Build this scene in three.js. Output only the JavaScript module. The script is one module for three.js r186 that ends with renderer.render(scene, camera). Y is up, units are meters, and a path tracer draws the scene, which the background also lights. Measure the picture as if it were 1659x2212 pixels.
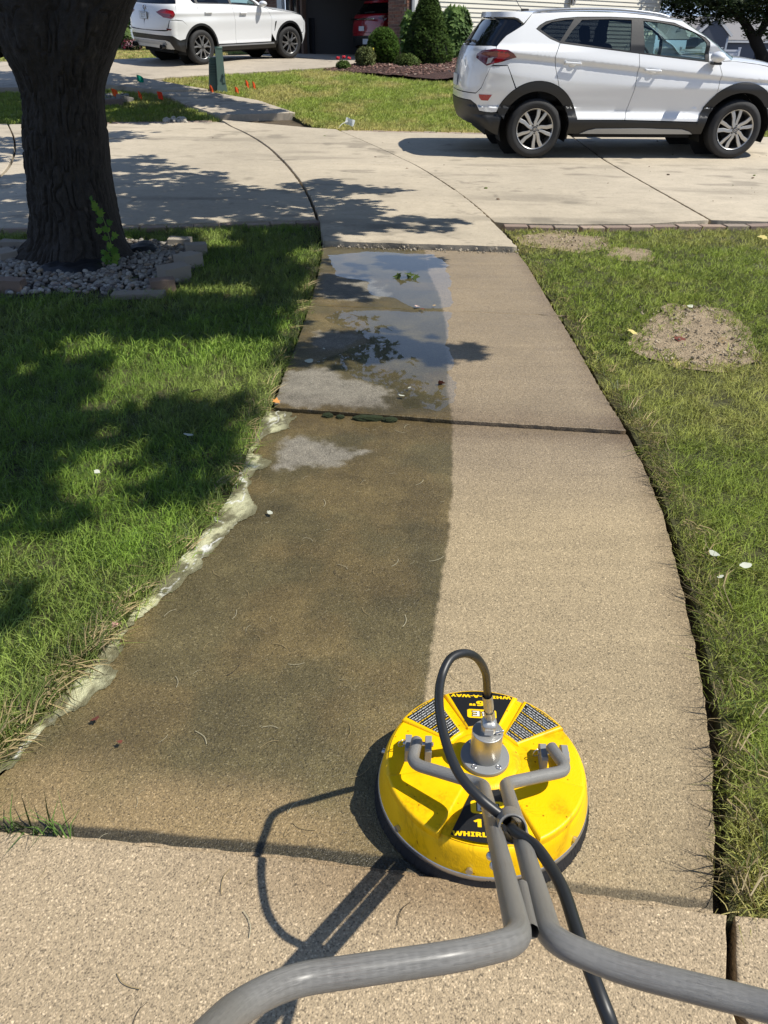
import * as THREE from 'three';
import { mergeGeometries } from 'three/addons/utils/BufferGeometryUtils.js';
import { RoundedBoxGeometry } from 'three/addons/geometries/RoundedBoxGeometry.js';

// ---------------------------------------------------------------- camera, sky, sun, exposure
const scene = new THREE.Scene();
const PITCH = THREE.MathUtils.degToRad(31.07), EYE = 1.25;
const camera = new THREE.PerspectiveCamera(67.3, 768 / 1024, 0.05, 400);
camera.position.set(0, EYE, 0);
camera.quaternion.setFromAxisAngle(new THREE.Vector3(1, 0, 0), -PITCH).multiply(new THREE.Quaternion().setFromAxisAngle(new THREE.Vector3(0, 0, 1), 0.012));
camera.updateMatrixWorld(true);
scene.add(camera);
const SUN = new THREE.Vector3(0.67, 1, 0.15).normalize();
const renderer = new THREE.WebGLRenderer({ antialias: true });
renderer.toneMapping = THREE.LinearToneMapping;
renderer.toneMappingExposure = 1.24;
renderer.shadowMap.enabled = true;
{ // clear summer sky: deep blue overhead, paler towards the horizon, thin broken cloud
  const w = 512, h = 256, data = new Float32Array(w * h * 4);
  for (let j = 0; j < h; j++) for (let i = 0; i < w; i++) {
    const el = ((j + 0.5) / h - 0.5) * Math.PI, k = (j * w + i) * 4, s = Math.max(0, Math.sin(el));
    const t = Math.pow(1 - s, 2.3), az = (i + 0.5) / w * Math.PI * 2;
    let c = [0.075 + 0.46 * t, 0.155 + 0.52 * t, 0.36 + 0.54 * t];
    const cl = Math.max(0, Math.sin(az * 3 + Math.sin(s * 9) * 1.3) * Math.sin(s * 14 + Math.cos(az * 2) * 2) - 0.25) * 0.35 * (s > 0.02 ? 1 : 0);
    c = c.map((v) => v + (0.75 - v) * cl);
    if (el < 0) c = [0.11, 0.11, 0.08];
    data[k] = c[0]; data[k + 1] = c[1]; data[k + 2] = c[2]; data[k + 3] = 1;
  }
  const sky = new THREE.DataTexture(data, w, h, THREE.RGBAFormat, THREE.FloatType);
  sky.mapping = THREE.EquirectangularReflectionMapping; sky.magFilter = THREE.LinearFilter; sky.minFilter = THREE.LinearFilter; sky.needsUpdate = true;
  scene.background = sky; scene.environment = sky;
}
const sun = new THREE.DirectionalLight(new THREE.Color(1, 0.955, 0.86), 4.9);
sun.position.copy(SUN).multiplyScalar(60).add(new THREE.Vector3(0, 0, -12)); sun.target.position.set(0, 0, -12);
sun.castShadow = true; sun.shadow.mapSize.set(4096, 4096);
Object.assign(sun.shadow.camera, { left: -30, right: 30, top: 30, bottom: -30, near: 1, far: 140 });
scene.add(sun, sun.target);

// ---------------------------------------------------------------- helpers
function rng(a) { return () => { a |= 0; a = a + 0x6D2B79F5 | 0; let t = Math.imul(a ^ a >>> 15, 1 | a); t = t + Math.imul(t ^ t >>> 7, 61 | t) ^ t; return ((t ^ t >>> 14) >>> 0) / 4294967296; }; }
const V3 = (x, y, z) => new THREE.Vector3(x, y, z);
const lerp = (a, b, t) => a + (b - a) * t, clamp = (x, a = 0, b = 1) => Math.min(b, Math.max(a, x));
const sstep = (a, b, x) => { const t = clamp((x - a) / (b - a)); return t * t * (3 - 2 * t); };
function hash2(i, j, s = 0) { let h = Math.imul(i, 374761393) ^ Math.imul(j, 668265263) ^ Math.imul(s + 11, 2147483647 ^ 1274126177); h = Math.imul(h ^ h >>> 13, 1274126177); h = Math.imul(h ^ h >>> 15, 2246822519); return ((h ^ h >>> 16) >>> 0) / 4294967296; }
function vnoise(x, y, s = 0, p = 0) {
  const i = Math.floor(x), j = Math.floor(y); let fx = x - i, fy = y - j; fx = fx * fx * (3 - 2 * fx); fy = fy * fy * (3 - 2 * fy);
  const m = p ? (a) => ((a % p) + p) % p : (a) => a, i1 = m(i + 1), j1 = m(j + 1), i0 = m(i), j0 = m(j);
  const a = hash2(i0, j0, s), b = hash2(i1, j0, s), c = hash2(i0, j1, s), d = hash2(i1, j1, s);
  return a + (b - a) * fx + (c - a + (a - b - c + d) * fx) * fy;
}
function fbm(x, y, o = 4, s = 0, p = 0) { let v = 0, a = 0.5, t = 0; for (let k = 0; k < o; k++) { v += a * vnoise(x, y, s + k * 7, p); t += a; a *= 0.5; x *= 2; y *= 2; p *= 2; } return v / t; }
const noise3 = (x, y, z, s = 0) => (vnoise(x + z * 0.71, y - z * 0.37, s) + vnoise(y + x * 0.31 + 17.3, z + x * 0.53, s + 3) + vnoise(z - y * 0.43 + 9.1, x + y * 0.67, s + 5)) / 3;
const toS = (v) => { v = clamp(v); return Math.round(255 * (v <= 0.0031308 ? v * 12.92 : 1.055 * Math.pow(v, 1 / 2.4) - 0.055)); };
function tex(w, h, fn, srgb = true, repeat = null) { // fn(u, v) -> [r, g, b] linear or a number
  const d = new Uint8Array(w * h * 4);
  for (let j = 0; j < h; j++) for (let i = 0; i < w; i++) {
    const c = fn((i + 0.5) / w, (j + 0.5) / h), k = (j * w + i) * 4;
    if (typeof c === 'number') d[k] = d[k + 1] = d[k + 2] = Math.round(255 * clamp(c));
    else if (srgb) { d[k] = toS(c[0]); d[k + 1] = toS(c[1]); d[k + 2] = toS(c[2]); } else for (let q = 0; q < 3; q++) d[k + q] = Math.round(255 * clamp(c[q]));
    d[k + 3] = 255;
  }
  const t = new THREE.DataTexture(d, w, h, THREE.RGBAFormat);
  t.colorSpace = srgb ? THREE.SRGBColorSpace : THREE.NoColorSpace; t.magFilter = THREE.LinearFilter; t.minFilter = THREE.LinearMipmapLinearFilter; t.generateMipmaps = true; t.anisotropy = 8;
  t.wrapS = t.wrapT = THREE.RepeatWrapping; if (repeat) t.repeat.set(...repeat); t.needsUpdate = true;
  return t;
}
const mat = (r, g, b, rough = 0.7, extra = {}) => new THREE.MeshStandardMaterial({ color: new THREE.Color().setRGB(r, g, b), roughness: rough, ...extra });
const pmat = (r, g, b, rough = 0.7, extra = {}) => new THREE.MeshPhysicalMaterial({ color: new THREE.Color().setRGB(r, g, b), roughness: rough, ...extra });
const names = {};
function numbered(n) { const k = names[n] = (names[n] ?? -1) + 1; return k ? `${n}_${String(k).padStart(3, '0')}` : n; }
function shade(o) { o.traverse((m) => { if (m.isMesh) { m.castShadow = true; m.receiveShadow = true; } }); return o; }
function tag(o, label, category, group) { o.userData = { ...o.userData, label, category }; if (group) o.userData.group = group; return o; }
function thing(name, label, category, pos = [0, 0, 0], turn = 0, group) { const o = new THREE.Group(); o.name = numbered(name); o.position.set(...pos); o.rotation.y = turn; scene.add(o); return tag(o, label, category, group); }
function obj(name, geo, m, parent = scene) { if (Array.isArray(geo)) geo = merge(geo); const o = new THREE.Mesh(geo, m); o.name = parent === scene ? numbered(name) : name; o.castShadow = o.receiveShadow = true; parent.add(o); return o; }
function struct(name, geo, m, parent = scene) { const o = obj(name, geo, m, parent); if (parent === scene) o.userData.kind = 'structure'; return o; }
function structGroup(name) { const o = new THREE.Group(); o.name = numbered(name); o.userData.kind = 'structure'; scene.add(o); return o; }
function merge(gs) { gs = gs.map((g) => { g = g.index ? g.toNonIndexed() : g; for (const k of Object.keys(g.attributes)) if (!['position', 'normal', 'uv'].includes(k)) g.deleteAttribute(k); if (!g.attributes.uv) g.setAttribute('uv', new THREE.BufferAttribute(new Float32Array(g.attributes.position.count * 2), 2)); return g; }); return mergeGeometries(gs); }
const box = (w, h, d, x = 0, y = 0, z = 0, r = 0) => (r ? new RoundedBoxGeometry(w, h, d, 2, r) : new THREE.BoxGeometry(w, h, d)).translate(x, y, z);
const cyl = (r0, r1, h, x = 0, y = 0, z = 0, n = 24) => new THREE.CylinderGeometry(r0, r1, h, n).translate(x, y, z);
function tube(pts, r, n = 40, rad = 12, tension = 0.5) { return new THREE.TubeGeometry(new THREE.CatmullRomCurve3(pts.map((p) => Array.isArray(p) ? V3(...p) : p), false, 'catmullrom', tension), n, r, rad); }
function geo(pos, idx, uv, nor) { const g = new THREE.BufferGeometry(); g.setAttribute('position', new THREE.Float32BufferAttribute(pos, 3)); if (uv) g.setAttribute('uv', new THREE.Float32BufferAttribute(uv, 2)); g.setIndex(idx); if (nor) g.setAttribute('normal', new THREE.Float32BufferAttribute(nor, 3)); else g.computeVertexNormals(); return g; }

// ---------------------------------------------------------------- terrain and the pixel rays that measured it (1659 x 2212 grid)
const FPX = 1106 / Math.tan(THREE.MathUtils.degToRad(67.3 / 2));
function H(x, d) { // height of the ground, d metres ahead
  let h = 0;
  if (d > 11) h += 0.03 * (Math.min(d, 14.1) - 11);
  if (d > 14.1) { const t = Math.min(d, 23.2) - 14.1; h += 0.0945 * t; }
  if (d > 23.2) { const e = Math.min(d, 60) - 23.2, l = sstep(3, -3, x); h += 0.02 * Math.min(e, 26) * l + Math.max(-1.35, -0.05 * e) * sstep(6, 10, x); }
  return h;
}
function ray(px, py) { return V3((px - 829.5) / FPX, (1106 - py) / FPX, -1).applyQuaternion(camera.quaternion); }
function G(px, py, dy = 0) { // where the ray through a pixel meets the ground: [x, d]
  const r = ray(px, py); let t0 = 0, t = 0.3;
  for (let k = 0; k < 4000; k++) { if (EYE + r.y * t <= H(r.x * t, -r.z * t) + dy) break; t0 = t; t *= 1.01; if (t > 300) break; }
  for (let k = 0; k < 30; k++) { const m = (t0 + t) / 2; if (EYE + r.y * m <= H(r.x * m, -r.z * m) + dy) t = m; else t0 = m; }
  return [r.x * t, -r.z * t];
}
function AT(px, py, d) { const r = ray(px, py), t = d / -r.z; return V3(r.x * t, EYE + r.y * t, -d); } // a point d metres ahead
const GP = (pts) => pts.map(([x, y]) => G(x, y));
const gv = ([x, d], dy = 0) => V3(x, H(x, d) + dy, -d);
function resample(pts, step, closed = true) {
  const o = []; const n = pts.length;
  for (let i = 0; i < (closed ? n : n - 1); i++) { const a = pts[i], b = pts[(i + 1) % n], k = Math.max(1, Math.round(Math.hypot(b[0] - a[0], b[1] - a[1]) / step)); for (let q = 0; q < k; q++) o.push([lerp(a[0], b[0], q / k), lerp(a[1], b[1], q / k)]); }
  if (!closed) o.push(pts[n - 1]);
  return o;
}
function smoothLine(pts, n = 8) { const c = new THREE.CatmullRomCurve3(pts.map((p) => V3(p[0], p[1], 0)), false, 'centripetal'); return c.getPoints(n * (pts.length - 1)).map((p) => [p.x, p.y]); }
const area2 = (p) => p.reduce((s, a, i) => { const b = p[(i + 1) % p.length]; return s + a[0] * b[1] - b[0] * a[1]; }, 0);
function inset(p, w) { const s = Math.sign(area2(p)), n = p.length; return p.map((b, i) => { const a = p[(i + n - 1) % n], c = p[(i + 1) % n]; let ux = b[0] - a[0], uy = b[1] - a[1], vx = c[0] - b[0], vy = c[1] - b[1]; const lu = Math.hypot(ux, uy) || 1, lv = Math.hypot(vx, vy) || 1; let nx = -(uy / lu + vy / lv) * s, ny = (ux / lu + vx / lv) * s; const l = Math.hypot(nx, ny) || 1; nx /= l; ny /= l; const c2 = Math.max(0.45, (-(uy / lu) * nx + (ux / lu) * ny) * s); return [b[0] + nx * w / c2, b[1] + ny * w / c2]; }); }
function subdivide(P, T, L) { // conforming split of every edge longer than L; P: [[x, y]...], T: [[a, b, c]...]
  for (let it = 0; it < 9; it++) {
    const mid = new Map(), out = []; let did = false;
    const M = (a, b) => { const l = Math.hypot(P[a][0] - P[b][0], P[a][1] - P[b][1]); if (l <= L) return -1; const k = a < b ? a * 1e6 + b : b * 1e6 + a; if (!mid.has(k)) { mid.set(k, P.length); P.push([(P[a][0] + P[b][0]) / 2, (P[a][1] + P[b][1]) / 2]); } did = true; return mid.get(k); };
    for (const [a, b, c] of T) {
      const x = M(a, b), y = M(b, c), z = M(c, a), n = (x >= 0) + (y >= 0) + (z >= 0);
      if (!n) out.push([a, b, c]);
      else if (n === 3) out.push([a, x, z], [x, b, y], [z, y, c], [x, y, z]);
      else if (n === 1) { if (x >= 0) out.push([a, x, c], [x, b, c]); else if (y >= 0) out.push([b, y, a], [y, c, a]); else out.push([c, z, b], [z, a, b]); }
      else { if (x < 0) out.push([c, z, y], [z, a, b], [z, b, y]); else if (y < 0) out.push([a, x, z], [x, b, c], [x, c, z]); else out.push([b, y, x], [y, c, a], [y, a, x]); }
    }
    T = out; if (!did) break;
  }
  return T;
}
function triangulate(poly, holes = [], L = 0.5) {
  const v = (q) => q.map((p) => new THREE.Vector2(p[0], p[1]));
  if (area2(poly) < 0) poly = poly.slice().reverse();
  holes = holes.map((h) => area2(h) > 0 ? h.slice().reverse() : h);
  const P = [...poly, ...holes.flat()].map((p) => [p[0], p[1]]);
  return { P, T: subdivide(P, THREE.ShapeUtils.triangulateShape(v(poly), holes.map(v)), L), poly, holes };
}
// a slab or sheet lying on the terrain: poly in [x, d]; top above the terrain, thick side walls, a worn bevelled edge
function plate(poly, { top = 0, thick = 0.05, L = 0.6, step = 0, jitter = 0, bevel = 0, seed = 1, holes = [] } = {}) {
  if (step) { poly = resample(poly, step); const R = rng(seed); if (jitter) poly = poly.map(([x, d]) => [x + (R() - 0.5) * jitter, d + (R() - 0.5) * jitter]); }
  if (area2(poly) < 0) poly = poly.slice().reverse();
  const inner = bevel ? inset(poly, bevel) : poly, { P, T } = triangulate(inner, holes, L);
  const pos = [], uv = [], idx = [], nor = [];
  for (const [x, d] of P) { pos.push(x, H(x, d) + top, -d); uv.push(x, d); const e = 0.05, s = (H(x, d + e) - H(x, d - e)) / (2 * e), l = Math.hypot(1, s); nor.push(0, 1 / l, s / l); }
  for (const [a, b, c] of T) idx.push(a, b, c);
  const n = poly.length, ring = (pts, dy, nrm) => { const s = pos.length / 3; pts.forEach(([x, d], i) => { pos.push(x, H(x, d) + dy, -d); uv.push(x, d + dy); nor.push(...nrm(i)); }); return s; };
  const out = (i) => { const a = poly[(i + n - 1) % n], c = poly[(i + 1) % n], l = Math.hypot(c[0] - a[0], c[1] - a[1]) || 1; return [(c[1] - a[1]) / l, -(c[0] - a[0]) / l]; };
  const link = (a, b) => { for (let i = 0; i < n; i++) { const j = (i + 1) % n; idx.push(a + i, b + i, a + j, a + j, b + i, b + j); } };
  if (bevel) { const nb = (i) => { const o = out(i); return [o[0] * 0.6, 0.8, -o[1] * 0.6]; }; link(ring(inner, top, () => [0, 1, 0]), ring(poly, top - bevel * 0.8, nb)); }
  if (thick) { const ns = (i) => { const o = out(i); return [o[0], 0, -o[1]]; }; link(ring(poly, bevel ? top - bevel * 0.8 : top, ns), ring(poly, top - thick, ns)); }
  return geo(pos, idx, uv, nor);
}
function sdist(poly, x, y) { let inside = false, m = 1e9; for (let i = 0, n = poly.length, j = n - 1; i < n; j = i++) { const a = poly[i], b = poly[j]; if ((a[1] > y) !== (b[1] > y) && x < (b[0] - a[0]) * (y - a[1]) / (b[1] - a[1]) + a[0]) inside = !inside; const ex = b[0] - a[0], ey = b[1] - a[1], t = clamp(((x - a[0]) * ex + (y - a[1]) * ey) / (ex * ex + ey * ey + 1e-12)), q = (x - a[0] - ex * t) ** 2 + (y - a[1] - ey * t) ** 2; if (q < m) m = q; } m = Math.sqrt(m); return inside ? m : -m; }
// the sheet where field(x, d) > 0, cut along its outline (a puddle, foam, a bed), domed by `dome` metres towards its middle
function patch(field, [x0, x1, d0, d1], cell, top, { dome = 0, hgt = null } = {}) {
  const nx = Math.ceil((x1 - x0) / cell), nd = Math.ceil((d1 - d0) / cell), f = [], pos = [], uv = [], idx = [];
  for (let j = 0; j <= nd; j++) for (let i = 0; i <= nx; i++) f.push(field(x0 + i * cell, d0 + j * cell));
  const memo = new Map();
  const vert = (x, d, v) => { const k = Math.round(x * 1e5) * 1e7 + Math.round(d * 1e5); if (memo.has(k)) return memo.get(k); const n = pos.length / 3; memo.set(k, n); pos.push(x, H(x, d) + top + (hgt ? hgt(x, d, v) : dome * Math.min(1, v / 0.03)), -d); uv.push(x, d); return n; };
  for (let j = 0; j < nd; j++) for (let i = 0; i < nx; i++) {
    const c = [[i, j], [i + 1, j], [i + 1, j + 1], [i, j + 1]], v = c.map(([a, b]) => f[b * (nx + 1) + a]); if (v.every((q) => q <= 0)) continue;
    const r = [];
    for (let q = 0; q < 4; q++) { const [ai, aj] = c[q], [bi, bj] = c[(q + 1) % 4], va = v[q], vb = v[(q + 1) % 4]; if (va > 0) r.push(vert(x0 + ai * cell, d0 + aj * cell, va)); if ((va > 0) !== (vb > 0)) { const t = va / (va - vb); r.push(vert(x0 + lerp(ai, bi, t) * cell, d0 + lerp(aj, bj, t) * cell, 0)); } }
    for (let q = 1; q + 1 < r.length; q++) idx.push(r[0], r[q], r[q + 1]);
  }
  return geo(pos, idx, uv);
}
function tint(g, fn) { const p = g.attributes.position, c = new Float32Array(p.count * 3); for (let i = 0; i < p.count; i++) { const v = fn(p.getX(i), p.getY(i), p.getZ(i)); c[i * 3] = v[0]; c[i * 3 + 1] = v[1]; c[i * 3 + 2] = v[2]; } g.setAttribute('color', new THREE.BufferAttribute(c, 3)); return g; }

// ================================================================ THE GROUND
const bumpTile = tex(1024, 1024, (u, v) => { const a = fbm(u * 64, v * 64, 3, 5, 64), b = vnoise(u * 256, v * 256, 9, 256); return 0.5 * a + 0.5 * b; }, false);
const leftEdge = GP([[695, 533], [690, 570], [672, 640], [645, 725], [615, 795], [590, 868], [571, 905], [540, 980], [500, 1075], [440, 1155], [370, 1232], [290, 1325], [215, 1420], [130, 1510], [60, 1590], [0, 1655], [-120, 1770]]);
const rightEdge = GP([[1120, 545], [1140, 570], [1185, 645], [1240, 735], [1300, 840], [1360, 935], [1400, 1010], [1440, 1110], [1475, 1240], [1505, 1370], [1530, 1500], [1548, 1640], [1553, 1800], [1553, 1975]]);
const J1 = GP([[695, 532], [1120, 546]]), J2 = GP([[677, 660], [1220, 683]]), J3 = GP([[588, 880], [780, 893], [980, 908], [1340, 930]]), J4 = GP([[-200, 1786], [90, 1802], [600, 1850], [1230, 1928], [1553, 1970]]);
const xAt = (line, d) => { for (let i = 0; i + 1 < line.length; i++) { const a = line[i], b = line[i + 1]; if ((a[1] - d) * (b[1] - d) <= 0) return lerp(a[0], b[0], (d - a[1]) / (b[1] - a[1] || 1e-9)); } return d > line[0][1] ? line[0][0] : line[line.length - 1][0]; };
const dAt = (line, x) => { for (let i = 0; i + 1 < line.length; i++) { const a = line[i], b = line[i + 1]; if ((a[0] - x) * (b[0] - x) <= 0) return lerp(a[1], b[1], (x - a[0]) / (b[0] - a[0] || 1e-9)); } return x < line[0][0] ? line[0][1] : line[line.length - 1][1]; };
const cleanLine = GP([[918, 545], [925, 590], [950, 640], [963, 700], [966, 780], [968, 850], [978, 905], [978, 1050], [965, 1180], [947, 1290], [925, 1450], [905, 1600], [880, 1900]]);
const grain = (x, d, s, sc) => { // aggregate: the tone of the nearest little stone, and how near it is
  const X = x * sc, D = d * sc, i = Math.floor(X), j = Math.floor(D); let m = 9, t = 0;
  for (let a = -1; a < 2; a++) for (let b = -1; b < 2; b++) { const ii = i + a, jj = j + b, q = (ii + 0.2 + 0.6 * hash2(ii, jj, s) - X) ** 2 + (jj + 0.2 + 0.6 * hash2(ii, jj, s + 1) - D) ** 2; if (q < m) { m = q; t = hash2(ii, jj, s + 2); } }
  return [t, m];
};
function speck(x, d) { // tone of sandy concrete with fine exposed aggregate
  const [t, m] = grain(x, d, 3, 390), [t2, m2] = grain(x, d, 9, 150);
  let k = 0.93 + 0.3 * (t - 0.5), w = 0;
  if (m < 0.24) { if (t > 0.88) { k *= 1.35; w = 0.35; } else if (t < 0.07) k *= 0.5; else if (t < 0.16) k *= 0.75; }
  if (m2 < 0.08) { if (t2 > 0.93) { k *= 1.5; w = 0.8; } else if (t2 < 0.05) k *= 0.5; }
  k *= 0.86 + 0.28 * vnoise(x * 420, d * 420, 1);
  return [k, w];
}
const islands = [GP([[640, 935], [720, 950], [800, 968], [760, 995], [600, 1003], [610, 960]]), GP([[600, 800], [700, 796], [740, 815], [850, 850], [840, 885], [590, 872]]), GP([[700, 590], [790, 600], [850, 640], [760, 650], [690, 640]]), GP([[680, 720], [760, 715], [800, 730], [690, 760]])];
const puddles = [GP([[712, 553], [790, 546], [940, 550], [962, 575], [972, 610], [968, 664], [900, 670], [850, 645], [800, 638], [795, 612], [730, 596]]), GP([[690, 690], [740, 672], [968, 678], [972, 780], [974, 870], [955, 896], [870, 886], [850, 845], [745, 808], [680, 792], [720, 770], [800, 740], [760, 712]])];
function sideColor(x, d) { // [r, g, b, roughness] of the walk at a place
  const nB = fbm(x * 2.2 + 5, d * 2.2, 4, 21), nM = fbm(x * 9, d * 9, 4, 31), nS = fbm(x * 40, d * 40, 3, 41);
  const near = d < dAt(J4, x) + 0.003 * (nS - 0.5);
  let c, r = 0.85;
  const dryB = [0.365, 0.281, 0.176];
  if (near) { c = dryB.map((v) => v * (0.9 + 0.2 * nB)); const damp = sstep(0.16, 0.02, dAt(J4, x) - d - 0.05 * (nM - 0.4)) * sstep(-0.5, 0.1, x) * sstep(0.5, 0.2, x); c = c.map((v, i) => v * lerp(1, [0.62, 0.56, 0.48][i], damp)); }
  else {
    const e = (x - xAt(cleanLine, d)) + 0.012 * (nS - 0.5) + 0.01 * (nM - 0.5), cl = sstep(-0.006, 0.006, e);
    const far = sstep(1.9, 2.6, d);
    const tan = [0.318, 0.246, 0.144].map((v, i) => v * (0.86 + 0.28 * nB) * lerp(1, [0.84, 0.84, 0.92][i], far));
    let dirt = [0.099, 0.079, 0.034].map((v) => v * (0.62 + 0.76 * nB) * (0.66 + 0.68 * nM) * (0.86 + 0.28 * nS));
    const rust = sstep(0.48, 0.66, fbm(x * 4, d * 4, 4, 77)) * 0.4; dirt = dirt.map((v, i) => v * (1 + rust * [0.75, 0.5, 0.35][i]));
    const band = sstep(0.23, 0.06, d - dAt(J4, x) + 0.12 * (nM - 0.5)) * sstep(-0.02, 0.03, d - dAt(J4, x)) * sstep(0.15, -0.2, x); dirt = dirt.map((v, i) => lerp(v, [0.29, 0.205, 0.1][i], band * 0.85));
    let isl = -1; for (const p of islands) isl = Math.max(isl, sdist(p, x, d)); const iv = sstep(-0.03, 0.03, isl + 0.14 * (nM - 0.5) + 0.07 * (nS - 0.5));
    dirt = dirt.map((v, i) => lerp(v, [0.19, 0.17, 0.132][i] * (0.6 + 0.5 * nS + 0.3 * nM), iv));
    c = [0, 1, 2].map((i) => lerp(dirt[i], tan[i], cl)); r = lerp(lerp(0.46, 0.85, iv), lerp(0.78, 0.4 + 0.25 * nM, far), cl);
    const moss = sstep(0.04, 0.031, d - dAt(J4, x) + 0.008 * (nM - 0.5) + (x > 0.3 ? 0.007 : 0)) * (x < 0.2 ? 1 : 0.75); c = c.map((v, i) => lerp(v, [0.028, 0.026, 0.016][i], moss * 0.9)); const strk = fbm(x * 3 + 0.4 * d, d * 22, 3, 87); c = c.map((v) => v * (1 + 0.2 * (strk - 0.5)));
    const j3 = Math.abs(d - dAt(J3, x)), grime = sstep(0.22, 0.0, j3 + 0.12 * (nM - 0.5)) * 0.28 + sstep(0.12, 0, xAt(rightEdge, d) - x + 0.06 * (nM - 0.5)) * 0.22; c = c.map((v, i) => v * (1 - grime * [0.9, 1, 1.05][i]));
  }
  return [...c, r];
}
function speckled(c, x, d) { const [k, w] = speck(x, d); return [c[0] * k + w * 0.04, c[1] * k + w * 0.04, c[2] * k + w * 0.04]; }
function regionTex(x0, x1, d0, d1, w, h, q, fn, fine) { // colour and roughness maps of a rectangle of ground, laid by uv in metres: fn every q texels, fine at each
  const cw = Math.ceil(w / q) + 1, ch = Math.ceil(h / q) + 1, F = new Float32Array(cw * ch * 4), rough = new Uint8Array(cw * ch * 4);
  for (let j = 0; j < ch; j++) for (let i = 0; i < cw; i++) { const v = fn(lerp(x0, x1, i * q / w), lerp(d0, d1, j * q / h)), k = (j * cw + i) * 4; for (let n = 0; n < 4; n++) F[k + n] = v[n]; rough[k] = rough[k + 1] = rough[k + 2] = Math.round(255 * clamp(v[3])); rough[k + 3] = 255; }
  const o = [0, 0, 0];
  const c = tex(w, h, (u, v) => { const X = u * w / q, Y = v * h / q, i = Math.floor(X), j = Math.floor(Y), fx = X - i, fy = Y - j, k = (j * cw + i) * 4; for (let n = 0; n < 3; n++) { const a = F[k + n] + (F[k + 4 + n] - F[k + n]) * fx, b = F[k + cw * 4 + n] + (F[k + cw * 4 + 4 + n] - F[k + cw * 4 + n]) * fx; o[n] = a + (b - a) * fy; } return fine(o, lerp(x0, x1, u), lerp(d0, d1, v)); });
  const r = new THREE.DataTexture(rough, cw, ch, THREE.RGBAFormat); r.magFilter = THREE.LinearFilter; r.needsUpdate = true;
  for (const t of [c, r]) { t.wrapS = t.wrapT = THREE.ClampToEdgeWrapping; t.repeat.set(1 / (x1 - x0), 1 / (d1 - d0)); t.offset.set(-x0 / (x1 - x0), -d0 / (d1 - d0)); }
  return [c, r];
}
const bumpC = bumpTile.clone(); bumpC.repeat.set(2.2, 2.2);
const [nearC, nearR] = regionTex(-1.35, 1.0, 0.3, 3.05, 1792, 2048, 4, sideColor, speckled), [farC, farRo] = regionTex(-1.0, 1.3, 2.2, 6.0, 1024, 1408, 4, sideColor, speckled);
const walkNear = new THREE.MeshStandardMaterial({ map: nearC, roughnessMap: nearR, roughness: 1, bumpMap: bumpC, bumpScale: 0.0022 });
const walkFar = new THREE.MeshStandardMaterial({ map: farC, roughnessMap: farRo, roughness: 1, bumpMap: bumpC, bumpScale: 0.0022 });

// the soil under everything, out to the horizon
const soilTex = tex(512, 512, (u, v) => { const n = fbm(u * 8, v * 8, 5, 3, 8), g = grain(u, v, 2, 64)[0]; const k = 0.55 + 0.6 * n + 0.3 * (g - 0.5); return [0.105 * k, 0.078 * k, 0.048 * k]; });
const soilM = new THREE.MeshStandardMaterial({ map: soilTex, roughness: 1, bumpMap: bumpTile, bumpScale: 0.01 });
{
  const pos = [], uv = [], idx = [], ds = [-30, -3, 0, 3, 6, 9, 11, 12.5, 14.1, 16, 18, 20, 22, 23.2, 26, 30, 38, 50, 80, 160, 300], xs = [-300, -100, -40, -20, -12, -8, -4, 0, 4, 8, 12, 20, 40, 100, 300];
  ds.forEach((d) => xs.forEach((x) => { pos.push(x, Math.min(2.6, H(x, d)) - 0.075, -d); uv.push(x, d); }));
  for (let j = 0; j + 1 < ds.length; j++) for (let i = 0; i + 1 < xs.length; i++) { const a = j * xs.length + i, b = a + xs.length; idx.push(a, a + 1, b, b, a + 1, b + 1); }
  struct('ground', geo(pos, idx, uv), soilM);
}
// the walk: slabs that have settled to different heights
const walk = structGroup('sidewalk');
const cut = (line, d0, d1) => { const o = line.filter((p) => p[1] > d0 + 0.004 && p[1] < d1 - 0.004); return [[xAt(line, d1), d1], ...o, [xAt(line, d0), d0]]; }; // from far to near
const onL = (J, end) => J[end ? J.length - 1 : 0];
function slabPoly(nearJ, farJ) { const L = cut(leftEdge, onL(nearJ, 0)[1], onL(farJ, 0)[1]), R = cut(rightEdge, onL(nearJ, 1)[1], onL(farJ, 1)[1]); return [...farJ, ...R, ...nearJ.slice().reverse(), ...L.reverse()].filter((p, i, a) => { const q = a[(i + a.length - 1) % a.length]; return Math.hypot(p[0] - q[0], p[1] - q[1]) > 0.012; }); }
const J4w = J4.map((p, i) => i === 0 ? [leftEdge[leftEdge.length - 1][0], dAt(J4, leftEdge[leftEdge.length - 1][0])] : p);
const slabTop = { A: -0.012, B: 0.002, C: 0.002 };
struct('slab', plate(inset(slabPoly(J4w, J3), 0.005), { top: slabTop.A, thick: 0.1, step: 0.025, jitter: 0.005, bevel: 0.005, seed: 3 }), walkNear, walk);
struct('slab', plate(inset(slabPoly(J3, J2), 0.006), { top: slabTop.B, thick: 0.1, step: 0.025, jitter: 0.006, bevel: 0.006, seed: 5 }), walkFar, walk);
struct('slab', plate(inset(slabPoly(J2, J1), 0.008), { top: slabTop.C, thick: 0.1, step: 0.025, jitter: 0.005, bevel: 0.006, seed: 7 }), walkFar, walk);
const nearRight = G(1574, 1972);
const nrB = G(1574, 2150);
const dryTile = tex(1024, 1024, (u, v) => speckled([0.365, 0.281, 0.176].map((q) => q * (0.9 + 0.2 * fbm(u * 2.2 + 5, v * 2.2, 4, 21))), u, v)); dryTile.wrapS = dryTile.wrapT = THREE.MirroredRepeatWrapping;
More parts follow.
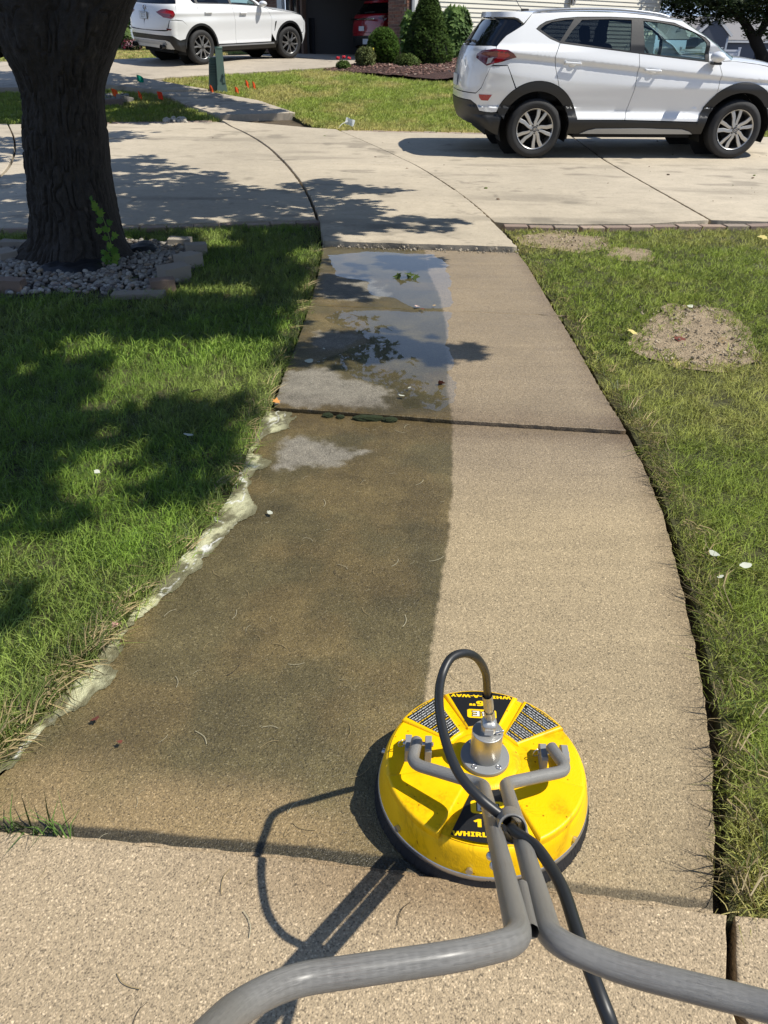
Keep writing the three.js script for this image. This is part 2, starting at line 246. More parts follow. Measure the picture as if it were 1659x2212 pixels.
const walkDry = new THREE.MeshStandardMaterial({ map: dryTile, roughness: 0.85, bumpMap: bumpC, bumpScale: 0.0022 });
struct('slab', plate(inset([...J4, nearRight, nrB, [nrB[0] + 0.01, 0.31], [-1.34, 0.31], [-1.34, J4[0][1] + 0.02]], 0.004), { top: 0.004, thick: 0.1, step: 0.03, jitter: 0.003, bevel: 0.005, seed: 9 }), walkNear, walk);
struct('slab', plate([[nrB[0] + 0.006, 0.3], [nrB[0] + 0.006, -1.2], [-1.34, -1.2], [-1.34, 0.3]], { top: 0.004, thick: 0.1, step: 0.05, bevel: 0.005 }), walkDry, walk);
struct('slab', plate([[-1.352, J4[0][1] + 0.03], [-1.352, -1.2], [-2.9, -1.2], [-2.9, J4[0][1] + 0.1]], { top: 0.004, thick: 0.1, step: 0.05, bevel: 0.005 }), walkDry, walk);
const edgeR = G(1590, 1984);
struct('slab', plate([[edgeR[0], edgeR[1] + 0.003], [edgeR[0] + 1.2, edgeR[1] - 0.06], [edgeR[0] + 1.2, -1.2], [nrB[0] + 0.024, -1.2], [nrB[0] + 0.014, nrB[1]]], { top: 0.004, thick: 0.1, step: 0.03, jitter: 0.003, bevel: 0.005, seed: 10 }), walkDry, walk);

// the driveway: pale concrete slabs, the walk crossing it between two curved joints
const driveColor = (x, d) => { const nB = fbm(x * 0.5, d * 0.5, 5, 51), nM = fbm(x * 3, d * 3, 4, 52), nS = fbm(x * 16, d * 16, 3, 53); let k = (0.8 + 0.34 * nB) * (0.9 + 0.2 * nM) * (0.9 + 0.2 * nS); const st = sstep(0.58, 0.75, fbm(x * 0.9 + 3, d * 2.2, 4, 61)); k *= 1 - 0.24 * st; k *= 1 - 0.3 * sstep(0.7, 0.8, fbm(x * 2.3 + 9, d * 3.1, 3, 63)) - 0.35 * sstep(0.0045, 0.001, Math.abs(fbm(x * 0.7 + 2, d * 0.8, 4, 64) - 0.53)) * sstep(0.5, 0.6, vnoise(x * 0.6, d * 0.6, 65)); return [0.44 * k, 0.378 * k, 0.285 * k, 0.9]; };
const drivePits = (c, x, d) => { const k = (hash2(Math.floor(x * 60), Math.floor(d * 60), 4) > 0.985 ? 0.8 : 1) * (0.93 + 0.14 * vnoise(x * 70, d * 70, 5)); return [c[0] * k, c[1] * k, c[2] * k]; };
const [drC, drR] = regionTex(-9, 8, 5, 16, 2048, 1408, 4, driveColor, drivePits);
const driveM = new THREE.MeshStandardMaterial({ map: drC, roughness: 0.9, bumpMap: bumpTile, bumpScale: 0.0025 });
const drive = structGroup('driveway');
const cL = smoothLine(GP([[477, 262], [530, 290], [590, 330], [640, 385], [668, 430], [686, 478], [695, 530]]), 5), cR = smoothLine(GP([[727, 283], [790, 310], [880, 352], [960, 400], [1020, 445], [1075, 495], [1120, 543]]), 5);
const at_ = (l, d) => [xAt(l, d), d];
const crossT = 0.034, drT = 0.02;
const lineD = [...GP([[690, 500]]).map((p) => p[1])];
{ // crossing slabs from near to far, split by cross joints
  const cuts = [[530, 544], [404, 430], [352, 372], [262, 283]].map(([yl, yr]) => [G(670, yl)[1], G(1080, yr)[1]]);
  const ends = [[cL[cL.length - 1], cR[cR.length - 1]], ...[1, 2].map((k) => [at_(cL, (cuts[k][0] + cuts[k][1]) / 2 + 0.05), at_(cR, (cuts[k][0] + cuts[k][1]) / 2)]), [cL[0], cR[0]]];
  for (let k = 0; k < 3; k++) {
    const [a, b] = [ends[k], ends[k + 1]], L = cL.filter((p) => p[1] > a[0][1] + 0.03 && p[1] < b[0][1] - 0.03), R = cR.filter((p) => p[1] > a[1][1] + 0.03 && p[1] < b[1][1] - 0.03);
    struct('slab', plate(inset([a[0], a[1], ...R.slice().reverse(), b[1], b[0], ...L], 0.013), { top: k ? crossT - 0.006 : crossT, thick: 0.1, L: 0.5, step: 0.04, jitter: k ? 0.006 : 0.014, bevel: 0.007, seed: 20 + k }), driveM, drive);
  }
}
const brickNearL = GP([[690, 480], [520, 484], [300, 491], [-60, 500]]), brickNearR = GP([[1086, 487], [1250, 490], [1400, 488], [1760, 486]]);
const farL = GP([[470, 266], [250, 270], [-60, 274]]), farR = GP([[735, 285], [900, 289], [1130, 294], [1800, 300]]);
{ // left part with its curved kerb joint, right part in two slabs
  const lastL = cL.filter((p) => p[1] > brickNearL[0][1] && p[1] < farL[0][1]);
  const cv = smoothLine(GP([[-40, 415], [12, 375], [32, 330], [30, 300], [18, 272]]), 5);
  const cvFar = farL[2];
  struct('slab', plate(inset([...lastL, ...brickNearL, [-9, brickNearL[3][1]], [-9, cv[0][1]], ...cv, G(18, 271), farL[1], farL[0]], 0.014), { top: drT, thick: 0.08, L: 0.7, step: 0.06, jitter: 0.006, bevel: 0.006, seed: 30 }), driveM, drive);
  struct('slab', plate(inset([...cv.slice().reverse(), [-9, cv[0][1]], [-9, cvFar[1]], cvFar], 0.012), { top: drT + 0.012, thick: 0.09, L: 0.7, step: 0.06, bevel: 0.012, seed: 31 }), driveM, drive);
  const lastR = cR.filter((p) => p[1] > brickNearR[0][1] && p[1] < farR[0][1]).slice().reverse(), jn = G(1535, 480), jf = G(1235, 297);
  struct('slab', plate(inset([...lastR, farR[0], farR[1], jf, jn, brickNearR[2], brickNearR[1], brickNearR[0]], 0.018), { top: drT, thick: 0.08, L: 0.7, step: 0.06, jitter: 0.008, bevel: 0.006, seed: 33 }), driveM, drive);
  struct('slab', plate(inset([jn, jf, farR[2], farR[3], [9, farR[3][1]], [9, brickNearR[3][1]], brickNearR[3]], 0.008), { top: drT, thick: 0.08, L: 0.7, step: 0.06, jitter: 0.004, bevel: 0.006, seed: 34 }), driveM, drive);
}
// clay pavers along both rims of the driveway
const paverMs = [[0.34, 0.25, 0.19], [0.38, 0.29, 0.225], [0.27, 0.2, 0.16], [0.36, 0.275, 0.215], [0.3, 0.24, 0.19]].map((c) => mat(...c, 0.9, { bumpMap: bumpTile, bumpScale: 0.002 }));
const paverG = [0, 1, 2].map((k) => new RoundedBoxGeometry(0.2 - k * 0.004, 0.06, 0.096, 1, 0.007));
const edging = structGroup('paver_edging');
function pavers(line, side, rows, seed, top = 0.012) {
  const R = rng(seed), cum = [0]; for (let i = 1; i < line.length; i++) cum.push(cum[i - 1] + Math.hypot(line[i][0] - line[i - 1][0], line[i][1] - line[i - 1][1]));
  const pt = (s) => { let i = 0; while (i + 2 < line.length && cum[i + 1] < s) i++; const t = (s - cum[i]) / (cum[i + 1] - cum[i]), a = line[i], b = line[i + 1]; return [lerp(a[0], b[0], t), lerp(a[1], b[1], t), Math.atan2(b[1] - a[1], b[0] - a[0])]; };
  for (let r = 0; r < rows; r++) for (let s = 0.1 + (r % 2) * 0.1; s < cum[cum.length - 1] - 0.1; s += 0.207) {
    const [x, d, a] = pt(s), off = side * (0.058 + r * 0.103), X = x - Math.sin(a) * off, D = d + Math.cos(a) * off;
    const m = new THREE.Mesh(paverG[Math.floor(R() * 3)], paverMs[Math.floor(R() * 5)]); m.name = 'brick';
    m.position.set(X, H(X, D) + top - 0.03 + (R() - 0.5) * 0.008, -D); m.rotation.set((R() - 0.5) * 0.04, a + (R() - 0.5) * 0.05, (R() - 0.5) * 0.04); m.castShadow = m.receiveShadow = true; edging.add(m);
  }
}
pavers(brickNearR.slice(0, 4), -1, 1, 41, 0.014); pavers([brickNearL[0], brickNearL[1], brickNearL[2], [-4.6, brickNearL[3][1]]], 1, 1, 42, 0.014);
pavers(farR.slice(0, 3), 1, 2, 43); pavers([farL[0], farL[1], [-5.5, farL[2][1]]], -1, 2, 44);

// the path going on beyond the driveway and the drive in front of the garage
const path = structGroup('path');
const farM = new THREE.MeshStandardMaterial({ map: (() => { const t = drC.clone(); t.wrapS = t.wrapT = THREE.MirroredRepeatWrapping; return t; })(), color: new THREE.Color(0.92, 0.92, 0.95), roughness: 0.9 });
const pathPolys = [[[473, 254], [640, 249], [560, 222], [455, 203], [345, 204], [405, 232]], [[343, 203], [453, 202], [310, 176], [222, 162], [222, 190]], [[222, 162], [222, 190], [60, 196], [-80, 198], [-80, 158], [60, 158]]].map(GP);
pathPolys.forEach((p, k) => struct('slab', plate(inset(p, 0.012), { top: [0.045, 0.075, 0.065][k], thick: 0.16, L: 0.5, step: 0.05, jitter: k === 0 ? 0.02 : 0.008, bevel: 0.01, seed: 50 + k }), farM, path));
const apron = structGroup('garage_driveway');
const apronPoly = [...GP([[-120, 157], [222, 161], [312, 175], [345, 171], [420, 166], [497, 161], [657, 151], [725, 146]]), [4.2, 26.5], [2.2, 30], [-14, 30.5], ...GP([[277, 129], [-120, 138]]).map((p) => [p[0], Math.min(p[1], 30)])];
{ const ap = [...GP([[-120, 157], [222, 161], [312, 175], [345, 171], [420, 166], [497, 161], [657, 151], [735, 145]]), [1.6, 24.2], [3.2, 27], [-1, 32], ...GP([[310, 127], [277, 129], [-120, 138]])];
  struct('slab', plate(ap, { top: 0.02, thick: 0.06, L: 0.8 }), farM, apron); }

// ---------------------------------------------------------------- lawns: a soil sheet each and blades of grass on it
const bedPoly = GP([[-90, 628], [25, 640], [150, 636], [300, 640], [365, 628], [405, 598], [435, 562], [430, 536], [330, 522], [200, 520], [60, 528], [-60, 545]]);
const dirtA = GP([[1395, 735], [1450, 690], [1475, 662], [1540, 672], [1590, 712], [1595, 765], [1550, 788], [1480, 780], [1420, 755]]), dirtB = GP([[1130, 512], [1200, 500], [1290, 512], [1300, 530], [1250, 538], [1170, 528]]), dirtC = GP([[1330, 535], [1390, 540], [1380, 556], [1330, 550]]);
const offL = inset([...leftEdge, [-6, leftEdge[leftEdge.length - 1][1]], [-6, 8]], 0.012);
const lawnL = [...offL.slice(0, leftEdge.length), [-2.2, 0.75], [-5.5, 0.9], [-9, 6], ...brickNearL.slice(0, 4).map(([x, d]) => [x, d - 0.115]).reverse()];
const lawnR = [...inset([...rightEdge, [3, 0.6], [8, 4], [8, 6.6]], 0.02).slice(0, rightEdge.length - 1), G(1572, 1960), G(1578, 1978), [edgeR[0] + 1.5, edgeR[1] - 0.07], [7, 1], [9, 6.4], ...brickNearR.map(([x, d]) => [x, d - 0.125]).reverse(), G(1118, 520)];
const lawnFR = [...GP([[640, 252], [680, 272], [735, 283]]), ...farR.slice(1).map(([x, d]) => [x, d + 0.23]), [9, 15], [9.5, 21.5], [5, 22.5], ...GP([[960, 178], [870, 172], [760, 158], [725, 148], [657, 152], [497, 162], [420, 167], [347, 172], [455, 201], [560, 221]])];
const lawnFL = [...GP([[470, 258], [404, 233], [343, 206], [222, 192], [60, 199], [-80, 201]]), [-9, 17], ...farL.map(([x, d]) => [x, d + 0.23]).reverse()];
const lawnFF = [[-26, 30], ...GP([[-120, 136], [277, 128], [312, 126]]), [-3.5, 32.5], [-4, 46], [-30, 46]];
const lawnSoil = new THREE.MeshStandardMaterial({ map: soilTex, color: new THREE.Color(0.55, 0.72, 0.4), roughness: 1 });
const lawns = [['left', lawnL], ['right', lawnR], ['fr', lawnFR], ['fl', lawnFL], ['ff', lawnFF]];
lawns.forEach(([, p]) => struct('lawn', plate(p, { top: -0.018, thick: 0.05, L: 0.7, step: 0.08, jitter: 0.012, seed: 60 }), lawnSoil));
struct('bare_soil', patch((x, d) => sdist(dirtA, x, d) + 0.12 * (fbm(x * 9, d * 9, 3, 7) - 0.5) + 0.1, [0.9, 3.6, 2.6, 5.2], 0.03, -0.003, { hgt: (x, d) => 0.024 * fbm(x * 22, d * 22, 4, 8) - 0.018 }), mat(0.34, 0.27, 0.185, 1, { map: tex(256, 256, (u, v) => { const k = 0.62 + 0.5 * fbm(u * 16, v * 16, 4, 6, 16) + 0.25 * (grain(u, v, 4, 48)[0] - 0.5); return [k, k * 0.97, k * 0.92]; }), bumpMap: bumpTile, bumpScale: 0.012 }));
{ const R = rng(66), L = [], C = []; for (let k = 0; k < 900; k++) { const big = k % 3, q = big < 2 ? dirtA : dirtB, c = q[Math.floor(R() * q.length)], e = q[Math.floor(R() * q.length)], x = lerp(c[0], e[0], R()), d = lerp(c[1], e[1], R()), s = 0.002 + 0.006 * R() ** 4; L.push([x, s * 0.3, -d, R() * 3, R() * 6, R() * 3, s * 1.3, s]); const v = 0.5 + R(); C.push(new THREE.Color().setRGB(0.33 * v, 0.27 * v, 0.19 * v)); }
  const g = new THREE.InstancedMesh(new THREE.IcosahedronGeometry(1, 0), mat(1, 1, 1, 1), L.length), m = new THREE.Matrix4(), qn = new THREE.Quaternion(); L.forEach((t, i) => { m.compose(V3(t[0], t[1], t[2]), qn.setFromEuler(new THREE.Euler(t[3], t[4], t[5])), V3(t[6], t[7], t[6])); g.setMatrixAt(i, m); g.setColorAt(i, C[i]); }); g.name = 'soil_crumbs'; scene.add(g); tag(g, 'crumbs of dry soil lying on the bare patches of the right lawn', 'soil crumbs'); g.userData.kind = 'stuff'; }
const bare2M = scene.children[scene.children.length - 2].material;
struct('bare_soil', patch((x, d) => Math.max(sdist(dirtB, x, d), sdist(dirtC, x, d)) + 0.12 * (fbm(x * 9, d * 9, 3, 9) - 0.5) + 0.08, [0.8, 3.6, 5, 7], 0.04, -0.012), bare2M);

// ================================================================ THE SURFACE CLEANER
const DR = Math.PI / 180;
function pipe(pts, r, fillet, rad = 16) { // a bent tube: straight runs joined by round elbows
  const P = pts.map((p) => V3(...p)), cp = new THREE.CurvePath(), n = P.length; let prev = P[0];
  for (let i = 1; i < n - 1; i++) { const a = P[i - 1], b = P[i], c = P[i + 1], f = Math.min(fillet, a.distanceTo(b) * 0.48, b.distanceTo(c) * 0.48), s = b.clone().lerp(a, f / a.distanceTo(b)), e = b.clone().lerp(c, f / b.distanceTo(c)); cp.add(new THREE.LineCurve3(prev, s)); cp.add(new THREE.QuadraticBezierCurve3(s, b, e)); prev = e; }
  cp.add(new THREE.LineCurve3(prev, P[n - 1]));
  const dense = []; cp.curves.forEach((c) => { const k = c.isLineCurve3 ? Math.max(1, Math.round(c.getLength() / 0.02)) : 10; for (let i = 0; i < k; i++) dense.push(c.getPoint(i / k)); }); dense.push(P[n - 1]);
  const curve = new THREE.CatmullRomCurve3(dense, false, 'centripetal'); curve.arcLengthDivisions = 600;
  return new THREE.TubeGeometry(curve, Math.min(220, dense.length * 2), r, rad);
}
{
  const CX = 0.197, CD = 1.012;
  const cleaner = thing('surface_cleaner', 'yellow round surface cleaner with grey tubular handle and black hose on the wet walk', 'surface cleaner', [CX, slabTop.A + 0.003, -CD], -3.3 * DR);
  const inv = new THREE.Matrix4().copy((cleaner.updateMatrix(), cleaner.matrix)).invert();
  const W = (px, py, h) => { const r = ray(px / 1.1573, py / 1.1573), t = (h - EYE) / r.y; return V3(r.x * t, h, r.z * t).applyMatrix4(inv).toArray(); }; // a sight line met at a height, in the machine's own axes
  const grime = tex(512, 512, (u, v) => { const n = fbm(u * 6, v * 6, 4, 81, 6), s = fbm(u * 90, v * 90, 2, 83, 90); let k = 1 - 0.16 * sstep(0.5, 0.8, n); const [t, m] = grain(u, v, 85, 46); let c = [k, k, k]; if (t > 0.975 && m < 0.02 + 0.03 * (t - 0.975) / 0.025) c = [0.4, 0.3, 0.18]; const sc = vnoise(u * 9 + v * 5, 3.3, 5); if (Math.abs(fbm(u * 4 + v * 26, v * 3 - u * 2, 2, 88) - 0.5) < 0.004 && sc > 0.55) c = c.map((q) => q * 0.8); const b = 0.35 * sstep(0.6, 0.75, n) * sstep(0.45, 0.6, s); return c.map((q, i) => q * (1 - b * [0.5, 0.5, 0][i])); });
  const yellow = pmat(0.88, 0.51, 0.0, 0.42, { specularIntensity: 0.6, map: grime, bumpMap: bumpTile, bumpScale: 0.0004 });
  const steel = mat(0.55, 0.55, 0.55, 0.3, { metalness: 0.9 }), zinc = mat(0.5, 0.5, 0.49, 0.42, { metalness: 0.75, map: tex(256, 256, (u, v) => { const k = 0.7 + 0.45 * fbm(u * 6, v * 6, 4, 91, 6); return [k, k * 0.99, k * 0.96]; }) });
  const greyMap = tex(512, 512, (u, v) => { const n = fbm(u * 5, v * 5, 4, 93, 5), [t, mm] = grain(u, v, 95, 26); const k = 0.84 + 0.3 * n; let c = [k, k, k]; if (t > 0.93 && mm < 0.06 + 0.1 * hash2(Math.floor(u * 26), Math.floor(v * 26), 8)) c = hash2(Math.floor(u * 26), Math.floor(v * 26), 2) > 0.5 ? [0.5, 0.3, 0.22] : [0.45, 0.44, 0.42]; if (t < 0.04 && mm < 0.04) c = [1.5, 1.5, 1.45]; if (Math.abs(fbm(u * 3 + v * 2, v * 3 - u * 2, 3, 101) - 0.5) < 0.003 && vnoise(u * 6, v * 6, 4) > 0.6) c = [1.25, 1.22, 1.15]; return c; }, true, [1, 13]);
  const greyBump = bumpTile.clone(); greyBump.repeat.set(0.6, 9);
  const grey = pmat(0.205, 0.198, 0.182, 0.42, { map: greyMap, clearcoat: 0.3, clearcoatRoughness: 0.3, bumpMap: greyBump, bumpScale: 0.0003 });
  const bracketGrey = mat(0.22, 0.22, 0.215, 0.55), hub = mat(0.21, 0.215, 0.215, 0.5);
  const rubberMap = tex(256, 512, (u, v) => { const k = 0.8 + 0.5 * fbm(u * 5, v * 30, 4, 97, 5) + (hash2(Math.floor(u * 60), Math.floor(v * 200), 3) > 0.985 ? 1.6 : 0); return [k, k, k]; });
  const rubber = mat(0.016, 0.017, 0.018, 0.42, { map: rubberMap });
  const uvPlan = (g, s = 2.6) => { const p = g.attributes.position, u = g.attributes.uv; for (let i = 0; i < p.count; i++) u.setXY(i, p.getX(i) * s + 0.5, (p.getZ(i) + p.getY(i) * 0.9) * s + 0.5); return g; };
  const TOP = 0.098;
  const prof = [[0.03, TOP + 0.003], [0.07, TOP + 0.002], [0.172, TOP - 0.002], [0.182, TOP - 0.004], [0.1885, TOP - 0.009], [0.1925, TOP - 0.018], [0.195, TOP - 0.028], [0.1978, 0.055], [0.2, 0.043], [0.2, 0.035], [0.193, 0.034]].map(([r, y]) => new THREE.Vector2(r, y)).reverse();
  obj('housing', uvPlan(new THREE.LatheGeometry(new THREE.SplineCurve(prof).getPoints(60), 128)), yellow, cleaner);
  const sector = (a0, a1, r0, r1, g, n = 14) => { const pts = [], A = (a, r, s) => a * DR + s * Math.asin(g / r); for (let i = 0; i <= n; i++) { const a = lerp(A(a0, r1, 1), A(a1, r1, -1), i / n); pts.push([r1 * Math.sin(a), r1 * Math.cos(a)]); } for (let i = n; i >= 0; i--) { const a = lerp(A(a0, r0, 1), A(a1, r0, -1), i / n); pts.push([r0 * Math.sin(a), r0 * Math.cos(a)]); } return pts; };
  const shp = (pts) => new THREE.Shape(pts.map(([x, y]) => new THREE.Vector2(x, y)));
  const pad = (a0, a1, r0, r1, g, h) => obj('raised_panel', uvPlan(new THREE.ExtrudeGeometry(shp(inset(sector(a0, a1, r0, r1, g), 0.006)), { depth: 0.03, bevelEnabled: true, bevelThickness: 0.006, bevelSize: 0.006, bevelSegments: 5, curveSegments: 12 }).rotateX(-Math.PI / 2).translate(0, h - 0.036, 0)), yellow, cleaner);
  const PT = TOP + 0.0045;
  pad(-26, 26, 0.078, 0.186, 0.005, PT); pad(27, 62, 0.072, 0.186, 0.005, PT); pad(-62, -27, 0.072, 0.186, 0.005, PT); pad(103, 155, 0.06, 0.19, 0.007, PT + 0.001); pad(-155, -103, 0.06, 0.19, 0.007, PT + 0.001);
  // the collar of plastic round the hub
  obj('hub_collar', uvPlan(new THREE.LatheGeometry([[0.075, TOP - 0.004], [0.068, TOP + 0.003], [0.058, TOP + 0.008], [0.03, TOP + 0.009]].map((p) => new THREE.Vector2(...p)), 64)), yellow, cleaner);
  // printed labels
  const label = (pts, mid, r0, r1, y, draw) => {
    const w = 512, h = 512, c = document.createElement('canvas'); c.width = w; c.height = h; const x = c.getContext('2d'); x.fillStyle = '#17181a'; x.fillRect(0, 0, w, h);
    draw(x, w, h); const R = rng(5 + Math.round(mid)); x.fillStyle = 'rgba(120,115,100,0.35)'; for (let i = 0; i < 260; i++) x.fillRect(R() * w, R() * h, 1 + R() * 3, 1 + R() * 2);
    const t = new THREE.CanvasTexture(c); t.colorSpace = THREE.SRGBColorSpace; t.anisotropy = 8;
    const g = new THREE.ShapeGeometry(shp(pts)), p = g.attributes.position, u = g.attributes.uv, a = mid * DR, span = r1 * 1.0;
    for (let i = 0; i < p.count; i++) { const X = p.getX(i), Y = p.getY(i), rad = X * Math.sin(a) + Y * Math.cos(a), tan = -(X * Math.cos(a) - Y * Math.sin(a)); u.setXY(i, 0.5 + tan / span, 1 - (rad - r0) / (r1 - r0)); }
    // seen from outside, facing the hub: right is towards decreasing angle, up is towards the hub
    g.rotateX(-Math.PI / 2).translate(0, y, 0);
    return obj('label', g, new THREE.MeshStandardMaterial({ map: t, roughness: 0.42 }), cleaner);
  };
  const words = (x, x0, x1, y, h, col, R) => { x.fillStyle = col; for (let p = x0; p < x1;) { const l = 8 + R() * 26; x.fillRect(p, y, Math.min(l, x1 - p), h); p += l + 5; } };
  const brand = (x, w) => {
    x.textAlign = 'center'; x.textBaseline = 'middle';
    x.fillStyle = '#f7c600'; x.beginPath(); x.roundRect(w / 2 - 82, 120, 164, 118, 20); x.fill();
    x.font = 'bold 96px sans-serif'; x.lineWidth = 12; x.strokeStyle = '#17181a'; x.strokeText('BE', w / 2, 181); x.fillStyle = '#d8d4c8'; x.fillText('BE', w / 2, 181);
    x.fillStyle = '#f7c600'; x.font = 'bold 92px sans-serif'; x.fillText('16"', w / 2, 322); x.lineWidth = 5; x.strokeStyle = '#f7c600'; x.strokeText('16"', w / 2, 322);
    x.font = 'bold 52px sans-serif'; x.fillText('WHIRL-A-WAY', w / 2, 420, 400); x.lineWidth = 3; x.strokeText('WHIRL-A-WAY', w / 2, 420, 400);
  };
  const small = (x, w, h, seed) => { const R = rng(seed); for (let y = 22, k = 0; y < h - 14; y += 27, k++) { const col = k % 5 === 2 ? '#f2c200' : '#e9e9e4', q = 20 + 110 * (y / h < 0.5 ? 1 - 2 * y / h : 0); words(x, q + R() * 40, w - q - R() * 150, y, k % 5 === 2 ? 8 : 5, col, R); if (k % 4 !== 3) words(x, q + 10 + R() * 30, w - q - R() * 200, y + 12, 3, '#8f8f8c', R); } };
  label(sector(-24, 24, 0.085, 0.18, 0.0075), 0, 0.08, 0.184, PT + 0.0008, brand);
  label(sector(157, 203, 0.07, 0.1805, 0.004), 180, 0.066, 0.186, TOP + 0.0035, brand);
  label(sector(29, 60, 0.08, 0.18, 0.0075), 45, 0.075, 0.182, PT + 0.0008, (x, w, h) => small(x, w, h, 7));
  label(sector(-60, -29, 0.08, 0.18, 0.0075), -45, 0.075, 0.182, PT + 0.0008, (x, w, h) => small(x, w, h, 9));
  // steel band, rim screws, brush skirt
  obj('rim_band', new THREE.LatheGeometry([[0.1985, 0.026], [0.2025, 0.027], [0.2025, 0.037], [0.1985, 0.038]].map((p) => new THREE.Vector2(...p)), 128), steel, cleaner);
  for (const a of [20, 75, 128, 171, 189, 232, 285, 340]) { const s = cyl(0.0055, 0.0065, 0.006, 0, 0, 0, 10).rotateZ(Math.PI / 2).translate(0.2015, 0.05, 0).rotateY((90 - a) * DR); obj('rim_screw', s, steel, cleaner); }
  { const R = rng(31), gs = []; for (let i = 0; i < 520; i++) { const a = i / 520 * Math.PI * 2, l = 0.028 + 0.006 * (vnoise(i * 0.09, 3) - 0.2) + 0.003 * R(), g = new THREE.BoxGeometry(0.0024 + R() * 0.001, l, 0.012); g.rotateX((R() - 0.5) * 0.1 - 0.16 - 0.2 * vnoise(i * 0.05, 9)).translate(0, 0.03 - l / 2, 0.1985).rotateY(a); gs.push(g); } gs.push(new THREE.CylinderGeometry(0.193, 0.193, 0.026, 96, 1, true).translate(0, 0.017, 0)); const b = obj('brush_skirt', gs, mat(0.012, 0.012, 0.013, 0.7), cleaner); b.userData.kind = 'stuff'; }
  // hub: flange, swivel body, elbow and hose end
  obj('flange', [new THREE.LatheGeometry([[0, TOP], [0.046, TOP], [0.046, 0.113], [0.0448, 0.116], [0, 0.116]].map((p) => new THREE.Vector2(...p)), 64)], hub, cleaner);
  for (const a of [40, 140, 215, 320]) { const [sx, sz] = [0.0375 * Math.sin(a * DR), -0.0375 * Math.cos(a * DR)]; obj('flange_screw', [new THREE.TorusGeometry(0.0042, 0.0014, 8, 18).rotateX(Math.PI / 2).translate(sx, 0.1168, sz), cyl(0.004, 0.004, 0.002, sx, 0.1165, sz, 6)], steel, cleaner); }
  obj('swivel', new THREE.LatheGeometry([[0, 0.116], [0.0288, 0.116], [0.0288, 0.177], [0.0272, 0.1795], [0, 0.1795]].map((p) => new THREE.Vector2(...p)), 64), zinc, cleaner);
  obj('elbow', [new RoundedBoxGeometry(0.029, 0.03, 0.032, 4, 0.011).translate(0.001, 0.1925, -0.001), cyl(0.0125, 0.0135, 0.012, 0.001, 0.178, 0, 24)], zinc, cleaner);
  obj('grease_nipple', [cyl(0.0026, 0.0036, 0.012, 0, 0, 0, 10).rotateZ(-1.1).translate(0.02, 0.186, 0.008), new THREE.SphereGeometry(0.003, 10, 8).translate(0.026, 0.189, 0.008)], steel, cleaner);
  obj('sticker', box(0.0155, 0.0135, 0.0008, 0.0005, 0.1905, 0.0155), mat(0.5, 0.5, 0.48, 0.6), cleaner);
  const fitA = V3(0.002, 0.206, -0.004), fitB = V3(...W(1218, 1737, 0.283));
  obj('hose_fitting', [tube([fitA, fitA.clone().lerp(fitB, 0.35)], 0.0098, 2, 6), tube([fitA.clone().lerp(fitB, 0.3), fitA.clone().lerp(fitB, 0.5)], 0.0075, 2, 16), tube([fitA.clone().lerp(fitB, 0.45), fitB], 0.0092, 3, 20)], zinc, cleaner);
  // brackets and their pins
  for (const [bx, bz] of [[-0.146, -0.012], [-0.108, -0.012], [0.109, -0.008], [0.149, -0.008]]) obj('bracket', [new THREE.ExtrudeGeometry(shp([[-0.023, 0], [0.023, 0], [0.023, 0.022], [0.012, 0.034], [-0.02, 0.034], [-0.023, 0.03]]), { depth: 0.0105, bevelEnabled: true, bevelThickness: 0.001, bevelSize: 0.001, bevelSegments: 2 }).rotateY(Math.PI / 2).translate(bx - 0.005, TOP - 0.002, bz)], bracketGrey, cleaner);
  for (const [px, pz] of [[-0.127, -0.014], [0.129, -0.01]]) obj('pivot_pin', [cyl(0.0045, 0.0045, 0.058, 0, 0, 0, 12).rotateZ(Math.PI / 2).translate(px, TOP + 0.021, pz), new THREE.TorusGeometry(0.0085, 0.0009, 6, 20).rotateY(0.5).translate(px - 0.031, TOP + 0.02, pz)], steel, cleaner);
  // the yoke: two bent tubes welded side by side
  const TR = 0.011;
  const bendL = W(1301, 2352, 0.655), juncL = W(1208.6, 1962.6, 0.183), bendR = W(1378, 2352, 0.628);
  const lt = pipe([W(1042, 1852, 0.132), W(1029, 1909, 0.148), juncL, bendL, W(1157, 2388, 0.675), W(719, 2452, 0.69), W(590, 2520, 0.71), W(470, 2640, 0.77)], TR, 0.024);
  const rt = pipe([W(1378, 1868, 0.132), W(1420, 1926, 0.148), W(1263, 1959, 0.184), bendR, W(1555, 2425, 0.634), W(1920, 2516, 0.6526), W(2150, 2580, 0.68)], TR, 0.024);
  obj('handle_tube', lt, grey, cleaner); obj('handle_tube', rt, grey, cleaner);
  obj('weld_seam', [tube([W(1306, 2215, 0.556), W(1322, 2290, 0.606), W(1331, 2330, 0.632)].map((p) => [p[0], p[1] - 0.001, p[2] - 0.001]), 0.006, 10, 8)], grey, cleaner);
  const dir = V3(...bendL).sub(V3(...juncL)).normalize(), rc = V3(...W(1278, 2062, 0.42));
  const ringG = new THREE.LatheGeometry([[0.0145, -0.024], [0.0175, -0.024], [0.0182, -0.022], [0.0182, 0.022], [0.0175, 0.024], [0.0145, 0.024], [0.0145, -0.024]].map((p) => new THREE.Vector2(...p)), 40);
  obj('hose_guide', ringG.applyQuaternion(new THREE.Quaternion().setFromUnitVectors(V3(0, 1, 0), dir)).translate(rc.x, rc.y, rc.z), grey, cleaner);
  for (const h of [0, 0.03]) obj('collar_screw', new THREE.SphereGeometry(0.005, 12, 8).translate(...W(1226 + h * 300, 2140 + h * 800, 0.475 + h * 0.9)), steel, cleaner);
  const go = (k) => rc.clone().addScaledVector(dir, k).toArray();
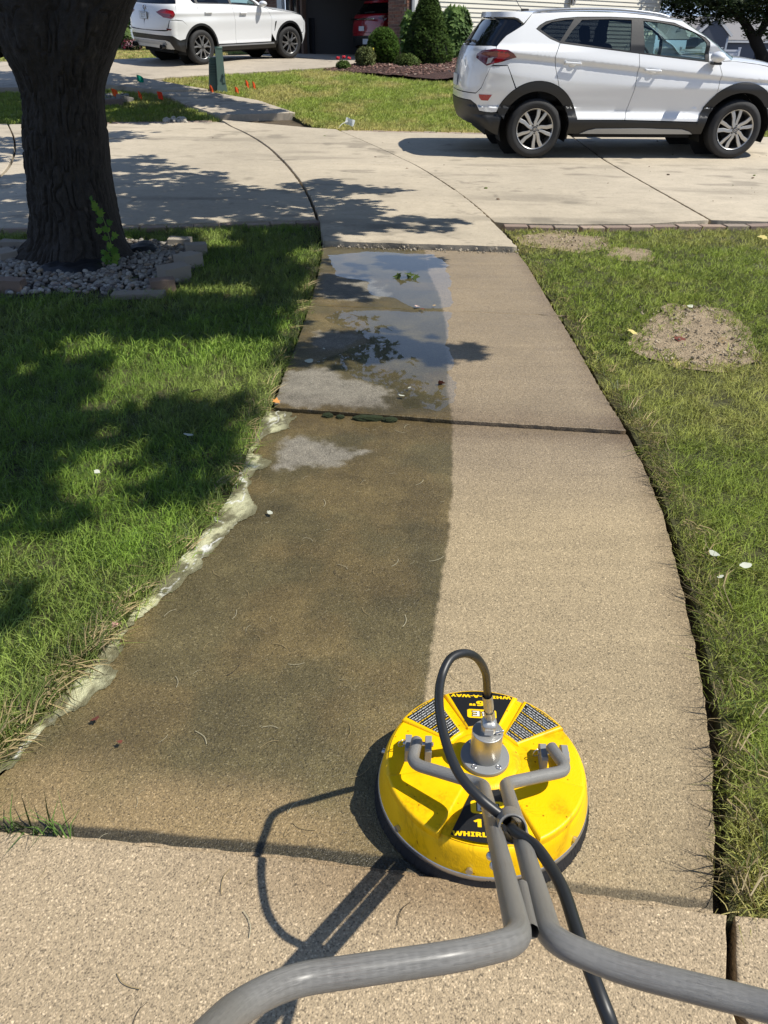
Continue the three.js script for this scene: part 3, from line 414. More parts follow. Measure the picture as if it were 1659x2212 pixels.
  obj('hose', tube([fitA.clone().lerp(fitB, 0.9).toArray(), W(1217.5, 1722, 0.30), W(1213, 1680, 0.36), W(1192, 1645, 0.418), W(1160, 1633, 0.444), W(1125, 1648, 0.45), W(1102, 1700, 0.44), W(1098, 1765, 0.443), W(1112, 1845, 0.44), W(1145, 1930, 0.434), W(1200, 1995, 0.427), go(-0.012), go(0.03), W(1335, 2112, 0.462), W(1372, 2160, 0.482), W(1408, 2225, 0.505), W(1441, 2326, 0.53), W(1464, 2395, 0.54), W(1504, 2500, 0.54), W(1530, 2570, 0.53), W(1560, 2680, 0.5)].map((p) => V3(...p)), 0.0068, 170, 16), rubber, cleaner);
}

// ================================================================ CARS
const arc = (cx, cy, r, a, b, n = 12) => Array.from({ length: n + 1 }, (_, i) => { const t = lerp(a, b, i / n) * DR; return [cx + r * Math.cos(t), cy + r * Math.sin(t)]; });
const pl = (K) => (v) => { // smooth curve through knots
  const n = K.length; if (v <= K[0][0]) return K[0][1]; if (v >= K[n - 1][0]) return K[n - 1][1];
  let i = 0; while (K[i + 1][0] < v) i++;
  const m = (k) => { const a = K[Math.max(0, k - 1)], b = K[Math.min(n - 1, k + 1)]; return (b[1] - a[1]) / (b[0] - a[0]); };
  const h = K[i + 1][0] - K[i][0], t = (v - K[i][0]) / h, d = (K[i + 1][1] - K[i][1]) / h, cl = (q) => d === 0 ? 0 : Math.sign(d) * Math.min(Math.abs(q), 2.5 * Math.abs(d)) * (q * d > 0 ? 1 : 0), m0 = cl(m(i)), m1 = cl(m(i + 1));
  const t2 = t * t, t3 = t2 * t; return (2 * t3 - 3 * t2 + 1) * K[i][1] + (t3 - 2 * t2 + t) * h * m0 + (-2 * t3 + 3 * t2) * K[i + 1][1] + (t3 - t2) * h * m1;
};
const paintWhite = pmat(0.74, 0.75, 0.76, 0.34, { clearcoat: 1, clearcoatRoughness: 0.04 });
const CM = {
  white: paintWhite, black: mat(0.013, 0.0135, 0.0145, 0.45, { bumpMap: bumpTile, bumpScale: 0.0006 }), gloss: pmat(0.01, 0.01, 0.011, 0.12), dark: mat(0.008, 0.008, 0.008, 0.9), gap: mat(0.02, 0.02, 0.02, 0.9),
  glassDark: pmat(0.16, 0.18, 0.2, 0.02, { transmission: 1, thickness: 0, ior: 1.5 }), glassClear: pmat(0.62, 0.74, 0.7, 0.02, { transmission: 1, thickness: 0, ior: 1.5 }), glassBlack: pmat(0.03, 0.035, 0.045, 0.03, { transmission: 0.85, thickness: 0, ior: 1.5 }),
  rubber: mat(0.02, 0.02, 0.021, 0.75, { bumpMap: bumpTile, bumpScale: 0.002 }), alloy: mat(0.5, 0.49, 0.47, 0.32, { metalness: 0.85 }), alloyDark: mat(0.06, 0.06, 0.062, 0.35, { metalness: 0.5 }), silver: mat(0.36, 0.38, 0.41, 0.38, { metalness: 0.5 }),
  red: pmat(0.35, 0.005, 0.012, 0.12, { clearcoat: 1, clearcoatRoughness: 0.03 }), redDark: pmat(0.11, 0.004, 0.012, 0.1, { clearcoat: 1 }), chrome: mat(0.75, 0.75, 0.75, 0.1, { metalness: 1 }), seat: mat(0.03, 0.03, 0.032, 0.85), cream: mat(0.3, 0.27, 0.22, 0.8), lampClear: pmat(0.5, 0.5, 0.5, 0.1, { clearcoat: 1 }), plate: mat(0.62, 0.64, 0.66, 0.5),
};
function carBody(root, S) {
  const Q = 0.95, n = 2.4, e = 0.004;
  const P = (u, y) => {
    const r = S.xr(y) + S.cr, f = S.xf(y) - S.cf; let x = u, z;
    if (u < r) { const q = clamp((r - u) / Q, 0, 0.9995) * Math.PI / 2, w = S.W(r, y); z = w * Math.cos(q) ** (2 / n); x = r - S.cr * Math.sin(q) ** (2 / n); }
    else if (u > f) { const q = clamp((u - f) / Q, 0, 0.9995) * Math.PI / 2, w = S.W(f, y); z = w * Math.cos(q) ** (2 / n); x = f + S.cf * Math.sin(q) ** (2 / n); }
    else z = S.W(u, y);
    return V3(x, y, z);
  };
  const N = (u, y) => { const r = S.xr(y) + S.cr - Q * 0.985, f = S.xf(y) - S.cf + Q * 0.985; u = clamp(u, r, f); return P(u + e, y).sub(P(u - e, y)).cross(P(u, y + e).sub(P(u, y - e))).normalize(); };
  const C = (y, k = 1) => [k > 0 ? S.xr(y) + S.cr - Q - 0.02 : S.xf(y) - S.cf + Q + 0.02, y];
  const sheet = (poly, side, off, depth, L, holes) => {
    const { P: pts, T, poly: out, holes: hs } = triangulate(poly, holes, L), pos = [], nor = [], idx = [], s = side;
    const put = (u, y, o) => { const p = P(u, y), q = N(u, y); pos.push(p.x + q.x * o, p.y + q.y * o, s * (p.z + q.z * o)); nor.push(q.x, q.y, s * q.z); return pos.length / 3 - 1; };
    for (const [u, y] of pts) put(u, y, off);
    for (const [a, b, c] of T) s > 0 ? idx.push(a, b, c) : idx.push(a, c, b);
    if (depth) for (const loop of [out, ...hs]) {
      const lp = resample(loop, L), m = lp.length, A = [], B = [];
      for (let i = 0; i < m; i++) { const a = lp[(i + m - 1) % m], c = lp[(i + 1) % m], l = Math.hypot(c[0] - a[0], c[1] - a[1]) || 1, o = V3((c[1] - a[1]) / l, -(c[0] - a[0]) / l, 0); const k = [put(...lp[i], off), put(...lp[i], off - depth)]; for (const v of k) { nor[v * 3] = o.x; nor[v * 3 + 1] = o.y; nor[v * 3 + 2] = 0; } A.push(k[0]); B.push(k[1]); }
      for (let i = 0; i < m; i++) { const j = (i + 1) % m; s > 0 ? idx.push(A[i], B[i], A[j], A[j], B[i], B[j]) : idx.push(A[i], A[j], B[i], A[j], B[j], B[i]); }
    }
    return geo(pos, idx, pos.flatMap((_, i) => i % 3 ? [] : [pos[i], pos[i + 1]]), nor);
  };
  const panel = (name, poly, m, { off = 0, depth = 0.02, L = 0.035, holes = [], gap = 0.0035, both = true, label = null } = {}) => { if (area2(poly) < 0) poly = poly.slice().reverse(); const p = gap ? inset(poly, gap) : poly; for (const s of both ? [1, -1] : [1]) { const o = obj(name, sheet(p, s, off, depth, L, holes), m, root); if (label) o.userData.label = label; } };
  const whole = (name, poly, m, o = {}) => { if (area2(poly) < 0) poly = poly.slice().reverse(); const p = o.gap === 0 ? poly : inset(poly, 0.003); return obj(name, [1, -1].map((s) => sheet(p, s, o.off ?? 0, o.depth ?? 0.02, o.L ?? 0.045, [])), m, root); }; // one part that crosses the middle of the car
  const top = (name, pts, m, nz = 18) => { // a lid (roof, bonnet, screen) between the two edges: pts [x, y, rise, forward bulge]
    const c = new THREE.CatmullRomCurve3(pts.map(([x, y]) => V3(x, y, 0))), nx = 26, pos = [], idx = [];
    for (let i = 0; i <= nx; i++) { const t = i / nx, k = t * (pts.length - 1), a = Math.min(pts.length - 2, Math.floor(k)), f = k - a, p = c.getPoint(t), rise = lerp(pts[a][2], pts[a + 1][2], f), fw = lerp(pts[a][3] || 0, pts[a + 1][3] || 0, f), w = S.W(p.x, p.y); for (let j = 0; j <= nz; j++) { const s = -Math.sin((j / nz - 0.5) * Math.PI), b = 1 - Math.abs(s) ** 2.4; pos.push(p.x + fw * b, p.y + rise * b ** 0.7, s * w); } }
    for (let i = 0; i < nx; i++) for (let j = 0; j < nz; j++) { const a = i * (nz + 1) + j, b = a + nz + 1; idx.push(a, a + 1, b, b, a + 1, b + 1); }
    const g = geo(pos, idx, pos.flatMap((_, i) => i % 3 ? [] : [pos[i], pos[i + 2]])); return obj(name, g, m, root);
  };
  return { P, N, C, panel, whole, top };
}
function tyre(R, r, w) { const h = w / 2; return new THREE.LatheGeometry(new THREE.SplineCurve([[r, -h * 0.8], [r + 0.012, -h * 0.92], [(r + R) / 2, -h * 1.02], [R - 0.028, -h * 0.93], [R - 0.008, -h * 0.78], [R, -h * 0.55], [R, h * 0.55], [R - 0.008, h * 0.78], [R - 0.028, h * 0.93], [(r + R) / 2, h * 1.02], [r + 0.012, h * 0.92], [r, h * 0.8]].map((p) => new THREE.Vector2(...p))).getPoints(60), 56).rotateX(Math.PI / 2); }
function makeWheel(R, r, w, style) { // outside towards +z
  const g = new THREE.Group(); g.name = 'wheel';
  obj('tyre', tyre(R, r, w), CM.rubber, g);
  const zf = w / 2 - 0.03, blade = (pts, d0 = 0.016) => new THREE.ExtrudeGeometry(new THREE.Shape(pts.map((p) => new THREE.Vector2(...p))), { depth: d0, bevelEnabled: true, bevelThickness: 0.006, bevelSize: 0.005, bevelSegments: 2, curveSegments: 6 });
  const barrel = [new THREE.LatheGeometry([[r - 0.012, -w / 2 + 0.02], [r - 0.02, -0.02], [r - 0.016, zf], [r - 0.004, w / 2 - 0.008], [r + 0.004, w / 2 - 0.006]].map((p) => new THREE.Vector2(...p)), 56).rotateX(Math.PI / 2)];
  const sp = []; const cap = cyl(0.033, 0.036, 0.012, 0, 0, 0, 28).rotateX(Math.PI / 2).translate(0, 0, zf + 0.022);
  if (style === 'blade') for (let k = 0; k < 5; k++) { // pairs of bent blades
    sp.push(blade([[0.03, -0.014], [0.085, -0.02], [0.15, -0.05], [r - 0.008, -0.062], [r - 0.006, -0.022], [0.15, -0.014], [0.085, 0.012], [0.03, 0.016]]).rotateX(0.06).rotateZ(k * 72 * DR + 0.35).translate(0, 0, zf));
    sp.push(blade([[0.03, -0.012], [0.1, -0.012], [0.16, -0.026], [r - 0.007, -0.03], [r - 0.006, 0.004], [0.16, 0.006], [0.1, 0.014], [0.03, 0.012]]).rotateX(-0.04).rotateZ((k * 72 + 38) * DR + 0.35).translate(0, 0, zf - 0.004));
  } else for (let k = 0; k < 5; k++) for (const s of [-1, 1]) sp.push(blade([[0.03, 0.012 * s - 0.014], [0.11, 0.02 * s - 0.013], [0.15, 0.03 * s - 0.013], [r - 0.008, 0.075 * s - 0.014], [r - 0.008, 0.075 * s + 0.014], [0.15, 0.03 * s + 0.015], [0.11, 0.02 * s + 0.013], [0.03, 0.012 * s + 0.014]].sort(() => 0)).rotateZ(k * 72 * DR + 0.3).translate(0, 0, zf));
  sp.push(cyl(0.062, 0.07, 0.03, 0, 0, 0, 32).rotateX(Math.PI / 2).translate(0, 0, zf + 0.004));
  obj('rim', merge([...barrel, ...sp]), style === 'blade' ? CM.alloy : mat(0.3, 0.3, 0.3, 0.3, { metalness: 0.8 }), g);
  for (let k = 0; k < 5; k++) obj('wheel_nut', cyl(0.0095, 0.0105, 0.01, 0, 0, 0, 10).rotateX(Math.PI / 2).translate(0.05 * Math.cos(k * 72 * DR + 0.95), 0.05 * Math.sin(k * 72 * DR + 0.95), zf + 0.022), CM.alloyDark, g);
  obj('hub_cap', [cap], CM.alloyDark, g);
  if (style === 'blade') obj('emblem', [new THREE.TorusGeometry(0.02, 0.0022, 8, 28).scale(1.2, 0.85, 1), box(0.004, 0.024, 0.003, -0.007, 0, 0).rotateZ(-0.2), box(0.004, 0.024, 0.003, 0.007, 0, 0).rotateZ(-0.2), box(0.016, 0.004, 0.003)].map((q) => q.translate(0, 0, zf + 0.0295)), CM.chrome, g);
  obj('brake_disc', [new THREE.CylinderGeometry(0.15, 0.15, 0.02, 36).rotateX(Math.PI / 2).translate(0, 0, zf - 0.09), new THREE.CylinderGeometry(r - 0.02, r - 0.02, 0.01, 36).rotateX(Math.PI / 2).translate(0, 0, -0.06)], CM.dark, g);
  return g;
}
function wheels(root, x1, R, r, w, track, style, steer = 0) { const p = makeWheel(R, r, w, style); [[0, 1], [x1, 1], [0, -1], [x1, -1]].forEach(([x, s], i) => { const g = i ? p.clone() : p; g.name = 'wheel'; g.position.set(x, R, s * track); g.rotation.set(0, (s < 0 ? Math.PI : 0) + (x ? steer : 0), 0); g.rotateZ(i * 0.5); root.add(g); }); }
function innards(root, D) { // the dark cabin with its seats, seen through the glass
  obj('underbody', [box(D.len * 0.9, 0.24, 1.1, D.mid, 0.36, 0), box(D.wb - 1.1, 0.12, 1.55, D.wb / 2, 0.3, 0)], CM.dark, root);
  for (const x of [0, D.wb]) for (const s of [1, -1]) obj('wheel_well', [new THREE.CylinderGeometry(D.rw, D.rw, 0.36, 28, 1, true, -Math.PI / 2 - 0.35, Math.PI + 0.7).rotateY(0).rotateX(-Math.PI / 2).translate(x, D.cy, s * (D.hw - 0.23)), new THREE.CircleGeometry(D.rw, 28).translate(x, D.cy, s * (D.hw - 0.41))], CM.dark, root);
  const sg = (x, z, rake) => [box(0.5, 0.16, 0.5, x + 0.1, 0.72, z, 0.05), new RoundedBoxGeometry(0.15, 0.6, 0.5, 3, 0.06).rotateZ(rake).translate(x - 0.2, 1.0, z), new RoundedBoxGeometry(0.1, 0.19, 0.27, 3, 0.045).rotateZ(rake).translate(x - 0.29, 1.385, z), cyl(0.008, 0.008, 0.12, x - 0.275, 1.27, z - 0.06, 8), cyl(0.008, 0.008, 0.12, x - 0.275, 1.27, z + 0.06, 8)];
  for (const z of [0.38, -0.38]) obj('front_seat', sg(D.seat, z, 0.22), CM.seat, root);
  obj('rear_seat', [box(0.5, 0.16, 1.3, D.seat - 0.85, 0.72, 0, 0.05), new RoundedBoxGeometry(0.15, 0.6, 1.3, 3, 0.06).rotateZ(0.3).translate(D.seat - 1.13, 1.0, 0), ...[-0.45, 0.45].map((z) => new RoundedBoxGeometry(0.09, 0.17, 0.26, 3, 0.04).rotateZ(0.3).translate(D.seat - 1.24, 1.36, z))], CM.seat, root);
  obj('dashboard', [new RoundedBoxGeometry(0.5, 0.3, 1.5, 3, 0.08).translate(D.dash, 0.98, 0)], CM.seat, root);
  obj('steering_wheel', [new THREE.TorusGeometry(0.185, 0.016, 10, 40).rotateY(Math.PI / 2).rotateZ(0.4).translate(D.dash - 0.36, 1.06, D.driver * 0.38), new RoundedBoxGeometry(0.05, 0.13, 0.2, 2, 0.02).rotateZ(0.4).translate(D.dash - 0.34, 1.06, D.driver * 0.38)], CM.seat, root);
  obj('cabin_floor', [box(2.9, 0.05, 1.5, D.wb / 2 - 0.2, 0.58, 0), box(0.8, 0.45, 1.3, -0.35, 0.72, 0)], CM.dark, root);
  obj('headlining', [box(1.7, 0.02, 1.0, D.seat - 0.25, D.roof, 0)], CM.cream, root);
}
function seatCar(root, [x, d], yaw, wb, track) { // stand the car on the ground with its right rear tyre at [x, d]
  const c = Math.cos(yaw), s = Math.sin(yaw), at = (lx, lz) => [x + lx * c + (lz - track) * s, d + lx * s - (lz - track) * c];
  const h = (lx, lz) => { const q = at(lx, lz); return V3(q[0], H(...q) + 0.021, -q[1]); };
  const a = h(0, track), b = h(0, -track), f = h(wb, track), X = f.clone().sub(a).normalize(), Zd = a.clone().sub(b).normalize(), Y = Zd.clone().cross(X).normalize(), Z2 = X.clone().cross(Y);
  root.position.copy(a.clone().add(b).multiplyScalar(0.5)); root.quaternion.setFromRotationMatrix(new THREE.Matrix4().makeBasis(X, Y, Z2));
}
// ---- the white crossover on the driveway
function crossoverShape() {
  const base = pl([[0.16, 0.8], [0.29, 0.87], [0.37, 0.915], [0.43, 0.93], [0.475, 0.925], [0.56, 0.872], [0.7, 0.89], [0.85, 0.91], [0.97, 0.9], [1.035, 0.89], [1.09, 0.915], [1.13, 0.907], [1.2, 0.88], [1.3, 0.84], [1.6, 0.68], [1.7, 0.6]]);
  return { cr: 0.3, cf: 0.36, xr: pl([[0.3, -0.8], [0.45, -0.89], [0.65, -0.94], [0.85, -0.93], [1.05, -0.9], [1.2, -0.86], [1.3, -0.8], [1.45, -0.69], [1.54, -0.62], [1.62, -0.6]]), xf: pl([[0.3, 3.42], [0.6, 3.54], [0.9, 3.5], [1.0, 3.42], [1.1, 3.3], [1.3, 3.2]]),
    W: (x, y) => { const yc = 1.185 - 0.086 * (x + 0.25), k = y > 0.75 && y < 1.3 ? (1.09 - yc) * sstep(0.75, 0.95, y) * sstep(1.3, 1.2, y) : 0; let w = base(y + k); const door = sstep(0.35, 0.6, x) * sstep(2.35, 2.0, x); if (y < 0.6) w = lerp(Math.max(w, 0.905 * sstep(0.1, 0.35, y) + 0.0), w, door); const hip = Math.exp(-(((x) / 0.5) ** 2)) + Math.exp(-(((x - 2.67) / 0.5) ** 2)); w += 0.018 * hip * sstep(1.2, 0.8, y) * sstep(0.3, 0.6, y); return w * (1 - 0.1 * clamp((-0.25 - x) / 0.6) ** 2 - 0.1 * clamp((x - 2.5) / 1) ** 2); } };
}
function makeCrossover(root, PW, near = true) {
  const S = crossoverShape(), B = carBody(root, S), C = B.C, ro = 0.55, cy = 0.345, fx = 2.67;
  const dlo = [[-0.075, 1.449], [-0.03, 1.487], [0.05, 1.527], [0.22, 1.56], [0.45, 1.577], [0.85, 1.582], [1.27, 1.571], [1.67, 1.527], [1.95, 1.45], [2.06, 1.385], [2.13, 1.325], [2.145, 1.118], [1.7, 1.158], [1.237, 1.203], [0.62, 1.264], [0.224, 1.305], [0.1, 1.348]];
  const gq = [[-0.025, 1.448], [0.03, 1.49], [0.12, 1.525], [0.3, 1.55], [0.4, 1.555], [0.225, 1.322], [0.1, 1.375]], gr = [[0.28, 1.32], [0.38, 1.44], [0.5, 1.55], [0.85, 1.562], [1.13, 1.556], [1.12, 1.228], [0.7, 1.272]], gf = [[1.275, 1.548], [1.5, 1.532], [1.67, 1.508], [1.93, 1.435], [2.03, 1.375], [2.09, 1.325], [2.1, 1.135], [1.7, 1.172], [1.305, 1.21]];
  B.panel('body_side', [[0.224, 1.305], [0.18, 1.2], [0.165, 1.158], [0.19, 1.03], [0.252, 0.84], ...arc(0, cy, ro, 62, 122, 14), [-0.42, 1.06], [-0.6, 1.06], [-0.585, 1.26], [-0.446, 1.378], [-0.235, 1.49], [-0.12, 1.612], [0.4, 1.634], [1.0, 1.63], [1.4, 1.602], [1.777, 1.548], [2.1, 1.372], [2.3, 1.24], [2.453, 1.132], [2.28, 1.122], [2.147, 1.118], ...dlo.slice(0, 11).reverse(), [0.1, 1.348]], PW);
  B.panel('window_frame', dlo, CM.black, { off: -0.004, holes: [gq, gr, gf], gap: 0.002 });
  B.panel('window', gq, CM.glassDark, { off: -0.012, depth: 0, gap: -0.006 }); B.panel('window', gr, CM.glassDark, { off: -0.012, depth: 0, gap: -0.006 }); B.panel('window', gf, CM.glassClear, { off: -0.012, depth: 0, gap: -0.006 });
  B.panel('rear_door', [[0.224, 1.303], [0.62, 1.262], [1.237, 1.201], [1.25, 1.05], [1.235, 0.8], [1.165, 0.46], ...arc(0, cy, ro, 12, 62, 10), [0.252, 0.84], [0.19, 1.03], [0.165, 1.158], [0.18, 1.2]], PW);
  B.panel('front_door', [[1.237, 1.201], [1.7, 1.156], [2.147, 1.116], [2.28, 1.12], [2.335, 0.98], [2.32, 0.8], [2.258, 0.58], [2.19, 0.44], [1.165, 0.46], [1.235, 0.8], [1.25, 1.05]], PW);
  B.panel('fender', [[2.28, 1.122], [2.453, 1.13], [2.8, 1.095], [3.05, 1.055], [3.22, 1.01], [3.3, 0.93], [3.24, 0.7], ...arc(fx, cy, ro, 24, 169, 22), [2.258, 0.58], [2.32, 0.8], [2.335, 0.98]], PW);
  B.panel('arch_cladding', [...arc(0, cy, ro, 10, 158, 26), ...arc(0, cy, 0.435, 165, -6, 26)], CM.black, { off: 0.012, depth: 0.05 });
  B.panel('arch_cladding', [...arc(fx, cy, ro, 8, 172, 26), ...arc(fx, cy, 0.435, 182, -3, 26)], CM.black, { off: 0.012, depth: 0.05 });
  B.panel('sill_cladding', [[0.5, 0.46], [1.165, 0.456], [2.17, 0.436], [2.24, 0.39], [2.24, 0.292], [0.43, 0.292], [0.43, 0.39]], CM.black, { off: 0.004, depth: 0.1 });
  B.panel('sill_trim', [[0.6, 0.298], [0.7, 0.345], [0.8, 0.366], [1.4, 0.372], [1.95, 0.362], [2.06, 0.335], [2.12, 0.298]], CM.silver, { off: 0.014, depth: 0.012 });
  B.panel('mud_flap', [[0.44, 0.34], [0.47, 0.34], [0.47, 0.2], [0.445, 0.2]], CM.black, { off: -0.03, depth: 0.02 });
  B.whole('rear_bumper', [[-0.42, 1.058], [-0.3, 0.81], ...arc(0, cy, ro, 122, 159, 8), [-0.57, 0.535], [-0.8, 0.55], [-0.87, 0.62], [-1.02, 0.665], C(0.66), C(0.74), [-0.9, 0.745], [-0.78, 0.81], [-0.63, 1.05]], PW, { L: 0.06 });
  B.whole('bumper_cladding', [...arc(0, cy, 0.47, 190, 158, 6), [-0.52, 0.535], [-0.8, 0.548], [-0.87, 0.618], [-1.02, 0.663], C(0.655), C(0.4), [-1.0, 0.38], [-0.75, 0.35]], CM.black, { L: 0.06, depth: 0.05 });
  B.whole('tailgate', [[-0.605, 1.058], [-0.63, 1.05], [-0.78, 0.815], [-0.9, 0.75], C(0.745), C(1.255), [-0.7, 1.268], [-0.59, 1.262]], PW, { L: 0.06 });
  B.whole('rear_window', [[-0.24, 1.485], [-0.446, 1.374], [-0.59, 1.268], [-0.7, 1.272], C(1.262), C(1.55), [-0.34, 1.548]], CM.glassBlack, { off: -0.006, L: 0.06, depth: 0 });
  B.whole('spoiler', [[-0.11, 1.614], [-0.235, 1.497], [-0.3, 1.548], [-0.36, 1.56], C(1.56), C(1.625), [-0.3, 1.622]], PW, { off: 0.012, depth: 0.05, L: 0.05 });
  B.panel('tail_lamp', [[-0.31, 1.148], [-0.36, 1.195], [-0.43, 1.228], [-0.62, 1.238], [-0.9, 1.215], [-1.0, 1.18], [-1.0, 1.13], [-0.84, 1.085], [-0.72, 1.05], [-0.5, 1.092]], CM.redDark, { off: 0.006, depth: 0.02, L: 0.04 });
  B.panel('tail_lamp', [[-0.4, 1.172], [-0.46, 1.215], [-0.57, 1.222], [-0.545, 1.16], [-0.62, 1.08], [-0.7, 1.06], [-0.5, 1.1]], CM.red, { off: 0.009, depth: 0.004, L: 0.04, gap: 0 });
  B.panel('reversing_lamp', [[-0.6, 1.145], [-0.71, 1.135], [-0.73, 1.07], [-0.65, 1.085]], CM.lampClear, { off: 0.009, depth: 0.004, L: 0.04, gap: 0 });
  B.panel('reflector', [[-0.585, 0.735], [-0.82, 0.738], [-0.8, 0.7], [-0.75, 0.672], [-0.63, 0.668]], CM.red, { off: 0.006, depth: 0.02, L: 0.04, gap: 0 });
  B.whole('front_bumper', [[3.26, 0.9], [3.22, 0.7], ...arc(fx, cy, ro, 22, -4, 6), C(0.28, -1), C(0.93, -1), [3.5, 0.93]], PW, { L: 0.06 });
  B.panel('headlamp', [[3.13, 1.02], [3.3, 0.985], [3.7, 0.94], [3.7, 0.86], [3.42, 0.9], [3.25, 0.95]], CM.gloss, { off: 0.006, L: 0.04 });
  B.top('bonnet', [[2.43, 1.132, 0.05, 0.1], [2.8, 1.097, 0.06, 0.05], [3.05, 1.057, 0.06, 0.04], [3.25, 1.0, 0.04, 0.08], [3.34, 0.92, 0.0, 0.12]], PW);
  B.top('windscreen', [[1.777, 1.55, 0.028, 0.02], [2.1, 1.374, 0.02, 0.12], [2.44, 1.138, 0.0, 0.3]], CM.glassClear);
  B.top('roof', [[1.777, 1.55, 0.028, 0.02], [1.4, 1.604, 0.028, 0], [1.0, 1.632, 0.028, 0], [0.4, 1.636, 0.028, 0], [-0.12, 1.614, 0.025, 0], [-0.34, 1.58, 0.03, -0.2]], PW);
  for (const s of [1, -1]) {
    obj('roof_rail', tube([[-0.1, 1.612, 0.645 * s], [0.05, 1.643, 0.645 * s], [0.5, 1.662, 0.645 * s], [1.0, 1.658, 0.645 * s], [1.45, 1.622, 0.64 * s], [1.62, 1.585, 0.645 * s]].map((p) => V3(...p)), 0.014, 30, 8), CM.silver, root);
    const m = obj('wing_mirror', [new THREE.SphereGeometry(1, 24, 16).scale(0.085, 0.062, 0.115).translate(2.2, 1.175, 1.0 * s), box(0.09, 0.03, 0.16, 2.2, 1.12, 0.93 * s, 0.012)], PW, root);
    obj('mirror_base', box(0.11, 0.03, 0.12, 2.2, 1.105, 0.97 * s, 0.012), CM.black, m);
    for (const [x, y] of [[0.395, 1.092], [1.43, 1.02]]) obj('door_handle', [new RoundedBoxGeometry(0.21, 0.026, 0.022, 3, 0.01).rotateZ(-0.05).translate(x, y, 0.938 * s), box(0.025, 0.024, 0.05, x - 0.09, y + 0.004, 0.915 * s), box(0.025, 0.024, 0.05, x + 0.09, y - 0.004, 0.915 * s), new THREE.SphereGeometry(1, 16, 10).scale(0.045, 0.026, 0.012).translate(x, y - 0.016, 0.906 * s)], PW, root);
  }
  obj('aerial', [tube([V3(-0.13, 1.645, 0.1), V3(-0.2, 1.72, 0.1), V3(-0.33, 1.9, 0.1)], 0.004, 8, 6), new RoundedBoxGeometry(0.1, 0.025, 0.05, 2, 0.01).translate(-0.1, 1.65, 0.1)], CM.black, root);
  obj('rear_wiper', [new RoundedBoxGeometry(0.09, 0.035, 0.2, 2, 0.015).translate(-0.77, 1.3, 0.05), box(0.02, 0.02, 0.4, -0.78, 1.31, 0.3)], CM.black, root);
  obj('number_plate', [box(0.012, 0.13, 0.3, -0.945, 0.86, 0)], CM.plate, root);
  wheels(root, fx, 0.349, 0.236, 0.225, 0.81, 'blade');
  innards(root, { len: 4.2, mid: 1.3, wb: fx, rw: 0.45, cy, hw: 0.9, seat: 1.15, dash: 2.15, driver: -1, roof: 1.575 });
}
{
  const car = thing('parked_car', 'white compact crossover with black wheel arches parked side-on across the driveway', 'car');
  makeCrossover(car, paintWhite);
  const a = G(1147.5, 345.5), b = G(1596.5, 346.5);
  seatCar(car, a, Math.atan2(b[1] - a[1], b[0] - a[0]), 2.67, 0.9);
}
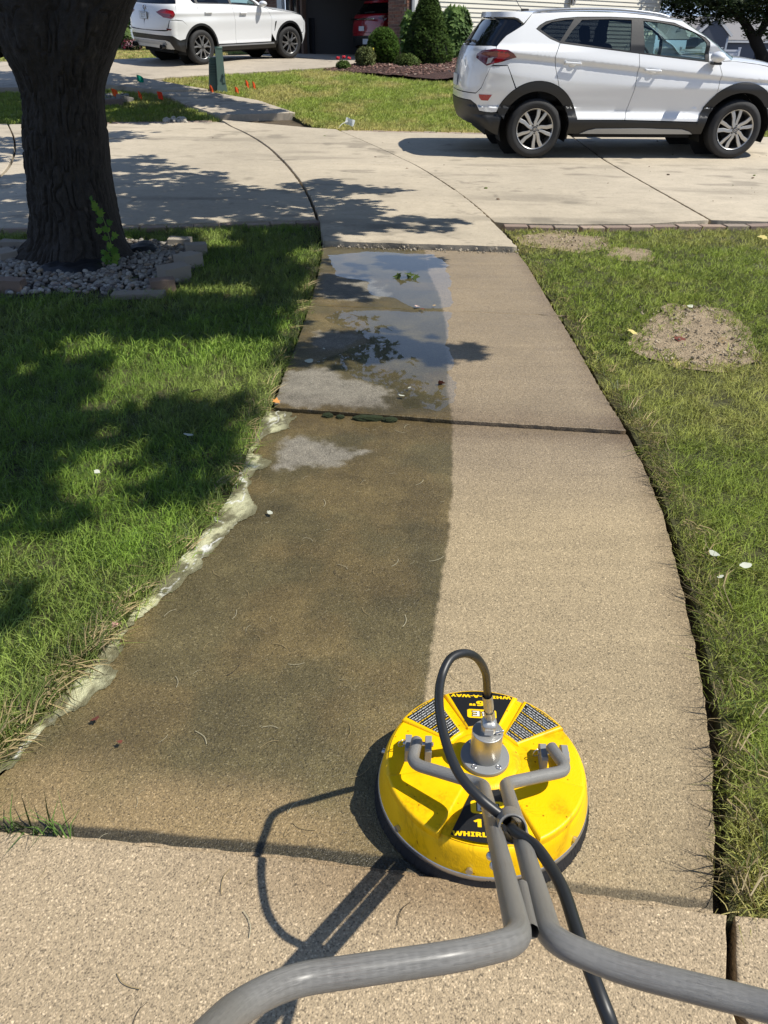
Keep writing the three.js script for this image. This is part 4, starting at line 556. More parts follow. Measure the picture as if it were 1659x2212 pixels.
// ---- the white SUV in front of the garage, seen from behind
{
  const car = thing('parked_car', 'white SUV seen from behind with dark Y-spoke wheels outside the garage', 'car');
  const fx = 2.864, cy = 0.37, ro = 0.5, ri = 0.45;
  const base = pl([[0.16, 0.82], [0.3, 0.9], [0.42, 0.93], [0.5, 0.922], [0.7, 0.925], [0.9, 0.94], [1.0, 0.935], [1.07, 0.945], [1.12, 0.93], [1.22, 0.9], [1.3, 0.85], [1.6, 0.68], [1.7, 0.6]]);
  const S = { cr: 0.3, cf: 0.4, xr: pl([[0.3, -0.84], [0.5, -0.93], [0.7, -0.96], [0.95, -0.94], [1.12, -0.9], [1.25, -0.85], [1.45, -0.7], [1.6, -0.6]]), xf: pl([[0.3, 3.6], [0.6, 3.72], [0.9, 3.7], [1.0, 3.62], [1.15, 3.4]]),
    W: (x, y) => (base(y) + 0.02 * (Math.exp(-((x / 0.5) ** 2)) + Math.exp(-(((x - fx) / 0.5) ** 2))) * sstep(1.15, 0.8, y) * sstep(0.3, 0.55, y)) * (1 - 0.1 * clamp((-0.25 - x) / 0.6) ** 2 - 0.1 * clamp((x - 2.7) / 1) ** 2) };
  const B = carBody(car, S), C = B.C, PW = paintWhite;
  const dlo = [[-0.63, 1.355], [-0.56, 1.44], [-0.46, 1.5], [-0.1, 1.555], [0.6, 1.578], [1.1, 1.557], [1.45, 1.47], [1.78, 1.29], [1.87, 1.2], [1.0, 1.243], [0, 1.268], [-0.45, 1.285], [-0.59, 1.305]];
  const g1 = [[-0.59, 1.355], [-0.53, 1.43], [-0.45, 1.48], [-0.12, 1.533], [-0.03, 1.28], [-0.44, 1.3], [-0.56, 1.32]], g2 = [[0.0, 1.54], [0.6, 1.557], [0.93, 1.548], [0.97, 1.258], [0.03, 1.283]], g3 = [[1.02, 1.54], [1.1, 1.535], [1.42, 1.455], [1.74, 1.28], [1.76, 1.222], [1.03, 1.256]];
  B.panel('body_side', [[-0.03, 1.266], [-0.03, 1.05], [0.1, 0.93], [0.22, 0.82], ...arc(0, cy, ro, 62, 128, 12), [-0.5, 0.93], [-0.68, 0.95], [-0.64, 1.2], [-0.6, 1.27], [-0.5, 1.46], [-0.36, 1.605], [0.3, 1.64], [0.9, 1.635], [1.3, 1.575], [1.6, 1.44], [2.06, 1.165], [1.88, 1.195], ...dlo.slice(0, 8).reverse(), [-0.59, 1.305], [-0.45, 1.285]], PW);
  B.panel('window_frame', dlo, CM.black, { off: -0.004, holes: [g1, g2, g3], gap: 0.002 });
  for (const g of [g1, g2]) B.panel('window', g, CM.glassBlack, { off: -0.01, depth: 0, gap: -0.006 });
  B.panel('window', g3, CM.glassClear, { off: -0.01, depth: 0, gap: -0.006 });
  B.panel('rear_door', [[-0.03, 1.264], [1.0, 1.24], [1.06, 0.9], [1.05, 0.42], ...arc(0, cy, ro, 6, 62, 10), [0.22, 0.82], [0.1, 0.93], [-0.03, 1.05]], PW);
  B.panel('front_door', [[1.0, 1.24], [1.87, 1.197], [2.1, 1.15], [2.25, 0.95], [2.24, 0.6], [2.2, 0.42], [1.05, 0.42], [1.06, 0.9]], PW);
  B.panel('fender', [[2.06, 1.165], [2.3, 1.12], [2.9, 1.06], [3.3, 0.98], [3.42, 0.85], [3.4, 0.6], ...arc(fx, cy, ro, 26, 174, 20), [2.24, 0.6], [2.25, 0.95], [2.1, 1.15]], PW);
  B.panel('side_vent', [[2.36, 0.86], [2.42, 0.88], [2.36, 0.68], [2.33, 0.64]], CM.black, { off: 0.004 });
  for (const x of [0, fx]) B.panel('arch_cladding', [...arc(x, cy, ro, 4, 176, 24), ...arc(x, cy, ri, 184, -4, 24)], CM.black, { off: 0.008, depth: 0.05 });
  B.panel('sill_cladding', [[0.48, 0.42], [2.38, 0.42], [2.4, 0.27], [0.46, 0.27]], CM.black, { off: -0.004, depth: 0.1 });
  B.panel('sill_trim', [[0.5, 0.4], [2.3, 0.4], [2.3, 0.37], [0.5, 0.37]], CM.silver, { off: 0.02, depth: 0.03 });
  B.whole('rear_bumper', [[-0.5, 0.925], [-0.31, 0.78], ...arc(0, cy, ro, 128, 158, 6), [-0.6, 0.53], [-0.85, 0.62], C(0.63), C(0.71), [-1.1, 0.715], [-1.0, 0.73], [-0.92, 0.93], [-0.7, 0.94]], PW);
  B.whole('bumper_cladding', [...arc(0, cy, ri + 0.02, 192, 158, 6), [-0.6, 0.525], [-0.85, 0.615], C(0.625), C(0.54), [-1.1, 0.535], [-0.98, 0.5], [-0.85, 0.34], [-0.6, 0.3]], CM.black, { depth: 0.05 });
  B.whole('skid_plate', [[-0.86, 0.345], [-0.985, 0.495], [-1.1, 0.53], C(0.535), C(0.36), [-1.0, 0.34]], mat(0.55, 0.55, 0.53, 0.4), { off: 0.004, depth: 0.04 });
  B.whole('lower_grille', [[-1.12, 0.5], C(0.505), C(0.43), [-1.08, 0.43]], CM.silver, { off: 0.016, depth: 0.02 });
  B.whole('tailgate', [[-0.68, 0.95], [-0.94, 0.93], [-1.02, 0.74], C(0.715), C(1.245), [-0.75, 1.262], [-0.62, 1.262], [-0.645, 1.2]], PW);
  B.whole('rear_window', [[-0.5, 1.452], [-0.6, 1.285], [-0.75, 1.268], C(1.25), C(1.52), [-0.6, 1.5]], CM.glassBlack, { off: -0.006, depth: 0 });
  B.whole('spoiler', [[-0.36, 1.607], [-0.495, 1.46], [-0.6, 1.512], C(1.53), C(1.62), [-0.5, 1.62]], PW, { off: 0.012, depth: 0.05 });
  B.panel('tail_lamp', [[-0.7, 1.06], [-0.76, 1.13], [-0.98, 1.16], [-1.12, 1.15], [-1.3, 1.09], [-1.24, 1.05], [-1.1, 0.985], [-0.85, 0.965], [-0.73, 1.01]], pmat(0.2, 0.006, 0.016, 0.1, { clearcoat: 1 }), { off: 0.008, depth: 0.02, L: 0.05 });
  B.panel('tail_lamp', [[-0.74, 1.05], [-0.8, 1.11], [-1.0, 1.125], [-1.2, 1.08], [-1.05, 1.06], [-0.9, 1.06], [-0.82, 1.02]], CM.red, { off: 0.011, depth: 0.004, L: 0.05, gap: 0 });
  B.panel('reflector', [[-0.86, 0.765], [-1.04, 0.775], [-1.04, 0.74], [-0.9, 0.735]], CM.redDark, { off: 0.006, depth: 0.02, L: 0.05, gap: 0 });
  B.whole('front_bumper', [[3.43, 0.88], [3.42, 0.6], ...arc(fx, cy, ro, 24, -6, 6), C(0.28, -1), C(0.9, -1), [3.6, 0.9]], PW);
  B.panel('headlamp', [[3.35, 0.96], [3.5, 0.94], [3.85, 0.9], [3.85, 0.8], [3.5, 0.83]], CM.gloss, { off: 0.006, L: 0.05 });
  B.top('bonnet', [[2.04, 1.17, 0.05, 0.1], [2.4, 1.118, 0.06, 0.05], [2.9, 1.062, 0.06, 0.04], [3.25, 1.0, 0.05, 0.06], [3.45, 0.88, 0, 0.1]], PW);
  B.top('windscreen', [[1.3, 1.577, 0.03, 0.02], [1.65, 1.41, 0.02, 0.12], [2.05, 1.172, 0, 0.3]], CM.glassClear);
  B.top('roof', [[1.3, 1.577, 0.03, 0.02], [0.9, 1.637, 0.028, 0], [0.3, 1.642, 0.028, 0], [-0.36, 1.607, 0.02, 0], [-0.5, 1.58, 0.02, -0.1]], PW);
  for (const s of [1, -1]) {
    obj('roof_rail', tube([V3(-0.3, 1.62, 0.66 * s), V3(0, 1.66, 0.66 * s), V3(0.6, 1.672, 0.66 * s), V3(1.1, 1.635, 0.66 * s), V3(1.25, 1.6, 0.66 * s)], 0.014, 20, 8), CM.silver, car);
    obj('wing_mirror', [new THREE.SphereGeometry(1, 20, 14).scale(0.085, 0.06, 0.12).translate(1.9, 1.255, 1.04 * s), box(0.06, 0.04, 0.14, 1.9, 1.21, 0.95 * s, 0.012)], PW, car);
    for (const [x, y] of [[0.25, 1.085], [1.32, 1.06]]) obj('door_handle', [new RoundedBoxGeometry(0.21, 0.03, 0.024, 3, 0.01).translate(x, y, 0.965 * s), box(0.03, 0.03, 0.05, x - 0.09, y, 0.945 * s), box(0.03, 0.03, 0.05, x + 0.09, y, 0.945 * s)], PW, car);
    obj('exhaust', [new THREE.CylinderGeometry(0.05, 0.05, 0.12, 20, 1, true).rotateZ(Math.PI / 2).translate(-0.9, 0.385, 0.58 * s), new THREE.TorusGeometry(0.05, 0.006, 8, 20).rotateY(Math.PI / 2).translate(-0.955, 0.385, 0.58 * s)], CM.gloss, car);
  }
  const bd = obj('badge', [cyl(0.041, 0.041, 0.012, 0, 0, 0, 28).rotateZ(Math.PI / 2).translate(-0.905, 1.165, 0)], CM.gloss, car);
  obj('badge_ring', [new THREE.TorusGeometry(0.041, 0.005, 8, 28).rotateY(Math.PI / 2).translate(-0.913, 1.165, 0)], CM.chrome, bd);
  for (const [a, c] of [[0, [0.08, 0.2, 0.55]], [1, [0.8, 0.8, 0.8]], [2, [0.08, 0.2, 0.55]], [3, [0.8, 0.8, 0.8]]]) obj('badge_field', [new THREE.CircleGeometry(0.024, 8, a * Math.PI / 2, Math.PI / 2).rotateY(-Math.PI / 2).translate(-0.9125, 1.165, 0)], mat(...c, 0.3), bd);
  const pc = document.createElement('canvas'); pc.width = 128; pc.height = 64; { const x = pc.getContext('2d'); x.fillStyle = '#c9d2da'; x.fillRect(0, 0, 128, 64); x.fillStyle = '#39507c'; for (let i = 0; i < 9; i++) x.fillRect(18 + i * 10.5, 5, 7, 7); x.strokeStyle = '#6d7480'; x.lineWidth = 5; for (const [a, b] of [[34, 0], [58, 0], [82, 1]]) { x.beginPath(); x.moveTo(a, 22); x.lineTo(a + 15, 22); x.lineTo(a + (b ? 6 : 0), 50); if (!b) x.lineTo(a + 15, 50); x.stroke(); } }
  const pt = new THREE.CanvasTexture(pc); pt.colorSpace = THREE.SRGBColorSpace;
  const np = obj('number_plate', [box(0.012, 0.15, 0.31, -0.957, 1.01, 0)], CM.black, car);
  obj('plate_print', [new THREE.PlaneGeometry(0.3, 0.14).rotateY(-Math.PI / 2).translate(-0.9645, 1.01, 0)], new THREE.MeshStandardMaterial({ map: pt, roughness: 0.5 }), np);
  wheels(car, fx, 0.37, 0.245, 0.24, 0.82, 'y', -0.12);
  innards(car, { len: 4.4, mid: 1.4, wb: fx, rw: 0.465, cy, hw: 0.92, seat: 1.0, dash: 1.95, driver: -1, roof: 1.585 });
  seatCar(car, G(441, 142), 48 * DR, fx, 0.92);
}

// ================================================================ HOUSES, FENCE
const whitePaint = mat(0.72, 0.72, 0.7, 0.6), greyPaint = mat(0.3, 0.31, 0.33, 0.6);
const brickMs = [[0.2, 0.105, 0.075], [0.17, 0.085, 0.06], [0.23, 0.13, 0.095], [0.15, 0.09, 0.07], [0.21, 0.1, 0.065]].map((c) => mat(...c, 0.9, { bumpMap: bumpTile, bumpScale: 0.003 }));
const mortarM = mat(0.36, 0.33, 0.28, 0.95);
const YAW = 33 * DR;
{
  const c0 = AT(876, 120, 23.5), floor = 0.93;
  const house = thing('house', 'cream sided house with brick pillar beside an open double garage', 'house', [c0.x, floor, c0.z], YAW);
  // lap siding on the side wall, board by board
  const sidM = [[0.72, 0.69, 0.59], [0.7, 0.675, 0.575], [0.735, 0.7, 0.6]].map((c) => mat(...c, 0.62)), bg = new THREE.BoxGeometry(9.2, 0.118, 0.012);
  const wallP = obj('side_wall', box(9.2, 3.1, 0.15, 4.9, 1.2, -0.09), mat(0.2, 0.19, 0.17, 0.9), house);
  for (let k = 0; k < 29; k++) { const m = new THREE.Mesh(bg, sidM[k % 3]); m.name = 'siding_board'; m.position.set(4.92, -0.22 + k * 0.104, 0.012); m.rotation.x = -0.2; wallP.add(m); }
  obj('foundation', box(9.2, 0.5, 0.12, 4.92, -0.5, -0.02), mat(0.3, 0.29, 0.27, 0.95), house);
  obj('corner_board', box(0.1, 3.0, 0.04, 0.265, 1.2, 0.02), whitePaint, house);
  obj('downspout', box(0.075, 3.0, 0.055, 0.165, 1.2, 0.045), greyPaint, house);
  // brick pillar
  const pil = obj('pillar', box(0.13, 2.6, 0.84, 0.078, 1.0, -0.435), mortarM, house), R = rng(71);
  const bF = new THREE.BoxGeometry(0.07, 0.062, 0.2), bR = new THREE.BoxGeometry(0.125, 0.062, 0.07);
  for (let k = 0; k < 33; k++) {
    const y = -0.2 + k * 0.0735, off = (k % 2) * 0.105;
    for (let z = -0.02 - off; z > -0.86; z -= 0.21) { const l = Math.min(0.2, 0.86 + z); if (l < 0.05) continue; const m = new THREE.Mesh(bF, brickMs[Math.floor(R() * 5)]); m.name = 'brick'; m.scale.z = l / 0.2; m.position.set(0.03 + (R() - 0.5) * 0.004, y, z - l / 2); pil.add(m); }
    const m = new THREE.Mesh(bR, brickMs[Math.floor(R() * 5)]); m.name = 'brick'; m.position.set(0.068, y, -0.03 + 0.006); pil.add(m);
  }
  // garage: lintel, posts, walls, floor
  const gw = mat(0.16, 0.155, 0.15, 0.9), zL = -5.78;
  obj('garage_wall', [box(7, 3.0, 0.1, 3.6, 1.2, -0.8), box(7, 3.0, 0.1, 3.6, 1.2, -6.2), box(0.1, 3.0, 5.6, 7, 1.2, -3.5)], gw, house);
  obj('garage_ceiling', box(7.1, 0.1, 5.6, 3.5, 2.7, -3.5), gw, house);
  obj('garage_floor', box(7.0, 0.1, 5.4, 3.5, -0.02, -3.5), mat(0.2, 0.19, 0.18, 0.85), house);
  obj('lintel', box(0.22, 0.7, 5.1, 0.09, 2.5, -3.32), whitePaint, house);
  obj('garage_post', box(0.14, 2.4, 0.14, 0.07, 1.0, zL - 0.05), mat(0.12, 0.07, 0.045, 0.8), house);
  // front entry to the left of the garage: dark panes between brown posts, a white pipe and more brick
  obj('entry_pane', box(0.04, 2.3, 1.1, 0.12, 1.05, zL - 0.75), pmat(0.02, 0.022, 0.025, 0.08), house);
  for (const z of [-0.42, -0.85]) obj('entry_post', box(0.1, 2.3, 0.07, 0.09, 1.05, zL + z), mat(0.1, 0.055, 0.035, 0.8), house);
  obj('white_trim', box(0.12, 3.0, 0.34, 0.03, 1.1, zL - 1.5), whitePaint, house);
  const bw = obj('brick_wall', box(0.12, 3.0, 2.4, 0.12, 1.1, zL - 2.9), mortarM, house), gs = [[], [], []];
  for (let k = 0; k < 34; k++) for (let z = zL - 1.72 - (k % 2) * 0.105; z > zL - 4.0; z -= 0.21) gs[Math.floor(R() * 3)].push(new THREE.BoxGeometry(0.03, 0.062, 0.2).translate(0.055, -0.2 + k * 0.0735, z - 0.1));
  gs.forEach((g, i) => { obj('brickwork', merge(g), brickMs[i], bw).userData.kind = 'stuff'; });
  const lan = obj('entry_lantern', [box(0.12, 0.2, 0.12, -0.12, 0.62, zL - 0.62), new THREE.ConeGeometry(0.11, 0.1, 4).rotateY(Math.PI / 4).translate(-0.12, 0.77, zL - 0.62), box(0.2, 0.03, 0.03, -0.02, 0.85, zL - 0.62)], mat(0.03, 0.03, 0.03, 0.5), house);
  obj('lantern_pane', box(0.08, 0.14, 0.125, -0.122, 0.62, zL - 0.62), mat(0.45, 0.5, 0.5, 0.2), lan);
  obj('board', new THREE.ExtrudeGeometry((() => { const s = new THREE.Shape(); s.moveTo(0, 0); s.lineTo(1.35, 0); s.lineTo(1.27, 1.0); s.quadraticCurveTo(1.26, 1.1, 1.15, 1.1); s.lineTo(0, 1.1); return s; })(), { depth: 0.04, bevelEnabled: false }).rotateY(Math.PI / 2 + 0.1).translate(0.45, 0.02, zL + 1.35 - 1.45), mat(0.028, 0.028, 0.03, 0.7), house);
  // roof
  obj('roof', new THREE.ExtrudeGeometry(new THREE.Shape([[0.35, 0], [-4.5, 0.9], [-9.6, 0], [-9.6, -0.12], [0.35, -0.12]].map((p) => new THREE.Vector2(-p[0], p[1]))), { depth: 10.2, bevelEnabled: false }).rotateY(Math.PI / 2).translate(-0.5, 2.72, 0), mat(0.1, 0.09, 0.085, 0.95), house);
  house.updateMatrixWorld(true);
  // the tapered white lantern frame on the siding
  const inv = house.matrixWorld.clone().invert(), o = V3(0, EYE, 0).applyMatrix4(inv), q = AT(1237, 11, 20).applyMatrix4(inv).sub(o), t = (0.12 - o.z) / q.z, wp = o.clone().addScaledVector(q, t);
  const lamp = obj('wall_lamp', [0, 1, 2, 3].map((k) => tube([V3(0.045, 0, 0), V3(0.13, 0.26, 0)], 0.013, 2, 6).rotateY(k * Math.PI / 2 + Math.PI / 4)).concat([cyl(0.064, 0.05, 0.025, 0, 0, 0, 4), cyl(0.15, 0.14, 0.03, 0, 0.27, 0, 4), new THREE.ConeGeometry(0.15, 0.12, 4).translate(0, 0.345, 0), box(0.03, 0.03, 0.16, 0, 0.3, -0.08)]).map((g) => g.translate(wp.x, wp.y, 0.12)), whitePaint, house);
  obj('lamp_glass', new THREE.CylinderGeometry(0.12, 0.045, 0.24, 4, 1, true).translate(wp.x, wp.y + 0.13, 0.12), pmat(0.12, 0.12, 0.12, 0.1), lamp);
  // red car inside
  const red = thing('parked_car', 'red car with a chrome strip, parked tail-out in the dark garage', 'car');
  makeCrossover(red, pmat(0.32, 0.006, 0.014, 0.3, { clearcoat: 1, clearcoatRoughness: 0.05 }));
  obj('chrome_strip', [new RoundedBoxGeometry(0.03, 0.05, 1.35, 2, 0.012).translate(-0.915, 1.12, 0)], CM.chrome, red);
  obj('number_plate', box(0.012, 0.15, 0.31, -0.955, 0.5, 0.25), CM.plate, red);
  red.scale.y = 0.93; red.rotation.y = YAW; red.position.copy(V3(2.05, 0.03, -4.05).applyMatrix4(house.matrixWorld));
}
// pale house wall beyond the small tree at the left
{
  const p = AT(262, 97, 37), h = thing('house', 'white sided house wall with pale door far behind the small tree', 'house', [p.x, p.y - 0.1, p.z], 0.35);
  const w = obj('wall', box(9, 3.2, 0.2, -4.4, 1.5, -0.1), mat(0.3, 0.3, 0.28, 0.8), h), g = new THREE.BoxGeometry(9, 0.13, 0.015);
  for (let k = 0; k < 26; k++) { const m = new THREE.Mesh(g, whitePaint); m.name = 'siding_board'; m.position.set(-4.4, k * 0.118, 0.012); m.rotation.x = -0.16; w.add(m); }
  const d = obj('door', [box(1.0, 2.4, 0.08, 0.75, 1.1, 0.02), box(0.05, 2.4, 0.1, 0.28, 1.1, 0.04), box(0.05, 2.4, 0.1, 1.22, 1.1, 0.04)], mat(0.66, 0.7, 0.75, 0.5), h);
  for (const x of [0.5, 0.75, 1.0]) obj('panel', box(0.16, 2.0, 0.03, x, 1.1, 0.075), mat(0.5, 0.55, 0.62, 0.4), d);
  obj('downspout', box(0.09, 3.0, 0.07, 0.12, 1.5, 0.06), whitePaint, h);
  obj('roof', new THREE.ExtrudeGeometry(new THREE.Shape([[-9.4, 0], [2, 0], [2, 0.25], [-9.4, 0.25]].map((q) => new THREE.Vector2(...q))), { depth: 5, bevelEnabled: false }).translate(0, 3.05, -4.5), mat(0.1, 0.09, 0.085, 0.95), h);
}
// grey house with a gable, far right
{
  const D = 105, A = AT(1547, 35, D), L = AT(1504, 75, D), Rr = AT(1577, 81, D), k = D / 105;
  const h = thing('house', 'distant slate grey house with a white trimmed gable', 'house', [A.x, -0.6, -D], 0);
  const ax = A.y + 0.6, ly = L.y + 0.6, lx = L.x - A.x, rx = Rr.x - A.x, sid = mat(0.105, 0.12, 0.15, 0.7);
  obj('gable_wall', new THREE.ExtrudeGeometry(new THREE.Shape([[lx + 0.35, -0.5], [rx - 0.25, -0.5], [rx - 0.25, ly], [0, ax - 0.15], [lx + 0.35, ly]].map((q) => new THREE.Vector2(...q))), { depth: 4, bevelEnabled: false }).translate(0, 0, -4), sid, h);
  const gw = h.children[0], lines = []; for (let y = 0; y < ax - 0.6; y += 0.17) { const w = y < ly ? rx - lx - 0.62 : (rx - lx - 0.62) * (ax - y - 0.15) / (ax - ly - 0.15); lines.push(box(w, 0.15, 0.02, (lx + rx) / 2 + 0.05, y, 0.012).rotateX(0.03)); }
  obj('siding', merge(lines), mat(0.12, 0.135, 0.165, 0.7), gw).userData.kind = 'stuff';
  const barge = (x0, y0, x1, y1) => { const l = Math.hypot(x1 - x0, y1 - y0); return box(l + 0.25, 0.28, 0.35).rotateZ(Math.atan2(y1 - y0, x1 - x0)).translate((x0 + x1) / 2, (y0 + y1) / 2, 0.12); };
  obj('barge_board', [barge(lx, ly, 0, ax)], whitePaint, h); obj('barge_board', [barge(0, ax, rx, ly)], whitePaint, h);
  obj('corner_board', box(0.22, ly + 0.8, 0.12, rx - 0.3, ly / 2 - 0.4, 0.06), mat(0.5, 0.55, 0.6, 0.6), h);
  obj('side_wall', box(7.5, 4.2, 3, rx + 3.2, 0.9, -2.5), sid, h);
  const dr = obj('door', box(1.6, 2.6, 0.1, rx + 0.75, 0.65, -0.97), mat(0.3, 0.36, 0.42, 0.5), h); obj('door_frame', [box(0.12, 2.7, 0.14, rx - 0.06, 0.7, -0.95), box(0.12, 2.7, 0.14, rx + 1.6, 0.7, -0.95), box(1.8, 0.12, 0.14, rx + 0.77, 2.05, -0.95)], mat(0.5, 0.55, 0.6, 0.6), dr);
  obj('gutter', box(7.6, 0.18, 0.3, rx + 3.4, 2.95, -0.85), whitePaint, h);
  obj('roof', new THREE.ExtrudeGeometry(new THREE.Shape([[-9, 3.0], [9, 3.0], [9, 6.2], [-9, 6.2]].map((q) => new THREE.Vector2(...q))), { depth: 0.15, bevelEnabled: false }).translate(0, -3, 0).rotateX(-0.75).translate(rx + 1, 3.05, -1.0), mat(0.26, 0.25, 0.25, 0.95), h);
  obj('roof_gable', [[lx - 0.1, ly - 0.1, 0, ax + 0.1], [0, ax + 0.1, rx + 0.1, ly - 0.1]].map(([a, b, c, e]) => box(Math.hypot(c - a, e - b) + 0.2, 0.1, 4.4).rotateZ(Math.atan2(e - b, c - a)).translate((a + c) / 2, (b + e) / 2 + 0.1, -2)), mat(0.2, 0.19, 0.19, 0.95), h);
}
// white vinyl fence
{
  const D = 84, y0 = -0.4, P = [1470, 1519, 1557.5, 1597].map((x) => AT(x, 110, D)), top = AT(1558, 110.5, D).y;
  const f = thing('fence', 'white vinyl panel fence in front of the grey house', 'fence', [P[0].x, y0, -D]);
  const hgt = top - y0, vin = mat(0.74, 0.75, 0.78, 0.45);
  P.forEach((p, i) => { obj('post', [box(0.16, hgt + 0.25, 0.16, p.x - P[0].x, (hgt + 0.25) / 2, 0), box(0.22, 0.07, 0.22, p.x - P[0].x, hgt + 0.28, 0)], vin, f); if (i) { const a = P[i - 1].x - P[0].x + 0.08, b = p.x - P[0].x - 0.08, w = (b - a) / 8; obj('rail', box(b - a, 0.16, 0.07, (a + b) / 2, hgt + 0.05, 0), vin, f); for (let k = 0; k < 8; k++) obj('fence_board', box(w - 0.012, hgt - 0.1, 0.03, a + (k + 0.5) * w, (hgt - 0.1) / 2, -0.005), vin, f); } });
}
{ // slatted chair on the lawn behind the bonnet
  const p = AT(1643, 132, 45), c = thing('garden_chair', 'white slatted outdoor chair with dark side, beyond the crossover bonnet', 'chair', [p.x, p.y - 0.55, p.z], -0.3);
  for (let k = 0; k < 5; k++) obj('slat', box(0.62, 0.09, 0.025, 0.1, 0.5 + k * 0.13, -0.2 - k * 0.03), whitePaint, c);
  obj('seat', box(0.62, 0.04, 0.55, 0.1, 0.42, 0.1), whitePaint, c);
  for (const [x, z] of [[-0.2, 0.35], [0.4, 0.35], [-0.2, -0.2], [0.4, -0.2]]) obj('leg', box(0.06, 0.75, 0.06, x, 0.32, z), whitePaint, c);
  obj('cushion', new RoundedBoxGeometry(0.12, 0.62, 0.5, 2, 0.05).translate(-0.33, 0.62, 0.05), mat(0.02, 0.03, 0.06, 0.7), c);
}

// ================================================================ TREES, GRASS AND SMALL THINGS
const leafMat = (r, g, b, t = 0.35) => pmat(r, g, b, 0.85, { specularIntensity: 0.35, transmission: t, thickness: 0, side: THREE.DoubleSide });
function bladeGeo(list) { // list of ribbons: points [[x, y, z]...], half widths
  const pos = [], idx = [], nor = [];
  for (const { p, w, dx, dz } of list) { const s = pos.length / 3; p.forEach((q, i) => { const h = w * (i === p.length - 1 ? 0.08 : 1 - 0.35 * i / (p.length - 1)); pos.push(q[0] - dx * h, q[1], q[2] - dz * h, q[0] + dx * h, q[1], q[2] + dz * h); nor.push(-dz * 0.5, 0.85, dx * 0.5, -dz * 0.5, 0.85, dx * 0.5); }); for (let i = 0; i + 1 < p.length; i++) { const a = s + i * 2; idx.push(a, a + 1, a + 2, a + 1, a + 3, a + 2); } }
  return geo(pos, idx, null, nor);
}
function tuft(seed, n, rad, h0, h1, w, lean = 0.5) {
  const R = rng(seed), L = [];
  for (let i = 0; i < n; i++) { const a = R() * 6.28, r = Math.sqrt(R()) * rad, x = r * Math.cos(a), z = r * Math.sin(a), h = lerp(h0, h1, R()), b = R() * 6.28, k = lean * (0.25 + R()) * h, o = R() * 6.28; L.push({ p: [[x, 0, z], [x + Math.cos(b) * k * 0.25, h * 0.55, z + Math.sin(b) * k * 0.25], [x + Math.cos(b) * k * 0.9, h * (0.98 - 0.2 * lean), z + Math.sin(b) * k * 0.9]], w: w * (0.7 + 0.6 * R()), dx: Math.cos(o), dz: Math.sin(o) }); }
  return bladeGeo(L);
}
const M4 = new THREE.Matrix4(), QQ = new THREE.Quaternion(), EU = new THREE.Euler();
function instances(name, g, m, list, parent = scene, cols = null) { // list of [x, y, z, rx, ry, rz, scale, scaleY]
  const o = new THREE.InstancedMesh(g, m, list.length); list.forEach((t, i) => { QQ.setFromEuler(EU.set(t[3], t[4], t[5], 'YXZ')); M4.compose(V3(t[0], t[1], t[2]), QQ, V3(t[6], t[7] ?? t[6], t[6])); o.setMatrixAt(i, M4); if (cols) o.setColorAt(i, cols[i]); });
  o.name = parent === scene ? numbered(name) : name; o.castShadow = o.receiveShadow = true; o.userData.kind = 'stuff'; parent.add(o); return o;
}
const col = (r, g, b) => new THREE.Color().setRGB(r, g, b);
const grassM = leafMat(1, 1, 1, 0.45);
